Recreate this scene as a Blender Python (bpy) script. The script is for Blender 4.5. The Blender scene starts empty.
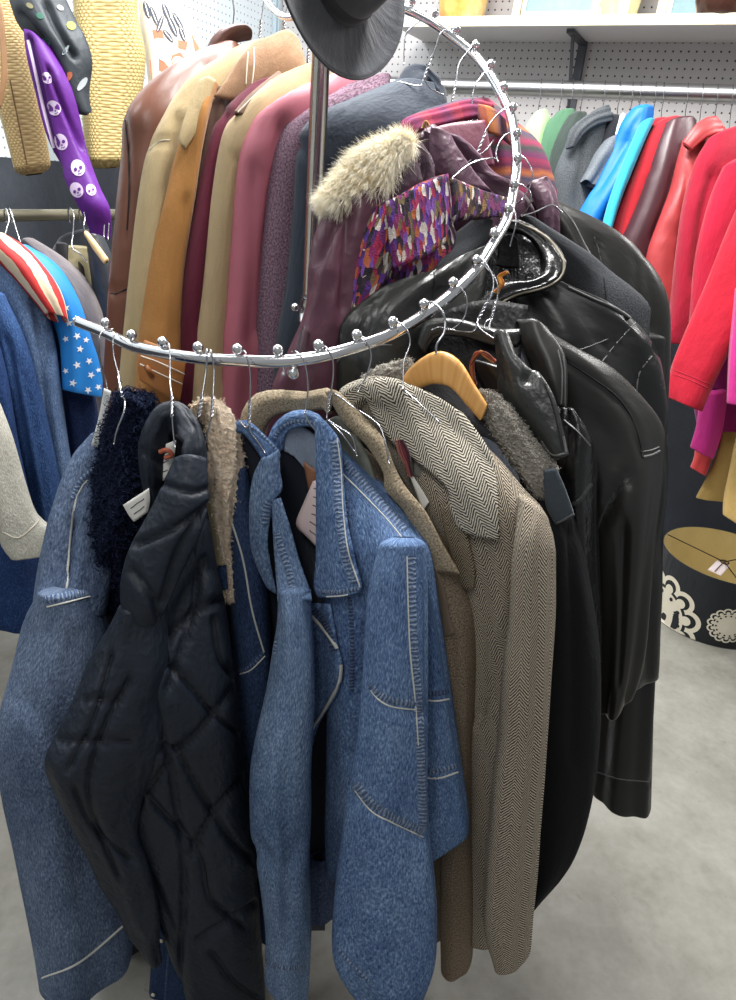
import bpy, math, random
import numpy as np
from mathutils import Vector, Matrix
from mathutils.bvhtree import BVHTree

random.seed(7)
RNG = np.random.RandomState(11)
COL = bpy.context.scene.collection

# ------------------------------------------------------------------ camera
FPX, PITCH, ROLL, CAMZ = 679.0, math.radians(25.2), math.radians(5.1), 1.55
CAM = np.array([0, 0, CAMZ])
FW = np.array([0, math.cos(PITCH), -math.sin(PITCH)])
UPV = np.array([0, math.sin(PITCH), math.cos(PITCH)])
XV = np.array([1.0, 0, 0])
CR_, SR_ = math.cos(ROLL), math.sin(ROLL)


def ray(x, y):
    dx, dy = x - 368, y - 500
    a = dx * CR_ + dy * SR_
    b = -dx * SR_ + dy * CR_
    return XV * a / FPX + FW - UPV * b / FPX


def P(x, y, r):
    """photo point -> place point at horizontal range r metres"""
    v = ray(x, y)
    return CAM + v * (r / math.hypot(v[0], v[1]))


def Pz(x, y, z):
    v = ray(x, y)
    return CAM + v * ((z - CAMZ) / v[2])


def Pd(x, y, d):
    return CAM + ray(x, y) * d


def proj(V):
    q = V - CAM
    d = q @ FW
    a = FPX * (q @ XV) / d
    b = -FPX * (q @ UPV) / d
    return np.stack([368 + a * CR_ - b * SR_, 500 + a * SR_ + b * CR_], -1)


cam_data = bpy.data.cameras.new('camera')
cam = bpy.data.objects.new('camera', cam_data)
COL.objects.link(cam)
cam_data.sensor_fit = 'VERTICAL'
cam_data.sensor_height = 24.0
cam_data.lens = FPX / 1000 * 24.0
cam_data.clip_start = 0.02
Rv = CR_ * XV + SR_ * UPV
Uv = -SR_ * XV + CR_ * UPV
cam.matrix_world = Matrix(((Rv[0], Uv[0], -FW[0], 0), (Rv[1], Uv[1], -FW[1], 0), (Rv[2], Uv[2], -FW[2], CAMZ), (0, 0, 0, 1)))
bpy.context.scene.camera = cam

# ------------------------------------------------------------------ materials


def lin(c):
    return tuple(((v / 255) / 12.92 if v / 255 <= 0.04045 else ((v / 255 + 0.055) / 1.055) ** 2.4) for v in c) + (1.0,)


class NT:
    def __init__(self, name):
        self.m = bpy.data.materials.new(name)
        self.m.use_nodes = True
        self.t = self.m.node_tree
        self.t.nodes.clear()
        self.out = self.t.nodes.new('ShaderNodeOutputMaterial')
        self.b = self.t.nodes.new('ShaderNodeBsdfPrincipled')
        self.t.links.new(self.b.outputs[0], self.out.inputs[0])

    def n(self, typ, ins=None, **at):
        o = self.t.nodes.new(typ)
        for k, v in at.items():
            setattr(o, k, v)
        for k, v in (ins or {}).items():
            self.set(o.inputs[k], v)
        return o

    def set(self, sock, v):
        if isinstance(v, bpy.types.NodeSocket):
            self.t.links.new(v, sock)
        elif isinstance(v, bpy.types.Node):
            self.t.links.new(v.outputs[0], sock)
        else:
            sock.default_value = v

    def p(self, **k):
        for a, v in k.items():
            self.set(self.b.inputs[a.replace('_', ' ')], v)

    def uv(self, sx=1.0, sy=1.0, rot=0.0):
        u = self.n('ShaderNodeUVMap')
        mp = self.n('ShaderNodeMapping', {'Vector': u.outputs[0]})
        mp.inputs['Scale'].default_value = (sx, sy, 1)
        mp.inputs['Rotation'].default_value = (0, 0, rot)
        return mp.outputs[0]

    def obj(self, s=1.0):
        u = self.n('ShaderNodeTexCoord')
        mp = self.n('ShaderNodeMapping', {'Vector': u.outputs['Object']})
        sc = s if isinstance(s, tuple) else (s, s, s)
        mp.inputs['Scale'].default_value = sc
        return mp.outputs[0]

    def noise(self, vec, scale=1.0, detail=2.0, rough=0.5):
        return self.n('ShaderNodeTexNoise', {'Vector': vec, 'Scale': scale, 'Detail': detail, 'Roughness': rough}).outputs[0]

    def vor(self, vec, scale=1.0, feature='F1'):
        return self.n('ShaderNodeTexVoronoi', {'Vector': vec, 'Scale': scale}, feature=feature)

    def ramp(self, fac, stops, interp='LINEAR'):
        r = self.n('ShaderNodeValToRGB', {'Fac': fac})
        r.color_ramp.interpolation = interp
        e = r.color_ramp.elements
        while len(e) < len(stops):
            e.new(0.5)
        for i, (p, c) in enumerate(stops):
            e[i].position = p
            e[i].color = c if len(c) == 4 else lin(c)
        return r.outputs[0]

    def mix(self, fac, a, b, blend='MIX'):
        o = self.n('ShaderNodeMix', data_type='RGBA', blend_type=blend)
        self.set(o.inputs[0], fac)
        self.set(o.inputs[6], a)
        self.set(o.inputs[7], b)
        return o.outputs[2]

    def math(self, op, a, b=0.0, c=0.0):
        o = self.n('ShaderNodeMath', operation=op)
        self.set(o.inputs[0], a)
        self.set(o.inputs[1], b)
        self.set(o.inputs[2], c)
        return o.outputs[0]

    def bump(self, h, strength=0.3, dist=0.002):
        o = self.n('ShaderNodeBump', {'Height': h, 'Strength': strength, 'Distance': dist})
        self.set(self.b.inputs['Normal'], o.outputs[0])


_mats = {}


def memo(f):
    def g(*a, **k):
        key = (f.__name__,) + a + tuple(sorted(k.items()))
        if key not in _mats:
            _mats[key] = f(*a, **k)
        return _mats[key]
    return g


@memo
def plain(c, rough=0.6, metal=0.0, name='paint'):
    t = NT(name)
    t.p(Base_Color=lin(c), Roughness=rough, Metallic=metal)
    return t.m


@memo
def cloth(c, var=0.18, rough=0.85, fine=500.0, bump=0.25, sheen=0.15):
    t = NT('cloth')
    n1 = t.noise(t.uv(9, 5), 1.0, 3)
    n2 = t.noise(t.uv(fine, fine * 0.6), 1.0, 1)
    dark = lin(tuple(v * (1 - var) for v in c))
    lite = lin(tuple(min(255, v * (1 + var * 0.6)) for v in c))
    base = t.mix(t.math('ADD', t.math('MULTIPLY', n1, 0.6), t.math('MULTIPLY', n2, 0.4)), dark, lite)
    t.p(Base_Color=base, Roughness=rough)
    t.b.inputs['Sheen Weight'].default_value = sheen
    t.b.inputs['Specular IOR Level'].default_value = 0.25
    h = t.math('ADD', t.math('MULTIPLY', n2, 0.4), t.math('MULTIPLY', t.noise(t.uv(16, 6), 1.0, 4, 0.55), 6.0))
    t.bump(h, bump + 0.15, 0.005)
    return t.m


@memo
def satin(c, rough=0.42, bump=0.35, wr=26.0, spec=0.35):
    t = NT('satin')
    n0 = t.noise(t.uv(wr, wr * 0.45), 1.0, 4, 0.55)
    n1 = t.math('ADD', n0, t.math('MULTIPLY', t.math('ABSOLUTE', t.math('SUBTRACT', t.noise(t.uv(wr * 1.5, wr), 1.0, 2), 0.5)), 1.2))
    n2 = t.noise(t.uv(5, 4), 1.0, 2)
    base = t.mix(n2, lin(tuple(v * 0.86 for v in c)), lin(tuple(min(255, v * 1.1) for v in c)))
    t.p(Base_Color=base, Roughness=rough)
    t.b.inputs['Specular IOR Level'].default_value = spec
    t.bump(n1, bump, 0.01)
    return t.m


@memo
def leather(c, rough=0.36, bump=0.45, grain=330.0, wr=22.0, spec=0.5):
    t = NT('leather')
    w = t.noise(t.uv(wr, wr * 0.55), 1.0, 3, 0.5)
    g = t.noise(t.uv(grain, grain), 1.0, 2, 0.5)
    n2 = t.noise(t.uv(7, 6), 1.0, 3)
    base = t.mix(n2, lin(tuple(v * 0.86 for v in c)), lin(tuple(min(255, v * 1.12) for v in c)))
    t.p(Base_Color=base, Roughness=t.math('ADD', t.math('MULTIPLY', n2, 0.08), rough - 0.04))
    t.b.inputs['Specular IOR Level'].default_value = spec
    rd = t.math('ABSOLUTE', t.math('SUBTRACT', t.noise(t.uv(wr * 1.7, wr), 1.0, 3, 0.55), 0.5))
    h = t.math('ADD', t.math('MULTIPLY', w, 1.6), t.math('ADD', t.math('MULTIPLY', rd, 1.3), t.math('MULTIPLY', g, 0.05)))
    t.bump(h, bump, 0.006)
    return t.m


@memo
def denim(dark=(40, 66, 112), light=(112, 146, 190), bias=0.5, fade=0.5, contrast=2.6):
    t = NT('denim')
    g = t.noise(t.uv(330, 150, 0.6), 1.0, 2, 0.6)
    s = t.noise(t.uv(1000, 55), 1.0, 1)
    g2 = t.noise(t.uv(90, 40, 0.6), 1.0, 2, 0.6)
    f = t.noise(t.uv(7, 3.6), 1.0, 4, 0.65)
    v = t.math('ADD', t.math('MULTIPLY', g, 0.6), t.math('ADD', t.math('MULTIPLY', s, 0.25), t.math('MULTIPLY', g2, 0.15)))
    v = t.math('ADD', t.math('MULTIPLY', t.math('SUBTRACT', v, 0.5), contrast), bias)
    v = t.math('ADD', v, t.math('MULTIPLY', t.math('SUBTRACT', f, 0.5), fade * 1.6))
    base = t.ramp(v, [(0.0, dark), (0.5, tuple(a * .52 + b * .48 for a, b in zip(dark, light))), (1.0, light)])
    t.p(Base_Color=base, Roughness=0.9)
    t.b.inputs['Specular IOR Level'].default_value = 0.15
    h = t.math('ADD', g, t.math('MULTIPLY', t.noise(t.uv(26, 11), 1.0, 4, 0.6), 3.5))
    t.bump(h, 0.55, 0.004)
    return t.m


@memo
def denim_seam(dark=(44, 66, 104), light=(168, 182, 200)):
    """flat-felled seam: puckers across the seam, worn pale on the ridges"""
    t = NT('denim_seam')
    sep = t.n('ShaderNodeSeparateXYZ', {0: t.uv(1, 1)})
    wv = t.math('SINE', t.math('ADD', t.math('MULTIPLY', sep.outputs[1], 2 * math.pi / 0.0062), t.math('MULTIPLY', t.noise(t.uv(120, 120), 1, 2), 9.0)))
    w = t.math('ADD', t.math('MULTIPLY', wv, 0.15), t.math('ADD', t.math('MULTIPLY', t.noise(t.uv(260, 200), 1.0, 2, 0.7), 0.5), 0.22))
    base = t.ramp(w, [(0.22, dark), (0.5, tuple((a * 0.6 + b * 0.4) for a, b in zip(dark, light))), (0.8, light)])
    t.p(Base_Color=base, Roughness=0.9)
    t.bump(w, 0.9, 0.004)
    return t.m


@memo
def herringbone(c1=(196, 186, 166), c2=(52, 47, 42), w=0.0125, per=0.0046):
    t = NT('herringbone_tweed')
    sep = t.n('ShaderNodeSeparateXYZ', {0: t.uv(1, 1)})
    u, v = sep.outputs[0], sep.outputs[1]
    jit = t.math('MULTIPLY', t.math('SUBTRACT', t.noise(t.uv(180, 180), 1, 2), 0.5), 0.0042)
    tri = t.math('MULTIPLY', t.math('PINGPONG', u, w), 1.25)
    ph = t.math('DIVIDE', t.math('ADD', t.math('ADD', v, tri), jit), per)
    s = t.math('SINE', t.math('MULTIPLY', ph, 2 * math.pi))
    s = t.math('ADD', t.math('MULTIPLY', s, 0.75), 0.5)
    s = t.math('ADD', s, t.math('MULTIPLY', t.math('SUBTRACT', t.noise(t.uv(420, 420), 1, 2), 0.5), 0.9))
    base = t.ramp(s, [(0.1, c2), (0.9, c1)])
    t.p(Base_Color=base, Roughness=0.95)
    t.b.inputs['Specular IOR Level'].default_value = 0.1
    t.bump(t.math('ADD', s, t.math('MULTIPLY', t.noise(t.uv(24, 12), 1, 3), 3)), 0.35, 0.003)
    return t.m


@memo
def tweed(c1=(70, 60, 50), c2=(150, 132, 112), sc=420.0, fleck=None):
    t = NT('tweed')
    g = t.noise(t.uv(sc, sc * 0.8), 1.0, 3, 0.75)
    base = t.ramp(g, [(0.34, c1), (0.64, c2)])
    if fleck:
        v = t.vor(t.uv(sc * 0.28, sc * 0.28), 1.0)
        f = t.ramp(t.noise(v.outputs['Position'], 40, 0), [(0.0, fleck[0]), (0.42, fleck[1]), (0.52, fleck[2]), (0.6, fleck[0])], 'CONSTANT')
        base = t.mix(0.42, base, f)
    t.p(Base_Color=base, Roughness=0.95)
    t.b.inputs['Specular IOR Level'].default_value = 0.1
    t.bump(t.math('ADD', g, t.math('MULTIPLY', t.noise(t.uv(22, 10), 1, 3), 3)), 0.6, 0.004)
    return t.m


@memo
def pile(c1, c2, sc=120.0, bump=0.9):
    """sherpa / teddy pile"""
    t = NT('pile_fleece')
    v = t.vor(t.uv(sc, sc), 1.0).outputs['Distance']
    n = t.noise(t.uv(sc * 2.2, sc * 2.2), 1.0, 3, 0.7)
    m = t.math('ADD', t.math('MULTIPLY', n, 0.8), t.math('MULTIPLY', v, 0.2))
    base = t.ramp(m, [(0.25, c1), (0.7, c2)])
    t.p(Base_Color=base, Roughness=1.0)
    t.b.inputs['Specular IOR Level'].default_value = 0.05
    t.bump(t.math('SUBTRACT', n, v), bump, 0.006)
    return t.m


@memo
def boucle(cols, sx=95.0, sy=28.0, rot=0.0, bump=0.9):
    """chunky multi-coloured weave: long dashes of yarn"""
    t = NT('boucle')
    wob = t.noise(t.uv(60, 40), 1.0, 2)
    uv = t.n('ShaderNodeVectorMath', {0: t.uv(sx, sy, rot), 1: wob}, operation='ADD').outputs[0]
    v = t.vor(uv, 1.0)
    rnd = t.n('ShaderNodeTexWhiteNoise', {'Vector': v.outputs['Position']}, noise_dimensions='3D').outputs[0]
    k = len(cols)
    base = t.ramp(rnd, [(i / k, c) for i, c in enumerate(cols)], 'CONSTANT')
    n = t.noise(t.uv(420, 420), 1.0, 2)
    base = t.mix(t.math('MULTIPLY', n, 0.35), base, lin((20, 14, 24)))
    t.p(Base_Color=base, Roughness=0.95)
    t.bump(t.math('SUBTRACT', n, v.outputs['Distance']), bump, 0.006)
    return t.m


@memo
def bands(cols, per=0.05, along=1, blur=0.5):
    """soft stripes across a knit"""
    t = NT('striped_knit')
    sep = t.n('ShaderNodeSeparateXYZ', {0: t.uv(1, 1)})
    v = sep.outputs[along]
    v = t.math('ADD', v, t.math('MULTIPLY', t.noise(t.uv(26, 26), 1, 3), per * blur))
    fr = t.math('FRACT', t.math('DIVIDE', v, per * len(cols)))
    base = t.ramp(fr, [((i + 0.5) / len(cols), c) for i, c in enumerate(cols)])
    n = t.noise(t.uv(500, 400), 1.0, 2, 0.7)
    base = t.mix(t.math('MULTIPLY', n, 0.5), base, lin((40, 30, 40)))
    t.p(Base_Color=base, Roughness=0.95)
    t.bump(n, 0.5, 0.003)
    return t.m


@memo
def straw(c1=(160, 132, 70), c2=(226, 204, 140), sx=75.0, sy=115.0):
    t = NT('woven_straw')
    sep = t.n('ShaderNodeSeparateXYZ', {0: t.uv(sx, sy)})
    u, v = sep.outputs[0], sep.outputs[1]
    row = t.math('FLOOR', v)
    a = t.math('SINE', t.math('MULTIPLY', t.math('ADD', u, t.math('MULTIPLY', row, 0.5)), 2 * math.pi))
    b = t.math('SINE', t.math('MULTIPLY', v, 2 * math.pi))
    w = t.math('ADD', t.math('MULTIPLY', t.math('ADD', a, t.math('MULTIPLY', b, 0.5)), 0.28), 0.5)
    n = t.noise(t.uv(160, 60), 1.0, 3, 0.7)
    w2 = t.math('ADD', w, t.math('MULTIPLY', t.math('SUBTRACT', n, 0.5), 0.9))
    base = t.ramp(w2, [(0.1, c1), (0.85, c2)])
    t.p(Base_Color=base, Roughness=0.6)
    t.bump(w2, 0.7, 0.004)
    return t.m


CHROME = plain((230, 230, 232), 0.16, 1.0, 'chrome')
STEEL = plain((190, 190, 192), 0.3, 1.0, 'galvanised_steel')
WIRE = plain((176, 177, 182), 0.25, 1.0, 'hanger_wire')
THREAD = plain((206, 200, 184), 0.85, 0, 'thread_cream')
THREADW = plain((196, 196, 188), 0.8, 0, 'thread_white')
DARKTHREAD = plain((14, 14, 16), 0.7, 0, 'thread_black')
GREYTHREAD = plain((92, 92, 92), 0.5, 0, 'thread_grey')
BRASS = plain((196, 150, 92), 0.3, 1.0, 'brass')
DARK = cloth((24, 24, 28), var=0.3)

# ------------------------------------------------------------------ geometry


def cr(Pts, seg):
    """Catmull-Rom through Pts (k,D); seg = samples per span (int or list)"""
    Pts = np.asarray(Pts, float)
    k = len(Pts)
    if k == 2:
        m = seg if isinstance(seg, int) else seg[0]
        s = np.linspace(0, 1, m + 1)[:, None]
        return Pts[0] * (1 - s) + Pts[1] * s
    E = np.vstack([2 * Pts[0] - Pts[1], Pts, 2 * Pts[-1] - Pts[-2]])
    out = []
    for i in range(k - 1):
        m = seg if isinstance(seg, int) else seg[i]
        s = np.arange(m)[:, None] / m
        p0, p1, p2, p3 = E[i], E[i + 1], E[i + 2], E[i + 3]
        out.append(0.5 * (2 * p1 + (p2 - p0) * s + (2 * p0 - 5 * p1 + 4 * p2 - p3) * s ** 2 + (3 * p1 - p0 - 3 * p2 + p3) * s ** 3))
    out.append(Pts[-1:])
    return np.vstack(out)


def unit(v):
    return v / np.maximum(np.linalg.norm(v, axis=-1, keepdims=True), 1e-9)


class Mesh:
    """collects vertices, faces, uvs, material slots in place coordinates"""

    def __init__(self):
        self.V, self.F, self.U, self.MI, self.mats = [], [], [], [], []
        self.nv = 0
        self.bvh = None

    def slot(self, m):
        if m not in self.mats:
            self.mats.append(m)
        return self.mats.index(m)

    def add(self, V, F, m, U=None):
        V = np.asarray(V, float)
        if U is None:
            U = np.zeros((len(V), 2))
        b = self.nv
        self.V.append(V)
        self.U.append(np.asarray(U, float))
        F = [tuple(b + i for i in f) for f in F]
        self.F += F
        self.MI += [self.slot(m)] * len(F)
        self.nv += len(V)
        return self

    def grid(self, V, m, U=None, wrap=False):
        """V (R,C,3)"""
        R, C = V.shape[:2]
        idx = np.arange(R * C).reshape(R, C)
        nxt = np.roll(idx, -1, 1) if wrap else None
        if wrap:
            q = np.stack([idx[:-1], nxt[:-1], nxt[1:], idx[1:]], -1).reshape(-1, 4)
        else:
            q = np.stack([idx[:-1, :-1], idx[:-1, 1:], idx[1:, 1:], idx[1:, :-1]], -1).reshape(-1, 4)
        return self.add(V.reshape(-1, 3), q.tolist(), m, None if U is None else U.reshape(-1, 2))

    def tube(self, pts, rad, m, n=8, seg=6, smooth=True, caps=True):
        pts = np.asarray(pts, float)
        if smooth and len(pts) > 2:
            pts = cr(pts, seg)
        k = len(pts)
        rads = np.full(k, rad) if np.isscalar(rad) else np.interp(np.linspace(0, 1, k), np.linspace(0, 1, len(rad)), rad)
        T = unit(np.gradient(pts, axis=0))
        a = np.array([0, 0, 1.0]) if abs(T[0][2]) < 0.9 else np.array([1.0, 0, 0])
        u = unit(np.cross(T[0], a))
        rings = []
        L = 0.0
        for i in range(k):
            if i:
                u = unit(u - T[i] * (u @ T[i]))
            v = np.cross(T[i], u)
            th = np.arange(n) / n * 2 * np.pi
            rings.append(pts[i] + rads[i] * (np.cos(th)[:, None] * u + np.sin(th)[:, None] * v))
        V = np.array(rings)
        U = np.zeros((k, n, 2))
        U[..., 0] = np.arange(n) / n * 2 * np.pi * float(np.mean(rads))
        U[..., 1] = np.concatenate([[0], np.cumsum(np.linalg.norm(np.diff(pts, axis=0), axis=1))])[:, None]
        b = self.nv
        self.grid(V, m, U, wrap=True)
        if caps:
            self.F += [tuple(b + i for i in range(n)), tuple(b + (k - 1) * n + i for i in reversed(range(n)))]
            self.MI += [self.slot(m)] * 2
        return self

    def ball(self, c, r, m, nu=14, nv=9, sc=(1, 1, 1)):
        c = np.asarray(c, float)
        ph = np.linspace(0, np.pi, nv)[:, None]
        th = (np.arange(nu) / nu * 2 * np.pi)[None]
        V = np.stack([np.sin(ph) * np.cos(th) * sc[0], np.sin(ph) * np.sin(th) * sc[1], np.cos(ph) * np.ones_like(th) * sc[2]], -1) * r + c
        return self.grid(V, m, None, wrap=True)

    def box(self, c, ax, m):
        """ax: three half-axis vectors"""
        c = np.asarray(c, float)
        ax = np.asarray(ax, float)
        s = [(-1, -1, -1), (1, -1, -1), (1, 1, -1), (-1, 1, -1), (-1, -1, 1), (1, -1, 1), (1, 1, 1), (-1, 1, 1)]
        V = [c + a * ax[0] + b * ax[1] + d * ax[2] for a, b, d in s]
        U = [(a * np.linalg.norm(ax[0]), b * np.linalg.norm(ax[1]) + d * np.linalg.norm(ax[2])) for a, b, d in s]
        return self.add(V, [(0, 3, 2, 1), (4, 5, 6, 7), (0, 1, 5, 4), (1, 2, 6, 5), (2, 3, 7, 6), (3, 0, 4, 7)], m, U)

    def lathe(self, prof, m, org=(0, 0, 0), R=np.eye(3), n=48, uvs=1.0, close=False):
        prof = np.asarray(prof, float)
        th = np.arange(n) / n * 2 * np.pi
        V = np.stack([prof[:, 0, None] * np.cos(th), prof[:, 0, None] * np.sin(th), prof[:, 1, None] * np.ones(n)], -1)
        U = np.stack([np.broadcast_to(th * float(prof[:, 0].max()), V.shape[:2]), np.broadcast_to(np.concatenate([[0], np.cumsum(np.linalg.norm(np.diff(prof, axis=0), axis=1))])[:, None], V.shape[:2])], -1)
        V = V @ np.asarray(R).T + np.asarray(org)
        return self.grid(V, m, U, wrap=True)

    # --- soft forms
    def loft(self, st, m, n=44, step=0.012, exp=2.3, fold=0.006, kf=(2, 7), fv=4.0, wr=0.0, wf=60.0, seed=None, grooves=(), open_bottom=True, dome=True, grow=1.0, px=True, back=0.8, lump=0.0, lumpf=700.0, planar=False):
        """st rows: (xl,yl,rl, xr,yr,rr, t): left and right photo point with range, half thickness"""
        rs = np.random.RandomState(seed if seed is not None else RNG.randint(1 << 30))
        D = np.array([np.concatenate([P(s[0], s[1], s[2]), P(s[3], s[4], s[5]), [s[6]]]) if px else np.concatenate([s[0], s[1], [s[2]]]) for s in st])
        seg = [max(2, int(np.linalg.norm((D[i + 1, :3] + D[i + 1, 3:6] - D[i, :3] - D[i, 3:6]) / 2) / step)) for i in range(len(D) - 1)]
        S = cr(D, seg)
        A, B, t = S[:, :3], S[:, 3:6], np.maximum(S[:, 6], 0.003)
        t = np.where(t > 0.03, 0.03 + (t - 0.03) * 0.7, t)
        c, w = (A + B) / 2, (B - A) / 2
        T = unit(np.gradient(c, axis=0))
        N = unit(np.cross(w, T))
        # keep the thickness direction turning smoothly
        for i in range(1, len(N)):
            if N[i] @ N[i - 1] < 0:
                N[i] = -N[i]
        K = np.ones(5) / 5
        Np = np.vstack([N[:1].repeat(2, 0), N, N[-1:].repeat(2, 0)])
        N = unit(np.stack([np.convolve(Np[:, j], K, 'valid') for j in range(3)], 1))
        if back:
            k = 1 + t * back / np.linalg.norm(c - CAM, axis=1)
            c = CAM + (c - CAM) * k[:, None]
            w = w * k[:, None]
        L = np.concatenate([[0], np.cumsum(np.linalg.norm(np.diff(c, axis=0), axis=1))])
        th = np.arange(n) / n * 2 * np.pi
        cx = np.sign(np.cos(th)) * np.abs(np.cos(th)) ** (2 / exp)
        sx = np.sign(np.sin(th)) * np.abs(np.sin(th)) ** (2 / exp)
        W = np.linalg.norm(w, axis=1)
        nor = unit(unit(w)[:, None] * (np.cos(th)[None, :, None] * t[:, None, None]) + N[:, None] * (np.sin(th)[None, :, None] * W[:, None, None]))
        V = c[:, None] + w[:, None] * cx[None, :, None] + N[:, None] * (t[:, None] * sx[None])[..., None]
        d = np.zeros((len(c), n))
        for _ in range(7):
            k = rs.randint(kf[0], kf[1] + 1)
            d += rs.uniform(0.4, 1) * np.sin(k * th[None] + rs.uniform(0, 6.28) + 1.2 * np.sin(L[:, None] * rs.uniform(0.5, 1.3) * fv + rs.uniform(0, 6.28)))
        prog = np.clip(L / max(L[-1], 1e-6), 0, 1)
        d *= (fold / 2.4) * (0.35 + 0.65 * prog[:, None] ** 0.8) * grow
        if wr:
            for _ in range(3):
                d += wr / 2 * np.sin(L[:, None] * wf * rs.uniform(0.5, 1.2) + rs.randint(1, 4) * th[None] + 2.0 * np.sin(2 * th[None] + rs.uniform(0, 6)) + rs.uniform(0, 6.28)) * (0.5 + 0.5 * np.sin(L[:, None] * 9 + rs.uniform(0, 6)))
        d *= (0.35 + 0.65 * np.abs(np.sin(th)))[None]
        V = V + nor * d[..., None]
        if lump:
            q = np.zeros(V.shape[:2])
            for _ in range(14):
                kk = unit(rs.normal(0, 1, 3)) * lumpf * rs.uniform(0.6, 1.5)
                q += np.sin(V @ kk + rs.uniform(0, 6.28))
            V = V + nor * (np.abs(q) / 3.0 * lump)[..., None]
        V = self._groove(V, nor, grooves)
        per = 2 * (W * 2 + t * 1.2)
        U = np.stack([(th / (2 * np.pi))[None] * np.full((len(c), 1), np.median(per)), np.broadcast_to(L[:, None], (len(c), n))], -1)
        if planar:
            wd = unit(w.sum(0))
            td = unit(T.sum(0) - wd * (T.sum(0) @ wd))
            nd = np.cross(wd, td)
            U = np.stack([(V - c[0]) @ wd + t[:, None] * ((1 - np.abs(np.sin(th))) * np.sign(np.cos(th)))[None], (V - c[0]) @ td], -1)
        U = U + rs.uniform(0, 3, 2)
        rows, ur = [V], [U]
        if dome:
            ks = [1.15, 0.75, 0.35, 0.1][::-1]
            top = []
            for q in (0.12, 0.42, 0.72, 0.92):
                sc = math.sqrt(max(0, 1 - (1 - q) ** 2))
                top.append(c[0] + (V[0] - c[0]) * sc - T[0] * t[0] * 0.5 * (1 - q))
            rows.insert(0, np.array(top))
            ur.insert(0, np.stack([np.broadcast_to(U[0, :, 0], (4, n)), U[0, :, 1][None] - np.array([0.02, 0.015, 0.01, 0.005])[:, None]], -1))
        if open_bottom:
            e = c[-1]
            b = [e + (V[-1] - e) * 0.97 + T[-1] * 0.003, e + (V[-1] - e) * 0.86 + T[-1] * 0.001, e + (V[-1] - e) * 0.80 - T[-1] * 0.03, e + (V[-1] - e) * 0.7 - T[-1] * 0.06, e + (V[-1] - e) * 0.05 - T[-1] * 0.065]
            rows.append(np.array(b))
            ur.append(np.stack([np.broadcast_to(U[-1, :, 0], (5, n)), U[-1, :, 1][None] + np.array([0.003, 0.006, 0.03, 0.06, 0.08])[:, None]], -1))
        else:
            b = []
            for q in (0.92, 0.72, 0.42, 0.12):
                sc = math.sqrt(max(0, 1 - (1 - q) ** 2))
                b.append(c[-1] + (V[-1] - c[-1]) * sc + T[-1] * t[-1] * 0.5 * (1 - q))
            rows.append(np.array(b))
            ur.append(np.stack([np.broadcast_to(U[-1, :, 0], (4, n)), U[-1, :, 1][None] + np.array([0.005, 0.01, 0.015, 0.02])[:, None]], -1))
        self.grid(np.vstack(rows), m, np.vstack(ur), wrap=True)
        return self

    def _groove(self, V, nor, grooves):
        if not len(grooves):
            return V
        view = unit(CAM - V)
        facing = np.clip((np.sum(view * nor, -1)), 0, 1) > 0.02
        px = proj(V.reshape(-1, 3)).reshape(V.shape[:-1] + (2,))
        for pts, wpx, dep in grooves:
            q = cr(np.array(pts, float), 5) if len(pts) > 2 else np.array(pts, float)
            best = np.full(V.shape[:-1], 1e9)
            for a, b in zip(q[:-1], q[1:]):
                ab = b - a
                s = np.clip(((px - a) @ ab) / max(ab @ ab, 1e-9), 0, 1)
                best = np.minimum(best, np.linalg.norm(px - (a + s[..., None] * ab), axis=-1))
            V = V - nor * (dep * np.exp(-(best / wpx) ** 2) * facing)[..., None]
        return V

    def sheet(self, rows, m, th=0.004, seg=8, fold=0.0, grooves=(), px=True, closed=False, back=None, seed=None, over=None, gap=0.006):
        """rows of photo points (x,y,r): a piece of cloth of real thickness"""
        G = np.array([[P(*q) if px else q for q in row] for row in rows], float)
        R, C = G.shape[:2]
        g = np.array([cr(G[i], seg) for i in range(R)])
        g = np.swapaxes(np.array([cr(g[:, j], seg) for j in range(g.shape[1])]), 0, 1)
        for om in (over or []):
            bv = BVHTree.FromPolygons(np.vstack(om.V).tolist(), om.F)
            for i in range(g.shape[0]):
                for j in range(g.shape[1]):
                    v = g[i, j] - CAM
                    dist = np.linalg.norm(v)
                    h = bv.ray_cast(Vector(CAM), Vector(v / dist))
                    if h[0] is not None and h[3] < dist + gap + th / 2 and h[3] > dist - 0.09:
                        g[i, j] = CAM + v / dist * (h[3] - gap - th / 2)
        if over:
            K3 = np.array([0.25, 0.5, 0.25])
            rr0 = np.linalg.norm(g - CAM, axis=-1)
            rr1 = rr0.copy()
            for _ in range(3):
                pd = np.pad(rr1, 1, mode='edge')
                sm = (pd[:-2, 1:-1] + pd[2:, 1:-1] + pd[1:-1, :-2] + pd[1:-1, 2:] + 4 * rr1) / 8
                rr1 = np.minimum(rr0, sm)
            g = CAM + (g - CAM) * (rr1 / rr0)[..., None]
        du = np.gradient(g, axis=1)
        dv = np.gradient(g, axis=0)
        nor = unit(np.cross(du, dv))
        if np.sum(nor * (CAM - g)) < 0:
            nor = -nor
        rs = np.random.RandomState(seed if seed is not None else RNG.randint(1 << 30))
        U = np.zeros(g.shape[:2] + (2,))
        U[..., 0] = np.concatenate([np.zeros((len(g), 1)), np.cumsum(np.linalg.norm(np.diff(g, axis=1), axis=-1), 1)], 1)
        U[..., 1] = np.concatenate([np.zeros((1, g.shape[1])), np.cumsum(np.linalg.norm(np.diff(g, axis=0), axis=-1), 0)], 0)
        if fold:
            d = np.zeros(g.shape[:2])
            for _ in range(6):
                a, b = rs.uniform(-40, 40), rs.uniform(-40, 40)
                d += np.sin(U[..., 0] * a + U[..., 1] * b + rs.uniform(0, 6.28))
            g = g + nor * (d * fold / 3)[..., None]
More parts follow.
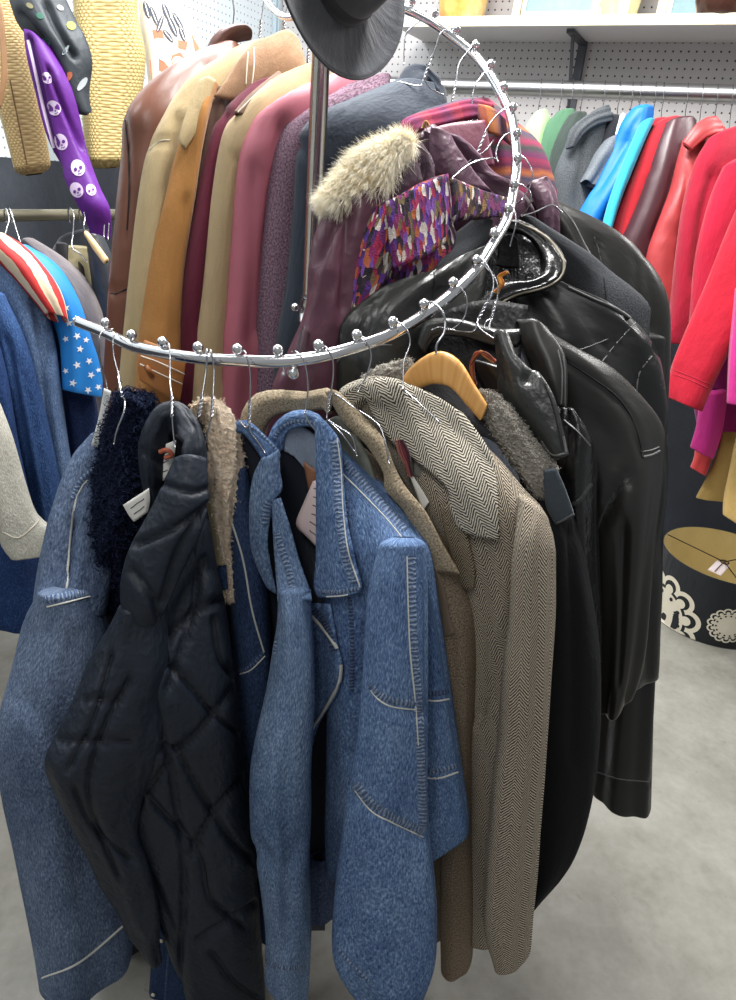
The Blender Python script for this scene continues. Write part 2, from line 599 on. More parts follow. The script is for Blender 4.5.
        g = self._groove(g, nor, grooves)
        vd_ = unit(dv.reshape(-1, 3).sum(0))
        nn_ = unit(nor.reshape(-1, 3).sum(0))
        vd_ = unit(vd_ - nn_ * (vd_ @ nn_))
        ud_ = np.cross(nn_, vd_)
        gc = g - g.reshape(-1, 3).mean(0)
        U = np.stack([gc @ ud_, gc @ vd_], -1)
        U = U + rs.uniform(0, 3, 2)
        f, k = g + nor * th / 2, g - nor * th / 2
        R, C = g.shape[:2]
        e = np.ones((R, C))
        # thin the rim a little so that edges look rolled
        rim = np.zeros((R, C), bool)
        rim[[0, -1]] = True
        rim[:, [0, -1]] = True
        f[rim] = (f * 0.75 + k * 0.25)[rim]
        k2 = k.copy()
        k2[rim] = (k * 0.75 + (g + nor * th / 2) * 0.25)[rim]
        b0 = self.nv
        self.grid(f, m, U)
        b1 = self.nv
        self.grid(k2[:, ::-1], back or m, U[:, ::-1])
        idx = np.arange(R * C).reshape(R, C)
        loop = list(idx[0]) + list(idx[1:, -1]) + list(idx[-1, -2::-1]) + list(idx[-2:0:-1, 0])
        conv = {int(i): int((i // C) * C + (C - 1 - i % C)) for i in loop}
        for a, b in zip(loop, loop[1:] + loop[:1]):
            self.F.append((b0 + int(a), b1 + conv[int(a)], b1 + conv[int(b)], b0 + int(b)))
            self.MI.append(self.slot(m))
        return self

    # --- things laid on the surface already built
    def _cast(self, x, y):
        if self.bvh is None:
            self.bvh = BVHTree.FromPolygons(np.vstack(self.V).tolist(), self.F)
        v = ray(x, y)
        h = self.bvh.ray_cast(Vector(CAM), Vector(v).normalized())
        if h[0] is None:
            return None
        nn = np.array(h[1])
        if nn @ v > 0:
            nn = -nn
        return np.array(h[0]), nn

    def seam(self, pts, wpx, m, lift=0.0015, smooth=True, dash=None, step=4.0):
        """a raised ribbon of stitching that follows the surface"""
        q = np.array(pts, float)
        if smooth and len(q) > 2:
            q = cr(q, 10)
        L = np.concatenate([[0], np.cumsum(np.linalg.norm(np.diff(q, axis=0), axis=1))])
        k = max(2, int(L[-1] / step))
        s = np.linspace(0, L[-1], k + 1)
        q = np.stack([np.interp(s, L, q[:, j]) for j in range(2)], 1)
        t = unit(np.gradient(q, axis=0))
        nrm = np.stack([-t[:, 1], t[:, 0]], 1)
        cols = [-0.5, -0.25, 0.0, 0.25, 0.5]
        hs = [-0.1, 0.8, 1.0, 0.8, -0.1]
        rows, run = [], []
        for i in range(len(q)):
            row, ok = [], True
            hc = self._cast(*q[i])
            if hc is not None:
                for a, h in zip(cols, hs):
                    hit = self._cast(*(q[i] + nrm[i] * wpx * a))
                    if hit is None or np.linalg.norm(hit[0] - hc[0]) > 0.03:
                        ok = False
                        break
                    row.append(hit[0] + hit[1] * lift * h)
            else:
                ok = False
            if ok:
                run.append(row)
            if (not ok or i == len(q) - 1) and len(run) > 1:
                rows.append(run)
                run = []
            elif not ok:
                run = []
        for r in rows:
            V = np.array(r)
            LL = np.concatenate([[0], np.cumsum(np.linalg.norm(np.diff(V[:, 2], axis=0), axis=1))])
            U = np.stack([np.broadcast_to(np.array(cols) * wpx * 0.0013, V.shape[:2]), np.broadcast_to(LL[:, None], V.shape[:2])], -1) + RNG.uniform(0, 5)
            self._late(V, m, U)
        return self

    def _late(self, V, m, U=None):
        """add without disturbing the surface used for casting"""
        if not hasattr(self, 'late'):
            self.late = []
        self.late.append((V, m, U))

    def decal(self, poly, m, lift=0.0012):
        """a small printed shape (convex-ish polygon, photo points) lying on the surface"""
        c = np.mean(np.array(poly, float), 0)
        hc = self._cast(*c)
        if hc is None:
            return self
        pts = []
        for p in poly:
            h = self._cast(*p)
            if h is None or np.linalg.norm(h[0] - hc[0]) > 0.14:
                return self
            pts.append(h[0] + h[1] * lift)
        if not hasattr(self, 'lateF'):
            self.lateF = []
        self.lateF.append((np.array([hc[0] + hc[1] * lift] + pts), m))
        return self

    def flush(self):
        for V, m, U in getattr(self, 'late', []):
            self.grid(V, m, U)
        for V, m in getattr(self, 'lateF', []):
            k = len(V) - 1
            self.add(V, [(0, 1 + i, 1 + (i + 1) % k) for i in range(k)], m)
        self.late, self.lateF = [], []

    def build(self, name, parent=None, origin=None, smooth=True, label=None):
        self.flush()
        V = np.vstack(self.V)
        U = np.vstack(self.U)
        if origin is None:
            origin = np.array(parent.location) if parent is not None else np.array([*V[:, :2].mean(0), V[:, 2].min()])
        me = bpy.data.meshes.new(name)
        me.from_pydata((V - origin).tolist(), [], self.F)
        for m in self.mats:
            me.materials.append(m)
        me.polygons.foreach_set('material_index', self.MI)
        me.polygons.foreach_set('use_smooth', [smooth] * len(self.F))
        uvl = me.uv_layers.new(name='UVMap')
        li = np.empty(len(me.loops), np.int32)
        me.loops.foreach_get('vertex_index', li)
        uvl.data.foreach_set('uv', U[li].astype(np.float32).ravel())
        me.update()
        o = bpy.data.objects.new(name, me)
        COL.objects.link(o)
        if parent is not None:
            o.parent = parent
        else:
            o.location = origin
        if label:
            o['label'] = label
        return o


def tag(o, label=None, cat=None, group=None, kind=None):
    for k, v in (('label', label), ('category', cat), ('group', group), ('kind', kind)):
        if v:
            o[k] = v
    return o


UPZ = np.array([0, 0, 1.0])
INNER = {}


class Thing:
    """an Empty at the thing's base that carries its parts"""

    def __init__(self, name, label, cat, group=None):
        self.name, self.label, self.cat, self.group = name, label, cat, group
        self.parts = []

    def part(self, name, mesh, label=None, smooth=True, sub=()):
        self.parts.append((name, mesh, label, smooth, list(sub)))
        return mesh

    def loft(self, pname, st, m, label=None, **k):
        return self.part(pname, Mesh().loft(st, m, **k), label)

    def prev(self, *names):
        return [p[1] for p in self.parts if not names or p[0] in names]

    def sheet(self, pname, rows, m, label=None, over=None, **k):
        if over is True:
            over = self.prev()
        k['over'] = over
        return self.part(pname, Mesh().sheet(rows, m, **k), label)

    def done(self):
        inn = INNER.get(self.label)
        if inn:  # inner half of the garment, out of view, added to shade the floor
            k, hem, wd, hang = inn
            H = balls[k]
            od = unit((H - AX) * [1, 1, 0])
            zt = H[2] - hang
            st = [(H - od * wd * 0.45 + UPZ * (zt - H[2]), H - od * wd * 0.6 + UPZ * (zt - H[2]), .015)]
            for q, a, b, tt in ((0.10, 0.25, 0.85, .026), (0.22, 0.15, 1.0, .032), (0.55, 0.15, 1.0, .036), (0.8, 0.15, 0.97, .038), (1.0, 0.2, 0.95, .036)):
                z = zt + (hem - zt) * q
                st.append((H - od * wd * a + UPZ * (z - H[2]), H - od * wd * b + UPZ * (z - H[2]), tt))
            self.part('far_side', Mesh().loft(st, self.parts[0][1].mats[0], px=False, back=0, fold=.006, n=40, step=.03))
        for _, me, *_r in self.parts:
            me.flush()
        allV = np.vstack([np.vstack(me.V) for _, me, *_r in self.parts])
        org = np.array([(allV[:, 0].min() + allV[:, 0].max()) / 2, (allV[:, 1].min() + allV[:, 1].max()) / 2, allV[:, 2].min()])
        r = bpy.data.objects.new(self.name, None)
        r.empty_display_size = 0.05
        COL.objects.link(r)
        r.location = org
        tag(r, self.label, self.cat, self.group)
        for name, me, lab, sm, sub in self.parts:
            o = me.build(name, r, org, sm, lab)
            for sn, sme, sl in sub:
                so = sme.build(sn, None, org, True, sl)
                so.parent = o
                so.location = (0, 0, 0)
        return r


def structure(name, mesh, smooth=False):
    o = mesh.build(name, None, np.zeros(3), smooth)
    o['kind'] = 'structure'
    return o


def strands(mesh, base, nor, dirv, length, m, count, width=0.0012, curl=0.0, jitter=0.35, seg=4, seed=3):
    """tapering tufts of fur: base (N,3) points with normals; dirv overall lie"""
    rs = np.random.RandomState(seed)
    idx = rs.randint(0, len(base), count)
    b = base[idx] + rs.normal(0, 0.0015, (count, 3))
    d = unit(nor[idx] * 0.6 + np.asarray(dirv)[None] + rs.normal(0, jitter, (count, 3)))
    l = length * rs.uniform(0.55, 1.15, count)
    side = unit(np.cross(d, rs.normal(0, 1, (count, 3))))
    oth = np.cross(d, side)
    pts = []
    for s in np.linspace(0, 1, seg + 1):
        bend = curl * np.sin(s * 5.5)[..., None] if curl else 0
        cc = b + d * (l * s)[:, None] + np.array([0, 0, -1.0]) * (0.25 * l * s * s)[:, None]
        if curl:
            cc = cc + side * (curl * np.sin(s * 5.5)) + oth * (curl * (1 - np.cos(s * 5.5)))
        pts.append(cc)
    Vs = []
    for i, s in enumerate(np.linspace(0, 1, seg + 1)):
        wd = width * (1 - 0.85 * s)
        Vs += [pts[i] - oth * wd, pts[i] + oth * wd]
    V = np.stack(Vs, 1)  # (count, 2*(seg+1), 3)
    k = 2 * (seg + 1)
    F = []
    for q in range(count):
        o = q * k
        for i in range(seg):
            F.append((o + 2 * i, o + 2 * i + 1, o + 2 * i + 3, o + 2 * i + 2))
    U = np.tile(rs.uniform(0, 1, (count, 1, 2)), (1, k, 1))
    mesh.add(V.reshape(-1, 3), F, m, U.reshape(-1, 2))
    return mesh


def surf(mesh):
    """vertices and rough outward normals of a mesh built so far, facing parts only are kept by caller"""
    V = np.vstack(mesh.V)
    N = np.zeros_like(V)
    F = np.array([f for f in mesh.F if len(f) == 4])
    n = np.cross(V[F[:, 1]] - V[F[:, 0]], V[F[:, 2]] - V[F[:, 0]])
    for j in range(4):
        np.add.at(N, F[:, j], n)
    N = unit(N)
    c = V.mean(0)
    if np.sum(N * (V - c)) < 0:
        N = -N
    return V, N
# ------------------------------------------------------------------ the room
Wp = Pd(690, 62, 2.6)                       # a point of the pegboard wall on the right
dR = unit((ray(-1215, 37) * [1, 1, 0]))      # along that wall, to the left
nR = np.array([-dR[1], dR[0], 0])
if nR @ (CAM - Wp) < 0:
    nR = -nR                                 # towards the camera
ZV = np.array([0, 0, 1.0])


def on_plane(x, y, pt, n):
    v = ray(x, y)
    return CAM + v * (((pt - CAM) @ n) / (v @ n))


corner = on_plane(276, 10, Wp, nR)
dL = -unit(ray(698, 208) * [1, 1, 0])        # along the left wall, towards the camera side
nL = np.array([-dL[1], dL[0], 0])
if nL @ (CAM - corner) < 0:
    nL = -nL


def pegboard(name, c, holes=(34, 34, 38)):
    t = NT(name)
    uv = t.uv(1, 1)
    fr = t.n('ShaderNodeVectorMath', {0: t.n('ShaderNodeVectorMath', {0: uv, 1: (0.0284, 0.0284, 1)}, operation='DIVIDE').outputs[0]}, operation='FRACTION').outputs[0]
    ds = t.n('ShaderNodeVectorMath', {0: fr, 1: (0.5, 0.5, 0)}, operation='DISTANCE').outputs[1]
    hole = t.math('LESS_THAN', ds, 0.125)
    n = t.noise(uv, 3, 3)
    base = t.mix(n, lin(tuple(v * 0.94 for v in c)), lin(c))
    t.p(Base_Color=t.mix(hole, base, lin(holes)), Roughness=0.45)
    t.bump(t.math('SUBTRACT', 1.0, hole), 0.6, 0.004)
    return t.m


def wall_panel(org, d, n, u0, u1, z0, z1, th, m):
    """board standing along d from u0 to u1"""
    mesh = Mesh()
    a, b = org + d * u0, org + d * u1
    V, U = [], []
    for off in (0, -th):
        for u, q in ((u0, a), (u1, b)):
            for z in (z0, z1):
                V.append(q * [1, 1, 0] + ZV * z + n * off)
                U.append((u, z))
    mesh.add(V, [(0, 2, 3, 1), (4, 5, 7, 6), (0, 1, 5, 4), (2, 6, 7, 3), (1, 3, 7, 5), (0, 4, 6, 2)], m, U)
    return mesh


PEG = pegboard('pegboard_grey', (184, 180, 180))
PEGL = pegboard('pegboard_glare', (214, 224, 230), (120, 128, 134))  # washed-out glare put into the colour: board and holes both paler
SLATE = cloth((62, 66, 74), var=0.25, rough=0.7, fine=160, bump=0.2, sheen=0.0)
structure('wall_right', wall_panel(corner, -dR, nR, -0.02, 4.2, 1.2, 3.0, 0.02, PEG))
structure('trim_1', wall_panel(corner, -dR, nR, -0.02, 4.2, 0.0, 1.2, 0.03, SLATE))
structure('wall_left', wall_panel(corner, dL, nL, -0.02, 4.2, 1.52, 3.0, 0.02, PEGL))
structure('trim_2', wall_panel(corner, dL, nL, -0.02, 4.2, 0.0, 1.52, 0.03, SLATE))
# upright in the corner
m = Mesh()
cc = corner * [1, 1, 0] + unit(nR + nL) * 0.03
m.box(cc + ZV * 1.5, [dR * 0.018, nR * 0.012, ZV * 1.5], plain((176, 190, 198), 0.35, 0.2, 'post_paint'))
m.box(cc + ZV * 1.5 + nR * 0.014 - dR * 0.009, [dR * 0.003, nR * 0.004, ZV * 1.5], plain((140, 154, 164), 0.35, 0.2, 'post_groove'))
structure('trim_3', m)


def concrete():
    t = NT('concrete_floor')
    v = t.obj(1.0)
    a = t.noise(v, 1.6, 6, 0.62)
    b = t.noise(v, 9.0, 5, 0.65)
    c = t.noise(v, 46.0, 3, 0.6)
    k = t.math('ADD', t.math('MULTIPLY', a, 0.5), t.math('ADD', t.math('MULTIPLY', b, 0.35), t.math('MULTIPLY', c, 0.15)))
    base = t.ramp(k, [(0.3, (104, 101, 92)), (0.5, (136, 134, 126)), (0.7, (160, 159, 152))])
    spots = t.math('LESS_THAN', t.noise(v, 21.0, 4, 0.7), 0.31)
    base = t.mix(t.math('MULTIPLY', spots, 0.4), base, lin((104, 96, 80)))
    crk = t.vor(t.n('ShaderNodeVectorMath', {0: v, 1: t.noise(v, 2.4, 3)}, operation='ADD').outputs[0], 1.1, 'DISTANCE_TO_EDGE').outputs['Distance']
    base = t.mix(t.math('MULTIPLY', t.math('LESS_THAN', crk, 0.004), 0.16), base, lin((110, 108, 100)))
    t.p(Base_Color=base, Roughness=t.math('ADD', 0.32, t.math('MULTIPLY', b, 0.3)))
    t.bump(k, 0.12, 0.01)
    return t.m


m = Mesh()
V = [(-4, -2.5, 0), (5, -2.5, 0), (5, 6, 0), (-4, 6, 0)]
m.add(V + [(x, y, -0.05) for x, y, _ in V], [(0, 1, 2, 3), (7, 6, 5, 4), (0, 4, 5, 1), (1, 5, 6, 2), (2, 6, 7, 3), (3, 7, 4, 0)], concrete())
structure('floor', m)

# ------------------------------------------------------------------ shelf, bracket, rail on the right wall
zs = on_plane(650, 42.5, Wp, nR)[2]
front_pt = Pz(560, 25.5, zs)
depth = (front_pt - Wp) @ nR
SHELF_PAINT = plain((206, 204, 204), 0.5, 0, 'shelf_laminate')
LIP = plain((244, 234, 206), 0.45, 0, 'shelf_edging')
u_left = (Pz(396, 27, zs) - corner) @ (-dR)
o0 = corner * [1, 1, 0] + ZV * zs
sh = Thing('wall_shelf', 'long pale laminate shelf with cream edge above the pegboard rail', 'shelf')
m = Mesh()
m.box(o0 - dR * ((u_left + 4.2) / 2) + nR * (depth / 2) + ZV * 0.012, [dR * ((4.2 - u_left) / 2), nR * (depth / 2), ZV * 0.012], SHELF_PAINT)
sh.part('board', m, smooth=False)
m = Mesh()
m.box(o0 - dR * ((u_left + 4.2) / 2) + nR * (depth + 0.006) + ZV * 0.014, [dR * ((4.2 - u_left) / 2), nR * 0.006, ZV * 0.016], LIP)
sh.part('edging', m, 'cream coloured edge strip', smooth=False)
sh.done()

BRK = plain((70, 72, 78), 0.45, 0.3, 'bracket_paint')
br = Thing('shelf_bracket', 'dark grey triangular metal bracket under the pale wall shelf', 'bracket')
wb = on_plane(583, 48, Wp, nR)
wb[2] = zs
m = Mesh()
m.box(wb + nR * 0.012 - ZV * 0.17, [dR * 0.016, nR * 0.010, ZV * 0.17], BRK)
br.part('upright', m, smooth=False)
m = Mesh()
m.box(wb + nR * depth * 0.43 - ZV * 0.008, [dR * 0.014, nR * depth * 0.42, ZV * 0.006], BRK)
br.part('arm', m, smooth=False)
m = Mesh()
a, b = wb + nR * depth * 0.68 - ZV * 0.012, wb + nR * 0.02 - ZV * 0.30
ax = unit(b - a)
m.box((a + b) / 2, [ax * np.linalg.norm(b - a) / 2, dR * 0.006, np.cross(ax, dR) * 0.004], BRK)
br.part('brace', m, smooth=False)
br.done()

RAIL_OFF = depth - 0.03
ra = on_plane(523, 88.5, Wp + nR * RAIL_OFF, nR)
zrail = ra[2]
rr = lambda u: corner * [1, 1, 0] + ZV * zrail - dR * u + nR * RAIL_OFF
rail = Thing('clothes_rail', 'thick galvanised clothes rail in front of the grey pegboard', 'rail')
m = Mesh()
m.tube([rr(0.25), rr(1.5), rr(3.9)], 0.030, STEEL, n=20, seg=8)
rail.part('bar', m)
for u in (0.32, 3.6):
    m = Mesh()
    m.box(rr(u) - nR * (RAIL_OFF / 2 - 0.005), [dR * 0.012, nR * (RAIL_OFF / 2 - 0.006), ZV * 0.012], BRK)
    rail.part('wall_arm', m)
rail.done()

# rail on the left
LOFF = 0.34
la = Pd(55, 215, 1.95)
LOFF = (la - corner) @ nL
zl = la[2]
lr = lambda u: corner * [1, 1, 0] + ZV * zl + dL * u + nL * LOFF
OLIVE = plain((120, 116, 100), 0.4, 0.7, 'rail_bronze')
rail = Thing('clothes_rail', 'dull bronze clothes rail below the straw bags', 'rail')
m = Mesh()
m.tube([lr(0.15), lr(1.5), lr(3.4)], 0.0155, OLIVE, n=20, seg=8)
rail.part('bar', m)
m = Mesh()
m.box(lr(0.2) - nL * (LOFF / 2 - 0.004), [dL * 0.012, nL * (LOFF / 2 - 0.005), ZV * 0.012], BRK)
rail.part('wall_arm', m)
rail.done()

# ------------------------------------------------------------------ spiral rack
BALL_PX = [(105.5, 323), (131.5, 335), (162.5, 342), (198, 347), (237.5, 349), (278, 350), (318.6, 345), (357, 335), (393, 322), (424, 304), (453, 282.5), (476.5, 260), (494, 233.5), (508.5, 208), (514, 184), (518, 158), (517, 133), (513, 107), (504, 86), (491, 64), (475.6, 45), (456.5, 29), (435, 13), (412, 1)]
BALL_D = [1.085, 1.047, 1.015, .989, .970, .958, .953, .955, .964, .980, 1.001, 1.027, 1.057, 1.090, 1.125, 1.161, 1.196, 1.230, 1.260, 1.287, 1.308, 1.323, 1.332, 1.333]
balls = [Pd(x, y, d) for (x, y), d in zip(BALL_PX, BALL_D)]
AX = np.array([-0.142, 1.317, 0])
# the spiral carries on round behind, above the picture
last = balls[-1]
ang0 = math.atan2(last[1] - AX[1], last[0] - AX[0])
rad0 = math.hypot(last[1] - AX[1], last[0] - AX[0])
up = []
for i in range(1, 10):
    a = ang0 + i * 0.19
    rr_ = rad0 + (0.40 - rad0) * min(1, i / 6)
    up.append(np.array([AX[0] + rr_ * math.cos(a), AX[1] + rr_ * math.sin(a), last[2] + 0.075 * (1 - math.exp(-i * 0.3))]))
TR, BR = 0.0088, 0.0082
allb = balls + up
tube_pts = [b - ZV * 0.0165 for b in allb]
tube_pts = [P(77, 321.5, 1.235)] + tube_pts + [tube_pts[-1] + (tube_pts[-1] - tube_pts[-2]) * 0.6]
rack = Thing('spiral_clothes_rack', 'chrome spiral clothes rack with ball stops on a central post', 'clothes rack')
m = Mesh()
m.tube(tube_pts, TR, CHROME, n=20, seg=8)
rack.part('spiral_rail', m)
for b in allb:
    m = Mesh()
    m.ball(b, BR, CHROME)
    m.tube([b - ZV * 0.012, b - ZV * 0.005], 0.0036, CHROME, n=10, smooth=False)
    rack.part('ball_stop', m)
m = Mesh()
m.tube([AX + ZV * 0.012, AX + ZV * 1.85], 0.0155, CHROME, n=24, smooth=False)
rack.part('post', m)
m = Mesh()
zc = 1.318
m.tube([AX + ZV * (zc - 0.022), AX + ZV * (zc + 0.022)], 0.0205, CHROME, n=24, smooth=False)
m.ball(AX + ZV * (zc + 0.004) + np.array([-0.027, -0.012, 0]), 0.008, CHROME)
rack.part('collar', m)
front = P(298, 359, 0.956)
m = Mesh()
m.tube([AX + ZV * zc + unit((front - AX) * [1, 1, 0]) * 0.018, front + unit((AX - front) * [1, 1, 0]) * 0.006], 0.0065, CHROME, n=14, smooth=False)
rack.part('support_arm', m)
m = Mesh()
kb = P(293.5, 373, 0.957)
m.ball(kb, 0.0088, CHROME)
m.tube([kb + ZV * 0.006, kb + ZV * 0.022], 0.004, CHROME, n=10, smooth=False)
kb2 = P(283.5, 374, 0.957)
m.ball(kb2, 0.003, CHROME)
m.tube([kb2, kb2 + ZV * 0.012], 0.0016, CHROME, n=8, smooth=False)
rack.part('bolt_knob', m)
m = Mesh()
ua = AX + ZV * 1.795
ue = up[4] - ZV * 0.017
m.tube([ua + unit((ue - ua) * [1, 1, 0]) * 0.012, ua + (ue - ua) * [0.5, 0.5, 0.1], ue], 0.006, CHROME, n=14)
rack.part('support_arm', m)
m = Mesh()
m.lathe([(0.0, 0.03), (0.02, 0.03), (0.03, 0.026), (0.19, 0.016), (0.2, 0.010), (0.2, 0.0), (0.0, 0.0)], CHROME, org=AX, n=40)
rack.part('base', m)
rack.done()

# ------------------------------------------------------------------ felt hat on the post
FELT = cloth((66, 68, 74), var=0.12, rough=0.95, fine=420, bump=0.15, sheen=0.25)
BANDM = cloth((40, 41, 46), var=0.1, rough=0.7)
hc = P(333, -33, 1.30)
vd = unit(CAM - hc)
sx_ = unit(Rv - vd * (Rv @ vd))
sy_ = np.cross(vd, sx_)          # up in the picture
hn = unit(vd * math.cos(math.radians(57)) + (sx_ * 0.88 + sy_ * 0.47) * math.sin(math.radians(57)))
hx = unit(np.cross(hn, ZV))
hy = np.cross(hn, hx)
HR = np.stack([hx, hy, hn], 1)
hat = Thing('felt_hat', 'dark grey felt hat with wide brim tilted on top of the rack post', 'hat')
th = np.arange(64) / 64 * 2 * np.pi
prof = [(0.075, 0.002), (0.085, 0.0), (0.10, -0.003), (0.125, -0.006), (0.142, -0.004), (0.149, 0.001), (0.150, 0.004), (0.148, 0.006), (0.142, 0.001), (0.125, -0.001), (0.10, 0.002), (0.085, 0.005), (0.078, 0.007)]
m = Mesh()
V = np.array([[(r * math.cos(a), r * 0.96 * math.sin(a), z + 0.012 * math.cos(2 * a) * (r / 0.15) ** 2) for a in th] for r, z in prof])
m.grid(V * 1.06 @ HR.T + hc, FELT, np.stack([np.broadcast_to(th * 0.15, V.shape[:2]), np.broadcast_to(np.array([p[0] for p in prof])[:, None], V.shape[:2])], -1), wrap=True)
m.tube([V[6, i] * 1.06 @ HR.T + hc for i in list(range(0, 64, 2)) + [0]], 0.0022, FELT, n=8, seg=3)
hat.part('brim', m)
m = Mesh()
cp = [(0.078, 0.004), (0.0775, 0.02), (0.075, 0.045), (0.071, 0.065), (0.064, 0.078), (0.052, 0.083), (0.035, 0.079), (0.015, 0.072), (0.0, 0.070)]
V = np.array([[(r * math.cos(a) * 0.92, r * math.sin(a), z - (0.012 * math.exp(-((math.cos(a) * r) / 0.02) ** 2) if z > 0.06 else 0)) for a in th] for r, z in cp])
m.grid(V * 1.06 @ HR.T + hc, FELT, None, wrap=True)
hat.part('crown', m)
m = Mesh()
m.grid(np.array([[(r * math.cos(a) * 0.92, r * math.sin(a), z) for a in th] for r, z in [(0.0775, 0.006), (0.0795, 0.007), (0.079, 0.024), (0.077, 0.025)]]) * 1.06 @ HR.T + hc, BANDM, None, wrap=True)
hat.part('hat_band', m)
hat.done()

# ------------------------------------------------------------------ on the shelf
ztop = zs + 0.026


def shelf_pt(x, off=0.5):
    q = on_plane(x, 20, Wp + nR * depth * off, nR)
    return np.array([q[0], q[1], ztop])


# gilt frame leaning back
GILT = plain((222, 208, 178), 0.35, 0.35, 'gilt_white')
CANV = cloth((150, 180, 190), var=0.3)


def picture_frame(x0, x1, h, label, off=0.42):
    t = Thing('picture_frame', label, 'picture')
    a, b = shelf_pt(x0, off), shelf_pt(x1, off)
    w = np.linalg.norm(b - a)
    dx = unit(b - a)
    upd = unit(ZV - nR * 0.16)
    ny = np.cross(dx, upd)
    if ny @ nR < 0:
        ny = -ny
    # moulding of four stepped bars
    for k, (bw, bo, bt) in enumerate(((0.022, 0.0, 0.016), (0.014, 0.022, 0.024), (0.016, 0.036, 0.012))):
        pass
    m = Mesh()
    for c0, c1, inn in ((a, b, upd), (a + upd * h, b + upd * h, -upd)):
        for bw, bo, bt in ((0.018, 0.0, 0.018), (0.012, 0.020, 0.026), (0.016, 0.034, 0.014)):
            m.box((c0 + c1) / 2 + inn * (bo + bw / 2) + ny * bt / 2, [dx * (w / 2 - bo), inn * bw / 2, ny * bt / 2], GILT)
    for c0, inn in ((a, dx), (b, -dx)):
        for bw, bo, bt in ((0.018, 0.0, 0.018), (0.012, 0.020, 0.026), (0.016, 0.034, 0.014)):
            m.box(c0 + upd * h / 2 + inn * (bo + bw / 2) + ny * bt / 2, [upd * (h / 2 - bo), inn * bw / 2, ny * bt / 2], GILT)
    t.part('frame', m, smooth=False)
    m = Mesh()
    m.box((a + b) / 2 + upd * h / 2 + ny * 0.004, [dx * (w / 2 - 0.04), upd * (h / 2 - 0.04), ny * 0.003], CANV)
    t.part('painted_board', m, smooth=False)
    t.done()


picture_frame(512, 603, 0.36, 'picture in a stepped pale gilt frame above the shelf bracket')
picture_frame(655, 712, 0.36, 'picture in a pale frame partly behind the dark brown bowl on the shelf', 0.2)


def vessel(name, x, prof, m_, label, cat, off=0.6, extra=None):
    t = Thing(name, label, cat)
    o = shelf_pt(x, off)
    t.part('body', Mesh().lathe(prof, m_, org=o, n=48))
    if extra:
        extra(t, o)
    t.done()


def glaze(c1, c2, c3):
    t = NT('glaze')
    n = t.noise(t.obj(9), 1.0, 4, 0.6)
    t.p(Base_Color=t.ramp(n, [(0.3, c1), (0.5, c2), (0.7, c3)]), Roughness=0.25)
    return t.m


def vase_extra(t, o):
    m = Mesh()
    q = o + nR * 0.083 - dR * 0.03
    V = np.array([[q - dR * 0.018 * s + ZV * z for s in (-sw, 0, sw)] for z, sw in ((0.005, 1), (0.05, 1), (0.066, 0.45))])
    m.sheet(V.tolist(), plain((246, 244, 238), 0.7, 0, 'card_white'), px=False, th=0.002, seg=3)
    m.tube([q + ZV * 0.062, q + ZV * 0.12 - nR * 0.008, q + ZV * 0.2 - nR * 0.02], 0.001, THREADW, n=6)
    t.part('price_tag', m, 'white paper price tag')


vessel('planter', 617, [(0.0, 0.0), (0.055, 0.0), (0.062, 0.01), (0.074, 0.09), (0.082, 0.2), (0.084, 0.25), (0.078, 0.25), (0.07, 0.1), (0.0, 0.02)], glaze((214, 200, 140), (226, 216, 160), (236, 228, 184)), 'cream yellow planter with a white tag on the wall shelf', 'planter', 0.72, vase_extra)
vessel('ceramic_jar', 461, [(0.0, 0.0), (0.06, 0.0), (0.082, 0.012), (0.094, 0.05), (0.1, 0.12), (0.098, 0.2), (0.085, 0.25), (0.078, 0.25), (0.08, 0.2), (0.0, 0.03)], glaze((206, 120, 56), (224, 176, 96), (236, 214, 160)), 'orange and yellow glazed jar at the left end of the wall shelf', 'jar', 0.6)
vessel('wooden_bowl', 722, [(0.0, 0.0), (0.07, 0.0), (0.085, 0.01), (0.1, 0.05), (0.112, 0.1), (0.107, 0.1), (0.09, 0.04), (0.0, 0.015)], glaze((58, 36, 30), (74, 48, 40), (92, 60, 48)), 'dark brown bowl at the right end of the wall shelf', 'bowl', 0.8)

# ------------------------------------------------------------------ drum lampshade on the floor
BLK = cloth((34, 36, 40), var=0.15, rough=0.85)
CREAMIN = cloth((226, 200, 132), var=0.08, rough=0.8)
LACE = cloth((226, 218, 198), var=0.05, rough=0.85)
SR = 0.245
fb = Pz(697, 640, 0.0)
fdir = unit((fb - CAM) * [1, 1, 0])
SC = fb * [1, 1, 0] + fdir * SR * 0.97
SH = 0.25
# height that puts the near rim at the right line of the photograph
top_near = SC - fdir * SR
SH = float((lambda q: q[2])(P(699, 573, math.hypot(top_near[0], top_near[1]))))
shade = Thing('drum_lampshade', 'black drum lampshade with cream lace flowers standing on the floor', 'lampshade')
m = Mesh()
m.lathe([(SR, 0.003), (SR + 0.002, 0.0), (SR + 0.003, 0.004), (SR + 0.003, SH - 0.004), (SR + 0.002, SH), (SR, SH), (SR, SH - 0.004)], BLK, org=SC, n=96)
shade.part('outer_cover', m)
m = Mesh()
m.lathe([(SR - 0.002, 0.004), (SR - 0.002, SH - 0.001)], CREAMIN, org=SC, n=96)
shade.part('lining', m, 'cream lining')
m = Mesh()
RIMW = plain((60, 50, 40), 0.4, 0.8, 'wire_dark')
zsp = SH - 0.035
hub = SC + ZV * zsp
for a in (0.35, 0.35 + 2.094, 0.35 + 4.189):
    e = SC + np.array([math.cos(a), math.sin(a), 0]) * (SR - 0.004) + ZV * (SH - 0.008)
    m.tube([hub, e], 0.0022, RIMW, n=8, smooth=False)
m.tube([hub + np.array([0.016 * math.cos(a), 0.016 * math.sin(a), 0]) for a in np.linspace(0, 6.2832, 17)], 0.0025, RIMW, n=8, seg=2)
shade.part('spider_ring', m)
m = Mesh()
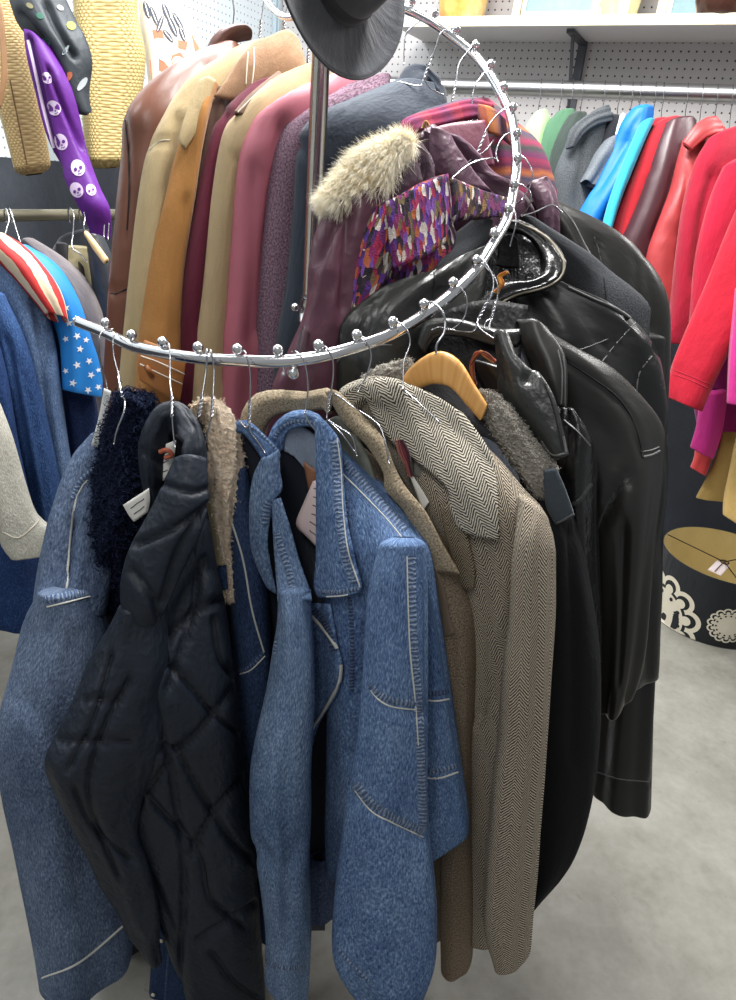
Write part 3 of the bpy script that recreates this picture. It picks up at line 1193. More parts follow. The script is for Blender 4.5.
tagp = hub + ZV * 0.004 - fdir * 0.05 + np.array([-0.03, 0, -0.012])
e1, e2 = unit(np.array([-0.7, -0.75, -0.12])), unit(np.array([0.75, -0.7, -0.05]))
m.sheet([[hub - e2 * 0.026 + e1 * q, hub + e1 * q, hub + e2 * 0.026 + e1 * q] for q in (0.012, 0.05, 0.105)], plain((226, 210, 208), 0.7, 0, 'card_pink'), px=False, th=0.0015, seg=3)
m.tube([hub + e1 * 0.0 + ZV * 0.004, hub + e1 * 0.05 + ZV * 0.006, hub + e1 * 0.1 + ZV * 0.004], 0.0022, plain((96, 60, 70), 0.7, 0, 'pen_line'), n=6)
shade.part('price_tag', m, 'pale pink paper price tag')


def drum_ring(mesh, a0, z0, ro_, ri_, arc=(0, 2 * math.pi), n=28, lift=0.0012):
    rows = []
    for r in (ro_, (ro_ + ri_) / 2, ri_):
        row = []
        for s in np.linspace(arc[0], arc[1], n):
            aa = a0 + r * math.cos(s) / SR
            zz = min(max(z0 + r * math.sin(s), 0.003), SH - 0.003)
            row.append(SC + np.array([math.cos(aa), math.sin(aa), 0]) * (SR + 0.003 + lift) + ZV * zz)
        rows.append(row)
    mesh.grid(np.array(rows), LACE)


def lace_flower(a0, z0, R_, petals, pr):
    me = Mesh()
    drum_ring(me, a0, z0, R_ * 0.70, R_ * 0.0, n=48)
    for k in range(petals):
        s = 2 * math.pi * (k + 0.5) / petals
        pa, pz = a0 + R_ * 0.82 * math.cos(s) / SR, z0 + R_ * 0.82 * math.sin(s)
        if pz > SH + 0.02 or pz < -0.02:
            continue
        drum_ring(me, pa, pz, pr, pr * 0.62, arc=(s - 1.9, s + 1.9), lift=0.0016)
        drum_ring(me, a0 + R_ * 0.76 * math.cos(s) / SR, z0 + R_ * 0.76 * math.sin(s), pr * 0.42, 0, n=16, lift=0.0018)
    hole = Mesh()
    for k in range(petals):
        s = 2 * math.pi * k / petals
        aa, zz = a0 + R_ * 0.60 * math.cos(s) / SR, z0 + R_ * 0.60 * math.sin(s)
        if 0.01 < zz < SH - 0.01:
            rows = [[SC + np.array([math.cos(aa + r * math.cos(q) / SR), math.sin(aa + r * math.cos(q) / SR), 0]) * (SR + 0.0055) + ZV * (zz + r * math.sin(q)) for q in np.linspace(0, 2 * math.pi, 14)] for r in (R_ * 0.05, 0.0)]
            me.grid(np.array(rows), BLK)
    return me


base_a = math.atan2(-fdir[1], -fdir[0])
for da, z0, R_, pt, pr in ((-0.74, 0.03, 0.165, 11, 0.048), (0.36, 0.105, 0.075, 15, 0.0165), (1.5, 0.06, 0.12, 11, 0.036), (-1.9, 0.1, 0.08, 15, 0.018)):
    shade.part('lace_flower', lace_flower(base_a + da, z0, R_, pt, pr), 'cream scalloped lace flower')
shade.done()
INNER.update({
    'faded blue denim jacket with navy curly pile collar at the lower end of the spiral': (0, 0.5, 0.24, 0.26),
    'black diamond quilted nylon jacket with stand collar at the front of the rack': (2, 0.45, 0.24, 0.24),
    'dark brown jacket with cream sherpa collar beside the black quilted jacket': (3, 0.6, 0.22, 0.26),
    'mid blue denim jacket with upturned collar between the sherpa collar and the acid wash jacket': (4, 0.55, 0.24, 0.26),
    'bright blue acid wash denim jacket with big pointed collar in the middle of the front': (6, 0.6, 0.24, 0.26),
    'brown tweed blazer with notched lapel between the bright denim and the herringbone coat': (7, 0.5, 0.24, 0.28),
    'cream and black herringbone wool coat with wide collar': (8, 0.4, 0.24, 0.28),
    'black coat with grey teddy pile collar on the light wooden hanger': (9, 0.35, 0.24, 0.28),
    'black leather jacket with large pointed collar flap beside the grey teddy collar': (11, 0.6, 0.2, 0.32),
    'black leather jacket with smooth sloping shoulder and stitched epaulette flap on the right': (12, 0.6, 0.2, 0.34),
    'glossy creased black leather biker jacket with open round collar under the spiral': (14, 0.6, 0.2, 0.36),
    'long plain black leather coat with turned cuff at the right end of the rack': (16, 0.4, 0.2, 0.4),
})
# ------------------------------------------------------------------ front of the rack, left to right
DN_MID = denim((44, 64, 102), (118, 144, 180), 0.45, 0.5)
DN_PALE = denim((56, 78, 112), (148, 168, 194), 0.46, 0.7)
DN_GREY = denim((50, 64, 90), (132, 148, 172), 0.46, 0.8)
DN_DARK = denim((28, 40, 66), (74, 96, 132), 0.42, 0.5)
DN_DEEP = denim((24, 38, 72), (60, 92, 146), 0.40, 0.5)
SEAM = denim_seam()
SEAMD = denim_seam((30, 44, 76), (112, 132, 166))
CARD = plain((238, 236, 230), 0.75, 0, 'card_white')
CARDP = plain((226, 206, 204), 0.75, 0, 'card_pale')
INK = plain((70, 66, 84), 0.7, 0, 'pen_line')
NAVYLIN = cloth((24, 28, 40), var=0.3)


def tagcard(t, rows, m=CARD, lines=4, label='white paper price tag', name='price_tag'):
    """paper tag with a few lines of illegible pen writing"""
    me = Mesh().sheet(rows, m, th=0.0012, seg=4)
    if lines:
        r0, r1 = rows[0], rows[-1]
        for i in range(lines):
            f = (i + 1) / (lines + 1)
            a = np.array(r0[0]) * (1 - f) + np.array(r1[0]) * f
            b = np.array(r0[-1]) * (1 - f) + np.array(r1[-1]) * f
            pts = [(a * (1 - s) + b * s)[:2] + RNG.uniform(-0.5, 0.5, 2) for s in np.linspace(0.18, 0.8, 9)]
            me.seam(pts, 1.1, INK, lift=0.0006, smooth=False, step=2.5)
    t.part(name, me, label)


# --- 1 pale denim jacket with navy teddy collar
t = Thing('denim_jacket', 'faded blue denim jacket with navy curly pile collar at the lower end of the spiral', 'jacket')
m = Mesh().loft([(92, 436, 1.03, 128, 442, 1.06, .02), (76, 462, 1.0, 124, 480, 1.06, .04), (62, 510, .96, 112, 520, 1.04, .055), (52, 570, .92, 100, 565, 1.0, .06), (42, 615, .89, 96, 606, .97, .055)], DN_GREY, fold=.005, seed=1, grooves=[([(104, 470), (84, 484), (74, 505), (70, 540), (66, 590), (62, 612)], 4, .006), ([(72, 520), (69, 545), (67, 570)], 3.5, .02)])
m.seam([(104, 470), (86, 482), (76, 500), (71, 530), (68, 565), (66, 590), (58, 603), (48, 606)], 2.2, THREADW)
m.seam([(98, 466), (82, 480), (73, 498)], 6, SEAM)
t.part('shoulder', m)
m = Mesh().loft([(44, 598, .885, 92, 592, .96, .03), (35, 630, .87, 98, 622, .95, .06), (20, 680, .85, 108, 665, .93, .07), (4, 730, .83, 118, 712, .92, .075), (3, 775, .82, 122, 770, .90, .07), (18, 860, .80, 126, 850, .87, .07), (34, 940, .78, 130, 905, .85, .065), (44, 1000, .775, 127, 945, .835, .062)], DN_GREY, fold=.007, wr=.003, wf=22, seed=2, grooves=[([(30, 700), (60, 740), (100, 745)], 9, .006), ([(70, 640), (62, 720), (74, 800), (80, 900)], 10, .007), ([(20, 800), (70, 830), (120, 830)], 8, .004)])
m.seam([(46, 600), (66, 596), (91, 590)], 9, SEAM)
m.seam([(47, 607), (68, 602), (92, 596)], 2.0, THREADW)
m.seam([(42, 978), (80, 962), (128, 922)], 2.2, THREADW)
t.part('sleeve', m)
t.loft('body', [(100, 470, 1.07, 150, 470, 1.09, .02), (84, 540, 1.05, 165, 540, 1.08, .05), (92, 640, 1.03, 170, 640, 1.06, .06), (100, 760, 1.01, 175, 760, 1.05, .06), (105, 900, 1.0, 175, 880, 1.04, .06), (110, 960, 1.0, 170, 930, 1.04, .05)], cloth((20, 19, 22), var=.4), label='dark lining side', seed=3)
PILE_N = pile((10, 13, 24), (44, 52, 78), 210)
m = Mesh().loft([(122, 398, .99, 150, 398, 1.02, .018), (108, 440, .98, 156, 440, 1.02, .035), (97, 490, .965, 150, 500, 1.01, .04), (88, 540, .955, 140, 545, 1.0, .036), (86, 580, .955, 126, 585, .99, .025), (92, 604, .97, 114, 604, .98, .014)], PILE_N, n=120, step=.004, lump=.004, lumpf=520, fold=.006, kf=(3, 9), fv=30, seed=4, open_bottom=False)
V, N = surf(m)
strands(m, V, N, np.array([0.0, -0.1, -0.25]), 0.011, PILE_N, 6000, width=.0011, curl=.0035, jitter=.5, seed=5)
t.part('collar', m, 'navy curly pile collar')
t.sheet('hang_loop', [[(104, 388, 1.05), (111, 391, 1.05)], [(99, 415, 1.04), (107, 417, 1.04)], [(91, 446, 1.02), (102, 448, 1.02)]], cloth((200, 204, 204), var=.12, rough=.5), label='translucent pale tab', th=.002)
tagcard(t, [[(123, 505, .925), (149, 488, .925)], [(128, 514, .923), (150, 500, .923)], [(134, 522, .92), (148, 512, .922)]], lines=2)
t.done()

# --- 2 black quilted jacket
QB = satin((32, 38, 48), .5, .45, 30, .28)
t = Thing('quilted_jacket', 'black diamond quilted nylon jacket with stand collar at the front of the rack', 'jacket')
quilt = [[(142, 545), (166, 535), (205, 508)], [(142, 600), (160, 560), (203, 520), (212, 490)], [(118, 625), (150, 690), (175, 790), (185, 880), (178, 985)], [(120, 650), (160, 660), (185, 680), (215, 715), (240, 735)], [(168, 640), (200, 610), (222, 600)], [(100, 690), (140, 740), (178, 750), (215, 715), (232, 690)], [(178, 750), (215, 815), (240, 850), (256, 860)], [(178, 752), (150, 790), (118, 830)], [(190, 860), (215, 815), (250, 770)], [(150, 800), (200, 855), (212, 900), (245, 930)], [(200, 940), (225, 925), (255, 905)], [(205, 560), (195, 610), (168, 690)], [(215, 620), (222, 660), (238, 680)], [(212, 955), (235, 985), (258, 1000)]]
gq = [(q, 3.2, .012) for q in quilt] + [([(205, 570), (180, 610), (160, 660)], 9, .012), ([(150, 880), (178, 950), (185, 1000)], 6, .01)]
m = Mesh().loft([(172, 505, .90, 203, 478, .91, .03), (156, 545, .88, 209, 520, .895, .045), (142, 590, .86, 216, 560, .88, .055), (124, 632, .835, 225, 612, .87, .065), (108, 690, .80, 234, 690, .845, .065), (112, 770, .79, 245, 780, .835, .065), (136, 860, .78, 254, 860, .825, .065), (160, 930, .775, 260, 940, .82, .062), (182, 1000, .77, 265, 1010, .81, .06), (192, 1060, .77, 268, 1065, .81, .058)], QB, n=120, step=.006, fold=.006, wr=.003, wf=60, seed=10, grooves=gq)
for q in quilt[3:]:
    m.seam(q, 1.3, DARKTHREAD, lift=.0003)
t.part('body', m)
sq = [([(110, 655), (92, 720), (68, 770)], 3.0, .01), ([(58, 740), (95, 742), (130, 740)], 3.0, .008), ([(130, 680), (100, 740), (90, 800), (120, 880)], 3.2, .01), ([(75, 790), (95, 830), (130, 860)], 3, .008), ([(85, 700), (120, 700)], 3, .007)]
m = Mesh().loft([(118, 612, .82, 165, 600, .84, .03), (92, 668, .79, 165, 660, .82, .05), (62, 735, .76, 158, 740, .80, .055), (48, 770, .752, 140, 785, .79, .055), (62, 810, .755, 135, 825, .78, .055), (92, 868, .76, 150, 862, .775, .05), (118, 915, .765, 158, 905, .775, .045), (140, 948, .77, 158, 945, .775, .04)], QB, n=96, step=.007, fold=.005, wr=.004, wf=55, seed=11, grooves=sq)
for q, *_x in sq:
    m.seam(q, 1.3, DARKTHREAD, lift=.0003)
t.part('sleeve', m)
m = Mesh()
m.loft([(149, 506, .925, 158, 512, .935, .010), (145, 475, .925, 158, 484, .95, .012), (142, 438, .935, 162, 454, .955, .014), (156, 407, .95, 174, 436, .955, .015), (178, 401, .95, 182, 436, .935, .015), (197, 418, .93, 182, 446, .91, .015), (206, 448, .905, 180, 464, .895, .015), (207, 478, .895, 172, 486, .885, .015)], QB, n=48, step=.006, fold=.003, wr=.0025, wf=70, seed=12, grooves=[([(166, 402), (172, 440)], 2.2, .006), ([(192, 412), (180, 446)], 2.2, .006), ([(207, 455), (178, 470)], 2.2, .006), ([(140, 450), (160, 462)], 2.2, .006), ([(144, 485), (158, 490)], 2.2, .006), ([(180, 404), (196, 430), (200, 470)], 2.5, .005)], open_bottom=False)
t.part('collar', m)
m = Mesh().sheet([[(180, 458, .90), (192, 455, .885), (205, 458, .89)], [(164, 484, .89), (186, 478, .868), (207, 484, .875)], [(148, 515, .878), (178, 510, .85), (206, 508, .862)], [(131, 552, .862), (164, 548, .832), (198, 536, .85)], [(123, 585, .85), (150, 588, .822), (178, 578, .838)], [(124, 606, .845), (142, 615, .822), (158, 616, .832)], [(134, 630, .84), (139, 633, .83), (144, 634, .832)]], QB, th=.016, fold=.004, seed=13, seg=10, over=t.prev('body'), grooves=[([(140, 545), (166, 533), (206, 505)], 3, .012), ([(200, 512), (176, 550), (160, 600)], 3, .010), ([(136, 570), (150, 590), (156, 612)], 3, .01), ([(168, 486), (190, 492), (206, 488)], 2.5, .008)])
t.part('lapel', m)
t.sheet('lining', [[(150, 440, .975), (165, 430, .975), (186, 440, .97)], [(148, 480, .97), (160, 470, .975), (186, 470, .96)], [(150, 530, .96), (160, 525, .97), (180, 510, .95)]], cloth((22, 23, 28), var=.3), th=.006)
tagcard(t, [[(158, 447, .955), (176, 440, .945)], [(154, 462, .955), (174, 458, .945)], [(158, 484, .95), (168, 478, .945)]], lines=3)
m = Mesh().tube([P(160, 452, .94), P(167, 450, .935), P(172, 455, .935), P(165, 458, .938)], .0035, plain((176, 96, 70), .6, 0, 'rust_cord'), n=8)
t.part('tag_string', m, 'rust coloured tag string')
t.done()

# --- denim seen under the quilted one
t = Thing('denim_jacket', 'dark denim jacket front with pale snaps peeping out below the black quilted jacket', 'jacket')
m = Mesh().loft([(160, 870, .90, 250, 870, .92, .03), (156, 920, .89, 250, 920, .91, .045), (150, 985, .88, 252, 985, .90, .045), (147, 1060, .88, 252, 1060, .90, .045)], DN_DARK, seed=14, fold=.004)
m.seam([(160, 905), (157, 930), (152, 970), (148, 1010)], 5, SEAMD)
m.seam([(172, 920), (168, 960), (164, 1010)], 2, SEAMD)
t.part('body', m)
for x, y in ((161, 941), (153, 995)):
    b = Mesh()
    b.ball(P(x, y, .875), .0045, plain((226, 216, 196), .35, .4, 'snap_metal'), sc=(1, .6, 1))
    t.part('snap', b)
t.done()

# --- 3 brown jacket with cream sherpa collar
SHER = pile((236, 206, 174), (255, 240, 220), 150)
t = Thing('shearling_jacket', 'dark brown jacket with cream sherpa collar beside the black quilted jacket', 'jacket')
m = Mesh().loft([(193, 408, .955, 208, 401, .96, .012), (200, 402, .95, 218, 416, .965, .016), (209, 418, .945, 234, 432, .96, .02), (212, 455, .94, 241, 462, .955, .022), (209, 490, .935, 237, 490, .95, .022), (211, 520, .93, 230, 525, .945, .018), (217, 560, .925, 228, 562, .94, .014), (222, 598, .92, 231, 600, .935, .01)], SHER, n=130, step=.0035, lump=.0028, lumpf=650, fold=.004, kf=(3, 9), fv=30, seed=20, open_bottom=False)
V, N = surf(m)
strands(m, V, N, np.array([0.0, 0, 0]), 0.0035, SHER, 4000, width=.0007, curl=.0015, jitter=.8, seed=21)
t.part('collar', m, 'cream sherpa collar')
t.loft('body', [(196, 415, .985, 216, 415, .99, .012), (200, 450, .975, 224, 455, .985, .025), (203, 510, .965, 232, 520, .98, .03), (208, 600, .95, 236, 610, .965, .04), (222, 700, .94, 246, 700, .955, .04), (235, 850, .93, 262, 850, .95, .04)], cloth((44, 38, 34), var=.3), seed=22)
t.sheet('facing', [[(201, 500, .945), (212, 497, .935)], [(204, 540, .94), (219, 535, .93)], [(208, 570, .935), (225, 566, .925)]], cloth((170, 156, 126), var=.2, fine=200), label='khaki striped facing', th=.005, fold=.001)
m = Mesh().sheet([[(209, 570, .93), (226, 565, .922)], [(211, 580, .928), (227, 578, .92)], [(214, 592, .926), (228, 589, .918)]], DN_DARK, th=.006)
m.seam([(210, 571), (226, 566)], 3, SEAM)
t.part('pocket_trim', m, 'frayed denim trim')
t.done()

# --- 4 mid blue denim jacket, second on the front
t = Thing('denim_jacket', 'mid blue denim jacket with upturned collar between the sherpa collar and the acid wash jacket', 'jacket')
m = Mesh().loft([(236, 470, .945, 246, 468, .95, .012), (229, 515, .935, 254, 520, .945, .025), (229, 560, .92, 264, 580, .935, .035), (233, 620, .905, 268, 640, .925, .04), (238, 700, .895, 268, 700, .915, .045), (243, 780, .885, 268, 780, .905, .045), (250, 860, .88, 272, 860, .90, .04), (254, 930, .88, 276, 930, .90, .04)], DN_DARK, fold=.004, seed=24)
m.seam([(231, 520), (243, 560), (252, 610), (264, 652)], 2, THREADW)
m.seam([(239, 671), (250, 667), (264, 653)], 5, SEAMD)
m.seam([(240, 674), (251, 670), (265, 656)], 1.6, THREADW)
t.part('body', m)
t.sheet('lining', [[(230, 424, .975), (250, 428, .965), (272, 450, .955)], [(232, 470, .965), (248, 470, .965), (262, 470, .95)], [(238, 520, .955), (255, 520, .955), (270, 515, .945)], [(246, 600, .955), (270, 600, .955), (318, 600, .95)], [(246, 760, .945), (270, 760, .945), (330, 760, .94)], [(256, 930, .93), (275, 930, .93), (325, 930, .93)]], NAVYLIN, th=.006)
m = Mesh().loft([(231, 424, .965, 237, 434, .955, .008), (247, 420, .96, 243, 434, .95, .009), (262, 432, .945, 253, 446, .94, .009), (277, 447, .93, 262, 460, .925, .009), (281, 455, .925, 266, 470, .92, .009)], DN_MID, fold=.001, seed=25, n=28, open_bottom=False)
m.seam([(240, 422), (256, 430), (270, 443), (278, 452)], 2.5, SEAM)
t.part('collar', m)
m = Mesh().sheet([[(262, 458, .925), (270, 455, .918), (279, 449, .918)], [(254, 475, .925), (268, 475, .91), (280, 470, .912)], [(250, 497, .922), (266, 494, .905), (282, 489, .906)], [(249, 520, .918), (260, 515, .902), (273, 503, .904)], [(250, 545, .915), (260, 545, .90), (268, 540, .90)], [(256, 565, .91), (264, 566, .898), (271, 565, .898)], [(268, 588, .902), (273, 592, .896), (277, 594, .896)]], DN_PALE, th=.006, fold=.0012, seed=26, over=t.prev('body', 'lining', 'collar'))
m.seam([(280, 489), (272, 497), (266, 512), (265, 540), (268, 568), (275, 592)], 8, SEAM)
m.seam([(282, 491), (275, 499), (270, 515), (269, 540), (272, 566), (277, 592)], 1.5, THREADW)
m.seam([(238, 437), (246, 452), (254, 466)], 3, SEAM)
t.part('lapel', m)
m = Mesh().sheet([[(272, 500, .905), (280, 498, .90)], [(273, 530, .895), (290, 528, .885)], [(275, 560, .88), (300, 562, .868)], [(277, 585, .86), (310, 590, .845)], [(278, 602, .84), (312, 600, .825)]], DN_PALE, th=.008, fold=.001, over=t.prev('body', 'lining'))
m.seam([(274, 525), (282, 550), (290, 575), (293, 598)], 7, SEAM)
m.seam([(296, 592), (312, 593)], 3, SEAM)
t.part('front_edge', m)
m = Mesh().loft([(278, 594, .835, 311, 591, .835, .02), (276, 640, .80, 311, 640, .815, .04), (271, 690, .775, 309, 690, .80, .05), (258, 745, .755, 307, 745, .785, .055), (251, 785, .745, 307, 790, .775, .057), (253, 840, .735, 307, 840, .765, .055), (261, 890, .73, 308, 895, .757, .05), (267, 940, .725, 308, 945, .75, .046), (266, 986, .72, 306, 990, .745, .043)], DN_PALE, fold=.005, wr=.0025, wf=26, seed=27, grooves=[([(296, 640), (290, 720), (284, 800), (290, 870)], 7, .007), ([(258, 850), (275, 870), (285, 900), (286, 950)], 8, .012), ([(300, 840), (290, 880), (295, 930)], 7, .006)])
m.seam([(266, 962), (285, 968), (307, 968)], 6, SEAM)
m.seam([(279, 600), (277, 630), (274, 655)], 3, SEAM)
t.part('sleeve', m)
t.done()

# --- 5 main acid wash denim jacket
AW = denim((40, 62, 104), (146, 172, 204), .45, .6)
t = Thing('denim_jacket', 'bright blue acid wash denim jacket with big pointed collar in the middle of the front', 'jacket')
m = Mesh().loft([(318, 440, .935, 346, 452, .92, .02), (322, 480, .915, 388, 490, .87, .045), (326, 520, .90, 414, 528, .81, .055), (328, 560, .885, 424, 555, .775, .06), (332, 620, .87, 432, 600, .765, .06), (332, 690, .86, 445, 680, .76, .06), (330, 760, .85, 457, 760, .755, .058), (328, 830, .845, 466, 815, .75, .055), (330, 872, .845, 467, 836, .75, .05)], AW, fold=.005, seed=30, n=72, grooves=[([(345, 470), (348, 560), (350, 640)], 4, .006), ([(372, 600), (362, 680), (350, 760)], 7, .014), ([(352, 560), (362, 620), (358, 700)], 8, .008), ([(424, 560), (428, 640), (428, 740), (428, 820)], 5, .012)])
m.seam([(344, 462), (362, 482), (384, 506), (405, 530)], 9, SEAM)
m.seam([(343, 474), (362, 493), (384, 516), (402, 538), (405, 545)], 1.5, THREADW)
m.seam([(350, 452), (372, 470), (395, 490), (418, 528)], 5, SEAM)
m.seam([(350, 590), (352, 640), (352, 690)], 5, SEAMD)
m.seam([(346, 500), (348, 540), (349, 570)], 4, SEAMD)
m.seam([(424, 700), (436, 701), (449, 699)], 2, THREADW)
m.seam([(424, 693), (436, 694), (448, 691)], 6, SEAMD)
m.seam([(426, 778), (440, 778), (458, 772)], 2, THREADW)
m.seam([(426, 771), (440, 771), (457, 765)], 6, SEAM)
t.part('body', m)
m = Mesh().loft([(384, 546, .785, 423, 548, .76, .03), (374, 590, .765, 424, 590, .74, .045), (370, 640, .745, 424, 640, .72, .05), (366, 690, .73, 424, 692, .705, .055), (358, 745, .715, 425, 750, .695, .057), (350, 790, .705, 425, 800, .685, .06), (344, 830, .70, 428, 836, .68, .062), (336, 880, .692, 434, 890, .672, .064), (334, 938, .682, 436, 942, .662, .064), (347, 966, .675, 434, 968, .657, .06), (366, 988, .67, 426, 990, .655, .055)], AW, fold=.006, wr=.002, wf=26, seed=31, n=64, grooves=[([(380, 600), (376, 680)], 8, .006), ([(346, 792), (372, 812), (424, 838)], 5, .008), ([(366, 690), (385, 704), (422, 712)], 4, .006)])
m.seam([(412, 556), (412, 600), (414, 650), (418, 700), (421, 760), (423, 830)], 9, SEAM)
m.seam([(407, 556), (408, 600), (410, 650), (415, 700), (418, 745)], 1.5, THREADW)
m.seam([(371, 685), (378, 694), (392, 700), (417, 704)], 8, SEAM)
m.seam([(371, 690), (379, 700), (393, 707), (418, 710)], 1.5, THREADW)
m.seam([(355, 784), (372, 804), (392, 816), (423, 831)], 10, SEAM)
m.seam([(355, 790), (371, 811), (391, 822), (423, 837)], 1.5, THREADW)
m.seam([(337, 948), (352, 965), (370, 982)], 3, SEAM)
t.part('sleeve', m)
m = Mesh().loft([(266, 446, .955, 284, 448, .96, .010), (272, 428, .958, 286, 438, .96, .012), (284, 415, .955, 290, 430, .955, .013), (300, 410, .95, 300, 427, .945, .013), (318, 414, .94, 314, 428, .935, .012), (330, 428, .93, 318, 438, .925, .010)], AW, fold=.002, wr=.001, wf=120, seed=32, n=32, open_bottom=False)
m.seam([(274, 440), (282, 428), (298, 421), (318, 424)], 4, SEAM)
t.part('collar', m, 'collar stand at the back of the neck')
m = Mesh().sheet([[(317, 419, .925), (323, 420, .915), (329, 430, .915)], [(316, 450, .918), (325, 446, .90), (340, 442, .90)], [(317, 490, .905), (330, 488, .882), (344, 486, .882)], [(317, 525, .892), (333, 525, .868), (348, 524, .866)], [(316, 560, .878), (335, 560, .853), (355, 560, .85)], [(314, 586, .868), (337, 588, .842), (362, 584, .838)], [(318, 597, .862), (340, 597, .838), (361, 592, .835)]], AW, th=.007, fold=.002, seed=33, over=t.prev('body'), gap=.01)
m.seam([(333, 436), (337, 470), (339, 510), (344, 550), (354, 583)], 9, SEAM)
m.seam([(337, 438), (341, 470), (343, 510), (348, 550), (360, 587)], 1.5, THREADW)
m.seam([(322, 592), (340, 592), (360, 588)], 5, SEAM)
m.seam([(318, 597), (340, 596), (361, 592)], 1.6, THREADW)
t.part('lapel', m)
t.sheet('lining', [[(282, 425, .972), (300, 424, .967), (318, 430, .955)], [(280, 480, .965), (300, 475, .965), (320, 480, .945)], [(282, 540, .95), (300, 540, .955), (322, 540, .925)], [(296, 620, .93), (315, 620, .935), (336, 620, .91)], [(304, 740, .91), (320, 740, .91), (345, 740, .90)], [(304, 880, .90), (320, 880, .90), (345, 880, .89)]], NAVYLIN, th=.006)
t.sheet('back_yoke', [[(283, 426, .968), (300, 426, .962), (317, 436, .95)], [(284, 450, .965), (302, 452, .96), (317, 462, .945)], [(285, 446, .963), (304, 468, .957), (318, 488, .942)]], cloth((136, 148, 166), var=.2, fine=300), label='pale inner yoke', th=.004)
t.sheet('patch', [[(303, 461, .948), (318, 472, .938)], [(306, 476, .946), (318, 482, .938)], [(309, 491, .945), (319, 494, .936)]], leather((150, 104, 78), .5, .2), label='brown leather patch', th=.003, seg=4)
tagcard(t, [[(313, 481, .925), (326, 478, .905)], [(304, 502, .928), (322, 505, .905)], [(296, 524, .93), (318, 532, .905)], [(306, 536, .925), (318, 549, .902)]], CARDP, lines=6, label='pale handwritten price tag')
m = Mesh().sheet([[(309, 604, .888), (318, 603, .885), (330, 604, .885)], [(311, 625, .88), (326, 628, .868), (338, 648, .868)], [(309, 655, .878), (326, 658, .86), (342, 668, .856)], [(308, 690, .875), (324, 692, .858), (337, 694, .852)], [(307, 725, .872), (314, 726, .86), (320, 722, .855)], [(306, 752, .87), (308, 753, .864), (310, 752, .86)]], AW, th=.006, fold=.001, seed=34, over=t.prev('body', 'lining'))
m.seam([(312, 616), (326, 632), (338, 650), (341, 668), (337, 688), (322, 714), (312, 730), (309, 750)], 3.2, THREADW, lift=.003)
m.seam([(314, 610), (328, 630), (335, 652)], 8, SEAMD)
t.part('front_edge', m)
m = Mesh().loft([(303, 862, .865, 340, 858, .87, .02), (303, 885, .862, 338, 885, .868, .024), (305, 916, .86, 334, 912, .865, .022)], denim((40, 50, 76), (110, 124, 152), .45, .3), fold=.004, kf=(8, 16), seed=35, n=64)
t.part('waistband', m)
t.done()

# --- 6 brown tweed blazer
TWB = tweed((66, 56, 48), (158, 142, 122), 420)
TWL = tweed((100, 88, 72), (190, 174, 148), 400)
t = Thing('tweed_blazer', 'brown tweed blazer with notched lapel between the bright denim and the herringbone coat', 'blazer')
m = Mesh().loft([(238, 440, 1.0, 262, 446, 1.005, .010), (242, 412, .998, 268, 424, 1.0, .014), (256, 394, 1.0, 276, 416, 1.0, .015), (280, 390, .998, 290, 412, .995, .015), (306, 392, .99, 308, 412, .985, .014), (327, 388, .975, 324, 410, .975, .012), (336, 396, .965, 328, 414, .965, .010)], TWL, fold=.002, seed=40, n=32, open_bottom=False)
t.part('collar', m)
m = Mesh().sheet([[(326, 391, .965), (331, 390, .955), (337, 394, .955)], [(334, 404, .955), (341, 402, .94), (350, 405, .94)], [(345, 422, .94), (356, 421, .922), (370, 424, .922)], [(368, 445, .915), (376, 442, .897), (385, 442, .897)], [(384, 472, .893), (390, 468, .878), (396, 470, .878)], [(386, 490, .885), (396, 489, .862), (408, 490, .86)], [(405, 512, .865), (415, 510, .845), (426, 512, .842)], [(418, 545, .85), (430, 543, .832), (443, 545, .828)], [(428, 575, .842), (444, 572, .825), (460, 574, .82)]], TWL, th=.007, fold=.001, seed=41)
t.part('lapel', m)
m = Mesh().loft([(404, 520, .872, 440, 536, .85, .012), (418, 560, .858, 456, 565, .838, .03), (426, 600, .85, 474, 605, .832, .04), (434, 650, .842, 478, 645, .825, .045), (440, 700, .838, 476, 700, .82, .045), (444, 750, .835, 473, 750, .818, .042), (444, 820, .83, 474, 820, .815, .04), (442, 900, .825, 476, 900, .81, .038), (443, 963, .82, 471, 965, .808, .034)], TWB, fold=.005, seed=42, grooves=[([(452, 640), (458, 720), (458, 820)], 5, .008)])
t.part('sleeve', m)
t.loft('body', [(300, 430, .995, 340, 425, .985, .02), (330, 500, .975, 420, 510, .92, .035), (350, 600, .95, 440, 600, .89, .05), (360, 720, .93, 446, 720, .88, .055), (365, 850, .92, 450, 850, .875, .055), (370, 930, .915, 452, 930, .87, .05)], TWB, seed=43)
m = Mesh().sheet([[(424, 545, .842), (428, 548, .838)], [(428, 580, .838), (443, 585, .828)], [(432, 612, .835), (450, 618, .824)], [(436, 641, .832), (455, 633, .822)]], cloth((112, 98, 84), var=.12, rough=.6), th=.004)
t.part('facing', m, 'smooth brown facing')
GREYL = satin((98, 100, 92), .5, .4, 30)
t.sheet('lining', [[(327, 420, .955), (340, 416, .945), (352, 430, .94)], [(334, 438, .945), (350, 434, .935), (366, 452, .925)], [(350, 462, .93), (362, 462, .92), (374, 472, .91)], [(366, 482, .915), (374, 484, .905), (382, 496, .895)]], GREYL, label='olive grey lining', th=.006, fold=.003)
t.done()

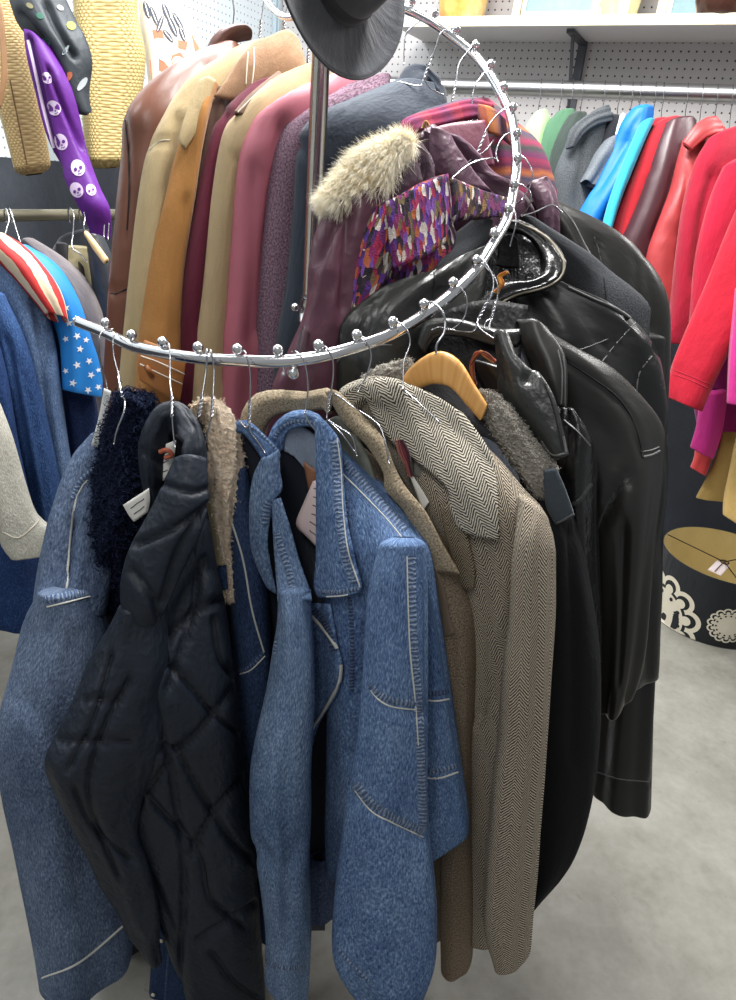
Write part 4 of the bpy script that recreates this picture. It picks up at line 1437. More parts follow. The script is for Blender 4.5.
# --- 7 herringbone coat
HB = herringbone((200, 193, 178), (56, 52, 47), .0135, .0052)
HBS = herringbone((190, 178, 160), (50, 45, 40), .0135, .0052)
t = Thing('herringbone_coat', 'cream and black herringbone wool coat with wide collar', 'coat')
m = Mesh().loft([(350, 400, .96, 430, 410, .95, .02), (380, 440, .925, 490, 450, .90, .04), (410, 490, .89, 524, 490, .86, .05), (440, 535, .87, 545, 520, .845, .058), (462, 580, .86, 549, 570, .84, .06), (470, 640, .855, 546, 640, .835, .06), (472, 720, .85, 535, 720, .83, .06), (474, 800, .845, 525, 800, .825, .058), (476, 880, .84, 515, 880, .82, .055), (478, 930, .84, 512, 930, .82, .05)], HBS, planar=True, fold=.005, seed=50, n=56, grooves=[([(531, 541), (521, 580), (511, 622), (492, 680), (476, 720)], 4, .010), ([(485, 560), (482, 640), (478, 720)], 6, .006)])
t.part('body', m)
m = Mesh().loft([(518, 500, .842, 548, 520, .825, .03), (521, 545, .815, 551, 545, .80, .042), (516, 600, .80, 551, 600, .785, .048), (508, 660, .79, 549, 660, .775, .05), (502, 720, .782, 546, 730, .768, .05), (494, 790, .775, 540, 800, .762, .05), (487, 860, .77, 535, 870, .757, .048), (486, 915, .767, 530, 920, .755, .045), (496, 954, .765, 527, 957, .755, .038)], HBS, fold=.004, wr=.002, wf=28, seed=51, n=56)
t.part('sleeve', m)
m = Mesh().loft([(334, 402, .965, 352, 424, .955, .012), (342, 388, .965, 362, 408, .95, .016), (358, 380, .962, 374, 402, .945, .018), (378, 376, .955, 384, 404, .935, .017), (400, 380, .945, 398, 408, .93, .014)], HB, fold=.002, seed=52, n=36, open_bottom=False)
t.part('collar', m)
m = Mesh().sheet([[(362, 384, .955), (385, 378, .94), (408, 384, .94), (436, 396, .93), (462, 415, .92)], [(372, 412, .94), (400, 412, .918), (430, 420, .91), (455, 428, .905), (480, 436, .897)], [(390, 440, .92), (415, 440, .90), (442, 446, .892), (468, 452, .885), (492, 456, .878)], [(415, 460, .905), (440, 462, .888), (460, 468, .877), (480, 474, .87), (497, 480, .865)], [(446, 486, .89), (458, 490, .875), (470, 496, .865), (484, 500, .858), (498, 508, .855)], [(450, 508, .882), (462, 513, .867), (474, 518, .857), (486, 524, .852), (499, 532, .848)], [(458, 528, .875), (466, 533, .862), (475, 536, .855), (486, 538, .85), (499, 540, .846)]], HB, th=.008, fold=.0015, seed=53, seg=7, over=t.prev('body', 'collar'), gap=.01)
m.seam([(497, 462), (498, 500), (500, 537)], 1.6, DARKTHREAD, lift=.0006)
t.part('lapel', m)
m = Mesh().sheet([[(440, 505, .88), (452, 505, .868), (462, 512, .862)], [(446, 535, .872), (458, 535, .858), (469, 542, .852)], [(455, 565, .865), (465, 566, .85), (475, 570, .846)], [(462, 588, .86), (469, 590, .848), (474, 588, .845)]], herringbone((160, 146, 124), (52, 48, 42)), th=.007, over=t.prev('body'), gap=.004)
t.part('front_edge', m)
t.sheet('lining', [[(396, 440, .905), (412, 438, .91), (440, 450, .905)], [(405, 465, .897), (425, 466, .90), (446, 470, .892)], [(412, 490, .89), (428, 492, .892), (448, 492, .885)], [(424, 515, .882), (436, 515, .882), (450, 515, .876)]], satin((92, 92, 84), .5, .2), label='grey satin lining', th=.004)
m = Mesh().sheet([[(415, 456, .893), (428, 457, .892), (444, 460, .889)], [(414, 470, .89), (428, 474, .89), (444, 478, .885)], [(414, 475, .889), (428, 480, .888), (441, 484, .884)]], satin((112, 110, 102), .5, .1), th=.002, seg=5)
m.seam([(415, 476), (428, 480), (441, 485)], 1.5, THREADW)
t.part('maker_label', m, 'blank grey satin neck label')
tagcard(t, [[(409, 474, .882), (413, 476, .88)], [(414, 487, .879), (424, 493, .874)], [(418, 498, .877), (428, 500, .872)], [(423, 511, .873), (429, 502, .871)]], lines=0)
m = Mesh()
for k in range(7):
    a = RNG.uniform(-3, 3)
    m.tube([P(400 + a, 440, .885), P(404 + a + RNG.uniform(-2, 3), 452, .882), P(408 + a * .8, 464, .88), P(411 + a * .5, 476, .879)], .0028, cloth(((112, 46, 56), (64, 34, 44), (150, 92, 80))[k % 3]), n=7)
t.part('tag_string', m, 'maroon and pink tag string')
t.done()

# --- 8 black coat with grey teddy collar on a wooden hanger
GP = pile((112, 108, 102), (184, 178, 168), 190)
t = Thing('teddy_collar_coat', 'black coat with grey teddy pile collar on the light wooden hanger', 'coat')
m = Mesh().loft([(480, 394, .955, 497, 396, .955, .012), (484, 412, .945, 514, 412, .945, .02), (494, 436, .935, 532, 436, .935, .024), (508, 456, .928, 550, 458, .925, .026), (522, 474, .922, 555, 474, .92, .024), (536, 492, .92, 549, 492, .918, .014)], GP, n=130, step=.0035, lump=.0024, lumpf=800, fold=.003, kf=(3, 9), fv=30, seed=60, open_bottom=False)
V, N = surf(m)
strands(m, V, N, np.array([0.0, -0.1, -0.1]), 0.003, GP, 4000, width=.0006, curl=.0015, jitter=.8, seed=61)
t.part('collar', m, 'grey teddy pile collar')
m = Mesh().loft([(364, 376, 1.0, 372, 394, .995, .012), (384, 366, 1.0, 390, 386, .995, .016), (408, 360, .995, 412, 380, .99, .016)], GP, n=90, step=.004, lump=.0024, lumpf=800, fold=.003, seed=62, open_bottom=False)
V, N = surf(m)
strands(m, V, N, np.array([0.0, -0.1, 0.1]), 0.003, GP, 1000, width=.0006, curl=.0015, jitter=.8, seed=63)
t.part('collar', m, 'grey teddy pile collar')
t.sheet('lining', [[(410, 386, .985), (440, 380, .985), (476, 400, .97)], [(430, 400, .975), (460, 405, .965), (492, 425, .95)], [(460, 430, .95), (490, 440, .94), (515, 460, .93)]], cloth((42, 42, 46), var=.3), th=.005, fold=.003)
BKC = cloth((21, 22, 25), var=.25, rough=.95, fine=350, sheen=0.0)
m = Mesh().loft([(520, 480, .935, 566, 498, .925, .03), (530, 515, .92, 578, 530, .915, .045), (530, 570, .91, 590, 590, .905, .05), (530, 650, .90, 599, 660, .895, .055), (528, 740, .89, 599, 740, .885, .058), (526, 810, .882, 590, 810, .877, .055), (524, 860, .876, 572, 862, .87, .05), (520, 905, .87, 540, 902, .866, .04)], BKC, fold=.005, seed=64, grooves=[([(572, 530), (575, 640), (574, 760)], 5, .010)])
t.part('body', m)
m = Mesh().sheet([[(544, 470, .918), (556, 468, .912)], [(544, 488, .912), (564, 486, .905)], [(547, 508, .908), (572, 508, .90)], [(556, 525, .905), (574, 516, .898)]], cloth((58, 66, 74), var=.15, rough=.8, fine=350), th=.006)
m.seam([(557, 523), (565, 519), (573, 514)], 1.8, GREYTHREAD)
t.part('shoulder_tab', m, 'slate grey shoulder tab')
t.done()
# ------------------------------------------------------------------ black leathers and greys on the right of the rack
LB = leather((18, 18, 19), .33, .28, wr=13)
LB2 = leather((32, 31, 29), .36, .25, wr=11, spec=.5)
LBS = leather((16, 16, 17), .27, .5, wr=26)
LGR = leather((44, 46, 45), .34, .45, wr=30)
BLIN = satin((15, 15, 17), .55, .4, 40, .2)


def strings(t, pts, c3, n=5, r=.0022, name='tag_string', label=None, spread=2.0):
    m = Mesh()
    for k in range(n):
        m.tube([P(x + RNG.uniform(-spread, spread), y + RNG.uniform(-1, 1), rr) for x, y, rr in pts], r, cloth(c3[k % len(c3)]), n=7)
    t.part(name, m, label)


# 9 leather jacket with the big pointed collar
t = Thing('leather_jacket', 'black leather jacket with large pointed collar flap beside the grey teddy collar', 'jacket')
m = Mesh().sheet([[(497, 332, 1.02), (500, 330, 1.01), (506, 334, 1.01)], [(498, 350, 1.01), (506, 350, .99), (516, 358, .99)], [(498, 372, 1.0), (515, 374, .972), (536, 370, .975)], [(499, 392, .99), (522, 394, .958), (550, 388, .96)], [(512, 412, .975), (534, 414, .946), (558, 408, .948)], [(526, 430, .965), (546, 434, .936), (563, 430, .936)], [(541, 444, .957), (553, 448, .93), (567, 446, .93)], [(552, 458, .95), (559, 459, .928), (568, 455, .925)]], LGR, th=.009, fold=.003, seed=70, grooves=[([(520, 352), (532, 366), (528, 380)], 5, .01)])
m.seam([(545, 384), (553, 405), (558, 425), (563, 450)], 3, DARKTHREAD)
m.seam([(549, 386), (556, 405), (561, 425), (566, 452)], 3, GREYTHREAD, lift=.002)
m.seam([(541, 441), (552, 455), (567, 453)], 2.5, GREYTHREAD)
t.part('collar', m)
m = Mesh().loft([(560, 412, 1.0, 576, 418, 1.0, .02), (556, 430, .985, 592, 440, .985, .04), (556, 470, .975, 597, 470, .97, .05), (562, 500, .97, 596, 492, .965, .05), (568, 545, .965, 597, 540, .962, .05), (574, 610, .96, 600, 605, .96, .05), (580, 680, .96, 602, 680, .96, .045)], LBS, fold=.006, wr=.004, wf=40, seed=71)
m.seam([(570, 505), (580, 500), (592, 484)], 5, LGR)
m.seam([(564, 420), (578, 432), (590, 446)], 1.8, GREYTHREAD)
t.part('sleeve', m)
t.loft('body', [(470, 360, 1.05, 540, 380, 1.03, .02), (500, 420, 1.03, 570, 430, 1.0, .04), (530, 500, 1.0, 575, 500, .985, .045), (545, 620, .985, 585, 620, .98, .045), (555, 760, .975, 590, 760, .97, .045)], LB, seed=72)
t.done()

# 10 leather jacket with the long shoulder
t = Thing('leather_jacket', 'black leather jacket with smooth sloping shoulder and stitched epaulette flap on the right', 'jacket')
m = Mesh().loft([(517, 322, 1.10, 536, 322, 1.09, .015), (526, 345, 1.08, 574, 348, 1.09, .035), (536, 370, 1.06, 610, 370, 1.11, .05), (548, 400, 1.05, 640, 402, 1.13, .06), (564, 430, 1.04, 657, 432, 1.14, .06), (584, 470, 1.03, 655, 472, 1.12, .06), (594, 520, 1.02, 648, 520, 1.085, .06), (597, 580, 1.015, 645, 580, 1.06, .055), (598, 640, 1.01, 642, 640, 1.045, .05), (597, 690, 1.01, 636, 672, 1.04, .045), (597, 710, 1.01, 631, 687, 1.035, .04)], LB2, n=72, fold=.007, kf=(2, 5), seed=73, grooves=[([(550, 352), (580, 372), (612, 396), (632, 420), (642, 456)], 3, .004), ([(596, 420), (612, 440), (618, 460)], 10, .006), ([(630, 474), (618, 490), (600, 524)], 4, .010), ([(625, 530), (622, 620), (618, 690)], 6, .012)])
m.seam([(568, 362), (592, 378), (616, 396), (632, 418), (641, 444), (643, 457)], 2.0, DARKTHREAD)
m.seam([(643, 457), (652, 455), (660, 451)], 2.5, GREYTHREAD)
m.seam([(641, 452), (652, 450), (659, 447)], 1.5, GREYTHREAD)
m.seam([(632, 474), (620, 488), (604, 512), (596, 530)], 5, LGR)
t.part('body', m)
m = Mesh().sheet([[(519, 321, 1.075), (534, 319, 1.065), (545, 328, 1.07)], [(520, 340, 1.065), (538, 338, 1.05), (560, 346, 1.055)], [(530, 358, 1.055), (546, 360, 1.035), (566, 362, 1.042)], [(540, 384, 1.04), (553, 384, 1.022), (567, 384, 1.03)], [(549, 402, 1.03), (558, 406, 1.016), (566, 410, 1.02)]], LB2, th=.009, fold=.0015, seed=75)
m.seam([(558, 350), (562, 370), (562, 390), (561, 408)], 1.8, GREYTHREAD)
m.seam([(563, 356), (565, 372), (565, 408)], 1.8, GREYTHREAD)
t.part('lapel', m)
t.sheet('lining', [[(424, 318, 1.14), (450, 308, 1.13), (484, 300, 1.13), (528, 306, 1.13)], [(424, 345, 1.11), (455, 345, 1.10), (490, 348, 1.09), (522, 345, 1.09)], [(440, 372, 1.08), (470, 376, 1.07), (500, 380, 1.06), (520, 380, 1.06)], [(460, 400, 1.06), (480, 402, 1.05), (505, 410, 1.04), (522, 410, 1.04)]], BLIN, th=.006, fold=.005)
m = Mesh().loft([(418, 342, 1.09, 426, 352, 1.085, .01), (426, 322, 1.095, 434, 340, 1.088, .012), (444, 318, 1.095, 446, 336, 1.085, .012), (470, 322, 1.085, 468, 338, 1.075, .012), (498, 330, 1.07, 494, 346, 1.06, .012), (520, 330, 1.062, 516, 346, 1.05, .010)], LGR, fold=.003, seed=76, n=32, open_bottom=False)
t.part('collar', m)
strings(t, [(474, 385, 1.03), (472, 365, 1.025), (478, 353, 1.02), (486, 355, 1.02), (494, 362, 1.02)], ((178, 112, 66), (150, 70, 48), (104, 52, 44)), 6, .0024, label='rust coloured tag string')
strings(t, [(473, 384, 1.025), (475, 392, 1.02), (478, 396, 1.02)], ((178, 46, 60), (220, 180, 160)), 3, .0024, name='tag_tassel')
t.done()

# 11 biker jacket with standing collar ring
t = Thing('biker_jacket', 'glossy creased black leather biker jacket with open round collar under the spiral', 'jacket')
m = Mesh().loft([(512, 298, 1.22, 566, 286, 1.25, .03), (516, 318, 1.20, 612, 308, 1.26, .05), (520, 340, 1.18, 640, 330, 1.27, .06), (530, 370, 1.16, 658, 360, 1.27, .065), (545, 410, 1.14, 663, 400, 1.26, .065), (560, 460, 1.13, 664, 450, 1.25, .06), (580, 560, 1.12, 658, 550, 1.22, .06), (590, 680, 1.11, 654, 670, 1.20, .055)], LB, n=80, fold=.007, wr=.006, wf=55, seed=77, grooves=[([(566, 286), (592, 298), (620, 312), (648, 334)], 3, .005), ([(636, 322), (615, 345), (596, 370)], 2.5, .006), ([(568, 352), (590, 346), (606, 340)], 2.5, .006), ([(655, 350), (640, 372), (634, 395)], 4, .008)])
m.seam([(568, 287), (592, 298), (620, 311), (646, 331)], 2.6, GREYTHREAD, lift=.0025)
m.seam([(638, 320), (616, 344), (596, 370)], 1.8, GREYTHREAD)
m.seam([(568, 353), (588, 347), (608, 339)], 1.5, GREYTHREAD)
m.seam([(652, 356), (640, 372), (636, 392)], 2, GREYTHREAD)
t.part('body', m)
m = Mesh().loft([(500, 218, 1.27, 508, 232, 1.27, .008), (520, 220, 1.27, 524, 236, 1.27, .009), (540, 230, 1.265, 536, 248, 1.26, .009), (556, 244, 1.25, 540, 262, 1.245, .009), (566, 262, 1.23, 540, 272, 1.225, .009), (561, 280, 1.21, 538, 278, 1.21, .009), (542, 290, 1.19, 528, 282, 1.195, .009), (514, 298, 1.175, 508, 282, 1.19, .009), (492, 310, 1.16, 490, 292, 1.18, .009), (476, 326, 1.15, 474, 306, 1.17, .008)], LBS, fold=.004, wr=.002, wf=120, n=36, seed=78, open_bottom=False)
m.seam([(519, 223), (538, 232), (555, 246), (564, 263), (560, 278), (543, 288), (516, 295), (494, 307)], 2.4, plain((120, 112, 96), .5, 0, 'piping_tan'), lift=.0025)
t.part('collar', m)
t.sheet('lining', [[(486, 230, 1.31), (505, 226, 1.31), (530, 240, 1.30), (556, 256, 1.28)], [(484, 255, 1.30), (505, 252, 1.30), (530, 258, 1.29), (558, 268, 1.27)], [(482, 285, 1.27), (502, 285, 1.27), (525, 284, 1.26), (548, 284, 1.25)], [(480, 310, 1.24), (500, 308, 1.24), (520, 300, 1.24), (545, 295, 1.24)]], leather((30, 31, 33), .28, .9, wr=60), th=.006, fold=.006, seed=79)
t.sheet('inner_panel', [[(500, 236, 1.285), (510, 234, 1.283), (518, 238, 1.283)], [(498, 252, 1.28), (508, 252, 1.277), (519, 254, 1.277)], [(496, 266, 1.27), (508, 268, 1.268), (519, 268, 1.268)]], BLIN, th=.004)
strings(t, [(496, 292, 1.16), (502, 284, 1.16), (500, 276, 1.165), (507, 272, 1.165)], ((206, 140, 56), (180, 104, 40)), 5, .002, label='amber tag string')
m = Mesh().loft([(428, 278, 1.17, 488, 250, 1.25, .03), (398, 282, 1.14, 486, 280, 1.22, .045), (370, 294, 1.12, 480, 310, 1.19, .05), (345, 318, 1.10, 470, 345, 1.16, .055), (338, 345, 1.09, 455, 372, 1.14, .055), (338, 400, 1.08, 450, 410, 1.13, .055), (345, 470, 1.08, 450, 470, 1.12, .05)], leather((32, 34, 32), .32, .45, wr=18), n=80, fold=.008, wr=.006, wf=50, seed=80, grooves=[([(434, 272), (434, 296), (420, 312)], 3, .006), ([(345, 352), (375, 344), (400, 346)], 2.5, .006), ([(375, 300), (368, 325), (350, 345)], 8, .008)])
m.seam([(337, 362), (348, 352), (372, 346), (392, 345)], 2.2, GREYTHREAD)
m.seam([(434, 272), (435, 285), (432, 298)], 1.5, DARKTHREAD)
t.part('shoulder', m, 'creased shoulder inside the spiral')
t.done()

# 12 charcoal wool coat
CH = tweed((52, 53, 56), (84, 86, 90), 460)
t = Thing('wool_coat', 'charcoal grey felted wool coat behind the biker jacket', 'coat')
m = Mesh().loft([(520, 218, 1.34, 540, 222, 1.34, .02), (530, 238, 1.33, 566, 240, 1.34, .035), (548, 258, 1.32, 592, 262, 1.345, .05), (566, 280, 1.31, 616, 288, 1.345, .055), (580, 300, 1.30, 645, 308, 1.345, .055), (590, 330, 1.29, 646, 326, 1.34, .055), (600, 380, 1.28, 642, 380, 1.33, .05)], CH, n=56, fold=.004, seed=82)
m.seam([(604, 278), (606, 296), (608, 310)], 1.6, DARKTHREAD)
t.part('shoulder', m)
m = Mesh().loft([(478, 216, 1.29, 492, 226, 1.29, .015), (446, 240, 1.25, 484, 248, 1.27, .035), (410, 258, 1.21, 470, 270, 1.24, .045), (380, 274, 1.18, 450, 290, 1.22, .045), (368, 290, 1.17, 430, 310, 1.20, .045), (360, 330, 1.16, 425, 340, 1.19, .04)], CH, n=48, fold=.004, seed=83)
t.part('shoulder', m)
t.done()

# 13 long black leather coat
t = Thing('leather_coat', 'long plain black leather coat with turned cuff at the right end of the rack', 'coat')
m = Mesh().loft([(528, 205, 1.42, 560, 203, 1.42, .02), (534, 216, 1.41, 590, 218, 1.42, .035), (548, 236, 1.40, 626, 240, 1.42, .05), (562, 262, 1.39, 650, 266, 1.42, .06), (575, 300, 1.38, 667, 300, 1.41, .065), (585, 350, 1.37, 670, 350, 1.39, .065), (595, 420, 1.36, 667, 420, 1.37, .06)], LB2, n=64, fold=.004, seed=85, open_bottom=False, grooves=[([(596, 238), (600, 258), (602, 280)], 3, .005), ([(640, 258), (640, 290), (650, 330)], 7, .006)])
m.seam([(594, 236), (600, 256), (602, 276)], 1.6, GREYTHREAD)
t.part('shoulder', m)
m = Mesh().loft([(588, 340, 1.375, 668, 340, 1.385, .05), (600, 420, 1.34, 665, 420, 1.36, .06), (608, 500, 1.30, 661, 500, 1.32, .058), (608, 580, 1.26, 658, 580, 1.28, .056), (602, 660, 1.22, 656, 660, 1.245, .054), (597, 720, 1.20, 654, 730, 1.22, .052), (593, 790, 1.18, 651, 812, 1.19, .046)], leather((19, 19, 20), .48, .25, wr=10), n=60, fold=.006, seed=86, grooves=[([(594, 772), (620, 780), (653, 783)], 2.2, .004)])
m.seam([(594, 771), (620, 779), (653, 782)], 1.6, GREYTHREAD)
t.part('sleeve', m)
m = Mesh().sheet([[(486, 210, 1.40), (500, 205, 1.41), (522, 203, 1.41)], [(490, 222, 1.385), (505, 218, 1.395), (530, 215, 1.40)], [(500, 236, 1.37), (520, 232, 1.385), (548, 232, 1.395)]], LB, th=.008, fold=.002)
t.part('collar', m)
m = Mesh().sheet([[(540, 204, 1.405), (552, 203, 1.40), (562, 206, 1.40)], [(548, 222, 1.395), (562, 220, 1.385), (574, 222, 1.388)], [(556, 240, 1.385), (574, 240, 1.375), (586, 246, 1.38)], [(566, 262, 1.375), (586, 264, 1.365), (600, 270, 1.37)]], LB2, th=.008)
m.seam([(562, 208), (574, 224), (586, 247), (598, 268)], 1.6, GREYTHREAD)
t.part('lapel', m)
t.done()

# 12b grey wool right of the plaid is part of the coat above

# ------------------------------------------------------------------ coats on the upper turn of the spiral
def upper(name, label, cat, st, m_, part='body', seams=(), grooves=(), more=None, **k):
    t = Thing(name, label, cat)
    me = Mesh().loft(st, m_, grooves=grooves, **{**dict(fold=.005, kf=(2, 6), n=52), **k})
    for pts, w_, mm in seams:
        me.seam(pts, w_, mm)
    t.part(part, me)
    if more:
        more(t)
    t.done()


BRN = leather((104, 64, 48), .36, .3, wr=9)


def brown_more(t):
    m = Mesh().loft([(204, 66, 1.72, 214, 62, 1.72, .012), (207, 50, 1.73, 224, 46, 1.73, .02), (216, 38, 1.74, 238, 36, 1.74, .022), (230, 31, 1.75, 252, 34, 1.75, .02)], leather((88, 56, 50), .4, .4, wr=20), fold=.002, n=36, open_bottom=False)
    t.part('collar', m)


upper('leather_coat', 'brown leather coat at the far left of the upper turn', 'coat', [(204, 57, 1.72, 240, 52, 1.74, .03), (168, 72, 1.67, 245, 72, 1.72, .05), (140, 92, 1.62, 245, 95, 1.70, .06), (125, 116, 1.58, 240, 120, 1.68, .065), (123, 150, 1.57, 232, 150, 1.66, .065), (117, 210, 1.55, 225, 210, 1.64, .065), (110, 290, 1.53, 220, 290, 1.62, .065), (104, 390, 1.51, 215, 390, 1.6, .065), (98, 520, 1.49, 210, 520, 1.58, .065), (100, 560, 1.49, 205, 560, 1.57, .06)], BRN, grooves=[([(125, 118), (128, 150), (129, 190), (126, 240)], 2.5, .006), ([(204, 62), (206, 80)], 2, .006), ([(110, 290), (118, 294), (132, 288)], 2.5, .006)], seams=[([(125, 120), (128, 150), (129, 190), (127, 230)], 1.6, DARKTHREAD), ([(107, 292), (116, 294), (124, 290), (134, 287)], 1.6, DARKTHREAD)], more=brown_more, seed=90)

TAN = cloth((176, 156, 118), var=.14, fine=420, bump=.12)


def tan_more(t):
    m = Mesh().sheet([[(254, 44, 1.63), (270, 38, 1.63), (287, 31, 1.64), (298, 40, 1.65)], [(240, 60, 1.60), (262, 56, 1.60), (284, 52, 1.61), (304, 60, 1.63)], [(226, 80, 1.575), (250, 78, 1.58), (276, 74, 1.595), (306, 80, 1.62)], [(214, 96, 1.56), (232, 100, 1.565), (250, 100, 1.58), (280, 100, 1.6)]], cloth((150, 116, 88), var=.16, fine=420), th=.008, fold=.003)
    m.seam([(248, 52), (247, 66), (246, 84)], 1.5, THREAD)
    m.seam([(254, 48), (254, 66), (252, 84)], 1.5, THREAD)
    t.part('collar', m, 'brown collar')
    m = Mesh().sheet([[(200, 80, 1.565), (208, 76, 1.56), (216, 80, 1.565)], [(192, 98, 1.55), (200, 100, 1.545), (207, 104, 1.55)], [(184, 120, 1.535), (190, 126, 1.53), (196, 132, 1.535)], [(178, 140, 1.525), (181, 146, 1.52), (184, 150, 1.525)]], TAN, th=.005, fold=.001, over=t.prev('body'), gap=.002)
    t.part('lapel', m)


upper('trench_coat', 'light tan cotton coat between the brown leather and the camel suede', 'coat', [(210, 70, 1.64, 290, 44, 1.68, .03), (184, 85, 1.59, 300, 72, 1.66, .05), (166, 112, 1.555, 260, 115, 1.64, .06), (148, 150, 1.54, 250, 150, 1.62, .06), (138, 205, 1.52, 235, 205, 1.60, .06), (127, 300, 1.50, 225, 300, 1.58, .06), (119, 390, 1.48, 215, 390, 1.56, .06), (110, 520, 1.46, 205, 520, 1.54, .06)], TAN, grooves=[([(178, 120), (168, 200), (160, 300)], 6, .010), ([(150, 148), (160, 140), (170, 142)], 2.5, .006)], seams=[([(149, 150), (160, 141), (170, 140)], 1.5, THREAD)], more=tan_more, seed=91)

CAMEL = cloth((168, 118, 64), var=.12, fine=300, rough=.95, bump=.1)


def camel_more(t):
    m = Mesh().sheet([[(145, 340, 1.43), (160, 346, 1.415), (174, 354, 1.41), (186, 361, 1.42)], [(139, 352, 1.425), (156, 356, 1.408), (172, 364, 1.402), (184, 372, 1.412)], [(138, 366, 1.42), (154, 370, 1.402), (170, 378, 1.397), (182, 386, 1.408)], [(140, 380, 1.42), (154, 388, 1.40), (168, 396, 1.396), (180, 400, 1.405)]], leather((166, 108, 58), .5, .25, wr=10), th=.008)
    m.seam([(141, 356), (158, 362), (184, 374)], 1.5, THREAD)
    m.seam([(140, 364), (156, 372), (182, 384)], 1.5, THREAD)
    t.part('sleeve_strap', m, 'tan leather sleeve strap')
    b = Mesh()
    b.tube([P(146, 366, 1.398), P(149, 371, 1.392), P(152, 376, 1.398)], .006, leather((140, 84, 40), .35, .2), n=12)
    t.part('button', b, 'woven leather button')


upper('suede_coat', 'camel suede coat with strapped sleeve on the upper turn', 'coat', [(205, 82, 1.57, 217, 88, 1.58, .015), (191, 112, 1.53, 206, 116, 1.55, .025), (181, 160, 1.51, 193, 165, 1.54, .03), (172, 205, 1.49, 185, 210, 1.53, .035), (158, 262, 1.475, 178, 264, 1.52, .045), (149, 312, 1.46, 177, 318, 1.51, .05), (143, 348, 1.45, 179, 352, 1.5, .05), (138, 405, 1.44, 181, 408, 1.5, .05), (134, 500, 1.43, 180, 500, 1.49, .05)], CAMEL, more=camel_more, seed=92, grooves=[([(186, 200), (176, 280), (172, 340)], 5, .006)])
t = Thing('brown_jacket', 'dark brown jacket edge showing between the camel suede and the maroon coat', 'jacket')
t.loft('body', [(206, 94, 1.57, 230, 90, 1.6, .02), (198, 130, 1.535, 222, 130, 1.57, .04), (188, 180, 1.515, 206, 182, 1.55, .045), (178, 240, 1.505, 196, 242, 1.54, .045), (173, 300, 1.49, 190, 302, 1.53, .045), (172, 380, 1.48, 188, 380, 1.52, .045)], cloth((70, 48, 38), var=.2), seed=93)
t.done()

MAR = cloth((96, 30, 50), var=.16, fine=420, bump=.1)
upper('maroon_coat', 'maroon wool coat on the upper turn beside the khaki coat', 'coat', [(245, 88, 1.56, 305, 75, 1.62, .03), (224, 110, 1.52, 290, 108, 1.6, .05), (211, 138, 1.5, 275, 140, 1.58, .055), (200, 195, 1.48, 255, 195, 1.56, .055), (190, 255, 1.465, 245, 255, 1.55, .055), (183, 320, 1.455, 235, 320, 1.54, .055), (179, 400, 1.445, 230, 400, 1.53, .055), (176, 500, 1.44, 225, 500, 1.52, .05)], MAR, seed=94, grooves=[([(225, 115), (214, 170), (210, 240), (204, 330)], 6, .012)])

KHA = cloth((176, 154, 118), var=.12, fine=420, bump=.1)


def khaki_more(t):
    m = Mesh().loft([(234, 112, 1.50, 244, 116, 1.50, .008), (246, 98, 1.52, 256, 104, 1.52, .010), (262, 84, 1.545, 270, 92, 1.54, .010), (277, 72, 1.565, 284, 84, 1.56, .010)], cloth((120, 98, 84), var=.15), fold=.001, n=28, open_bottom=False)
    m.seam([(238, 112), (252, 98), (272, 80)], 1.5, THREAD)
    t.part('collar', m, 'brown corduroy collar')
    m = Mesh().loft([(252, 108, 1.50, 262, 118, 1.50, .01), (275, 88, 1.53, 288, 98, 1.53, .012), (300, 70, 1.56, 314, 80, 1.56, .012), (325, 56, 1.59, 340, 66, 1.59, .01)], KHA, fold=.001, n=28, open_bottom=False)
    t.part('collar', m)


upper('khaki_coat', 'khaki cotton coat with brown edged collar on the upper turn', 'coat', [(262, 90, 1.53, 340, 62, 1.6, .03), (240, 110, 1.49, 335, 92, 1.58, .05), (224, 136, 1.47, 315, 135, 1.56, .06), (213, 205, 1.455, 290, 205, 1.54, .06), (205, 285, 1.44, 275, 285, 1.53, .06), (196, 370, 1.425, 265, 370, 1.52, .06), (190, 500, 1.41, 258, 500, 1.5, .055)], KHA, more=khaki_more, seed=95, grooves=[([(239, 158), (236, 215), (230, 300), (226, 380)], 5, .008), ([(306, 75), (310, 100)], 2, .004)])

PINK = satin((170, 96, 110), .5, .18, 14)
upper('pink_jacket', 'dusty pink satin jacket on the upper turn', 'jacket', [(300, 94, 1.5, 356, 80, 1.56, .03), (266, 107, 1.455, 352, 100, 1.54, .05), (250, 130, 1.44, 340, 135, 1.53, .055), (241, 160, 1.43, 325, 165, 1.52, .055), (237, 215, 1.42, 300, 220, 1.51, .055), (231, 300, 1.405, 285, 300, 1.49, .055), (226, 370, 1.395, 275, 370, 1.48, .055), (222, 500, 1.385, 270, 500, 1.47, .05)], PINK, seed=96, wr=.003, wf=34, grooves=[([(283, 124), (276, 160), (268, 240), (262, 330)], 6, .014), ([(254, 170), (252, 260), (250, 340)], 6, .008)])

MAUVE = tweed((66, 48, 60), (150, 124, 140), 260)
upper('boucle_coat', 'speckled mauve boucle coat between the pink jacket and the navy jacket', 'coat', [(325, 103, 1.49, 390, 80, 1.58, .03), (298, 116, 1.44, 384, 108, 1.55, .045), (284, 138, 1.42, 350, 145, 1.53, .05), (274, 185, 1.41, 320, 190, 1.5, .05), (267, 275, 1.395, 305, 275, 1.48, .05), (262, 355, 1.385, 298, 360, 1.47, .05), (259, 480, 1.375, 292, 480, 1.46, .05)], MAUVE, seed=97)

NVD = cloth((52, 60, 72), var=.15, fine=260, rough=.8)


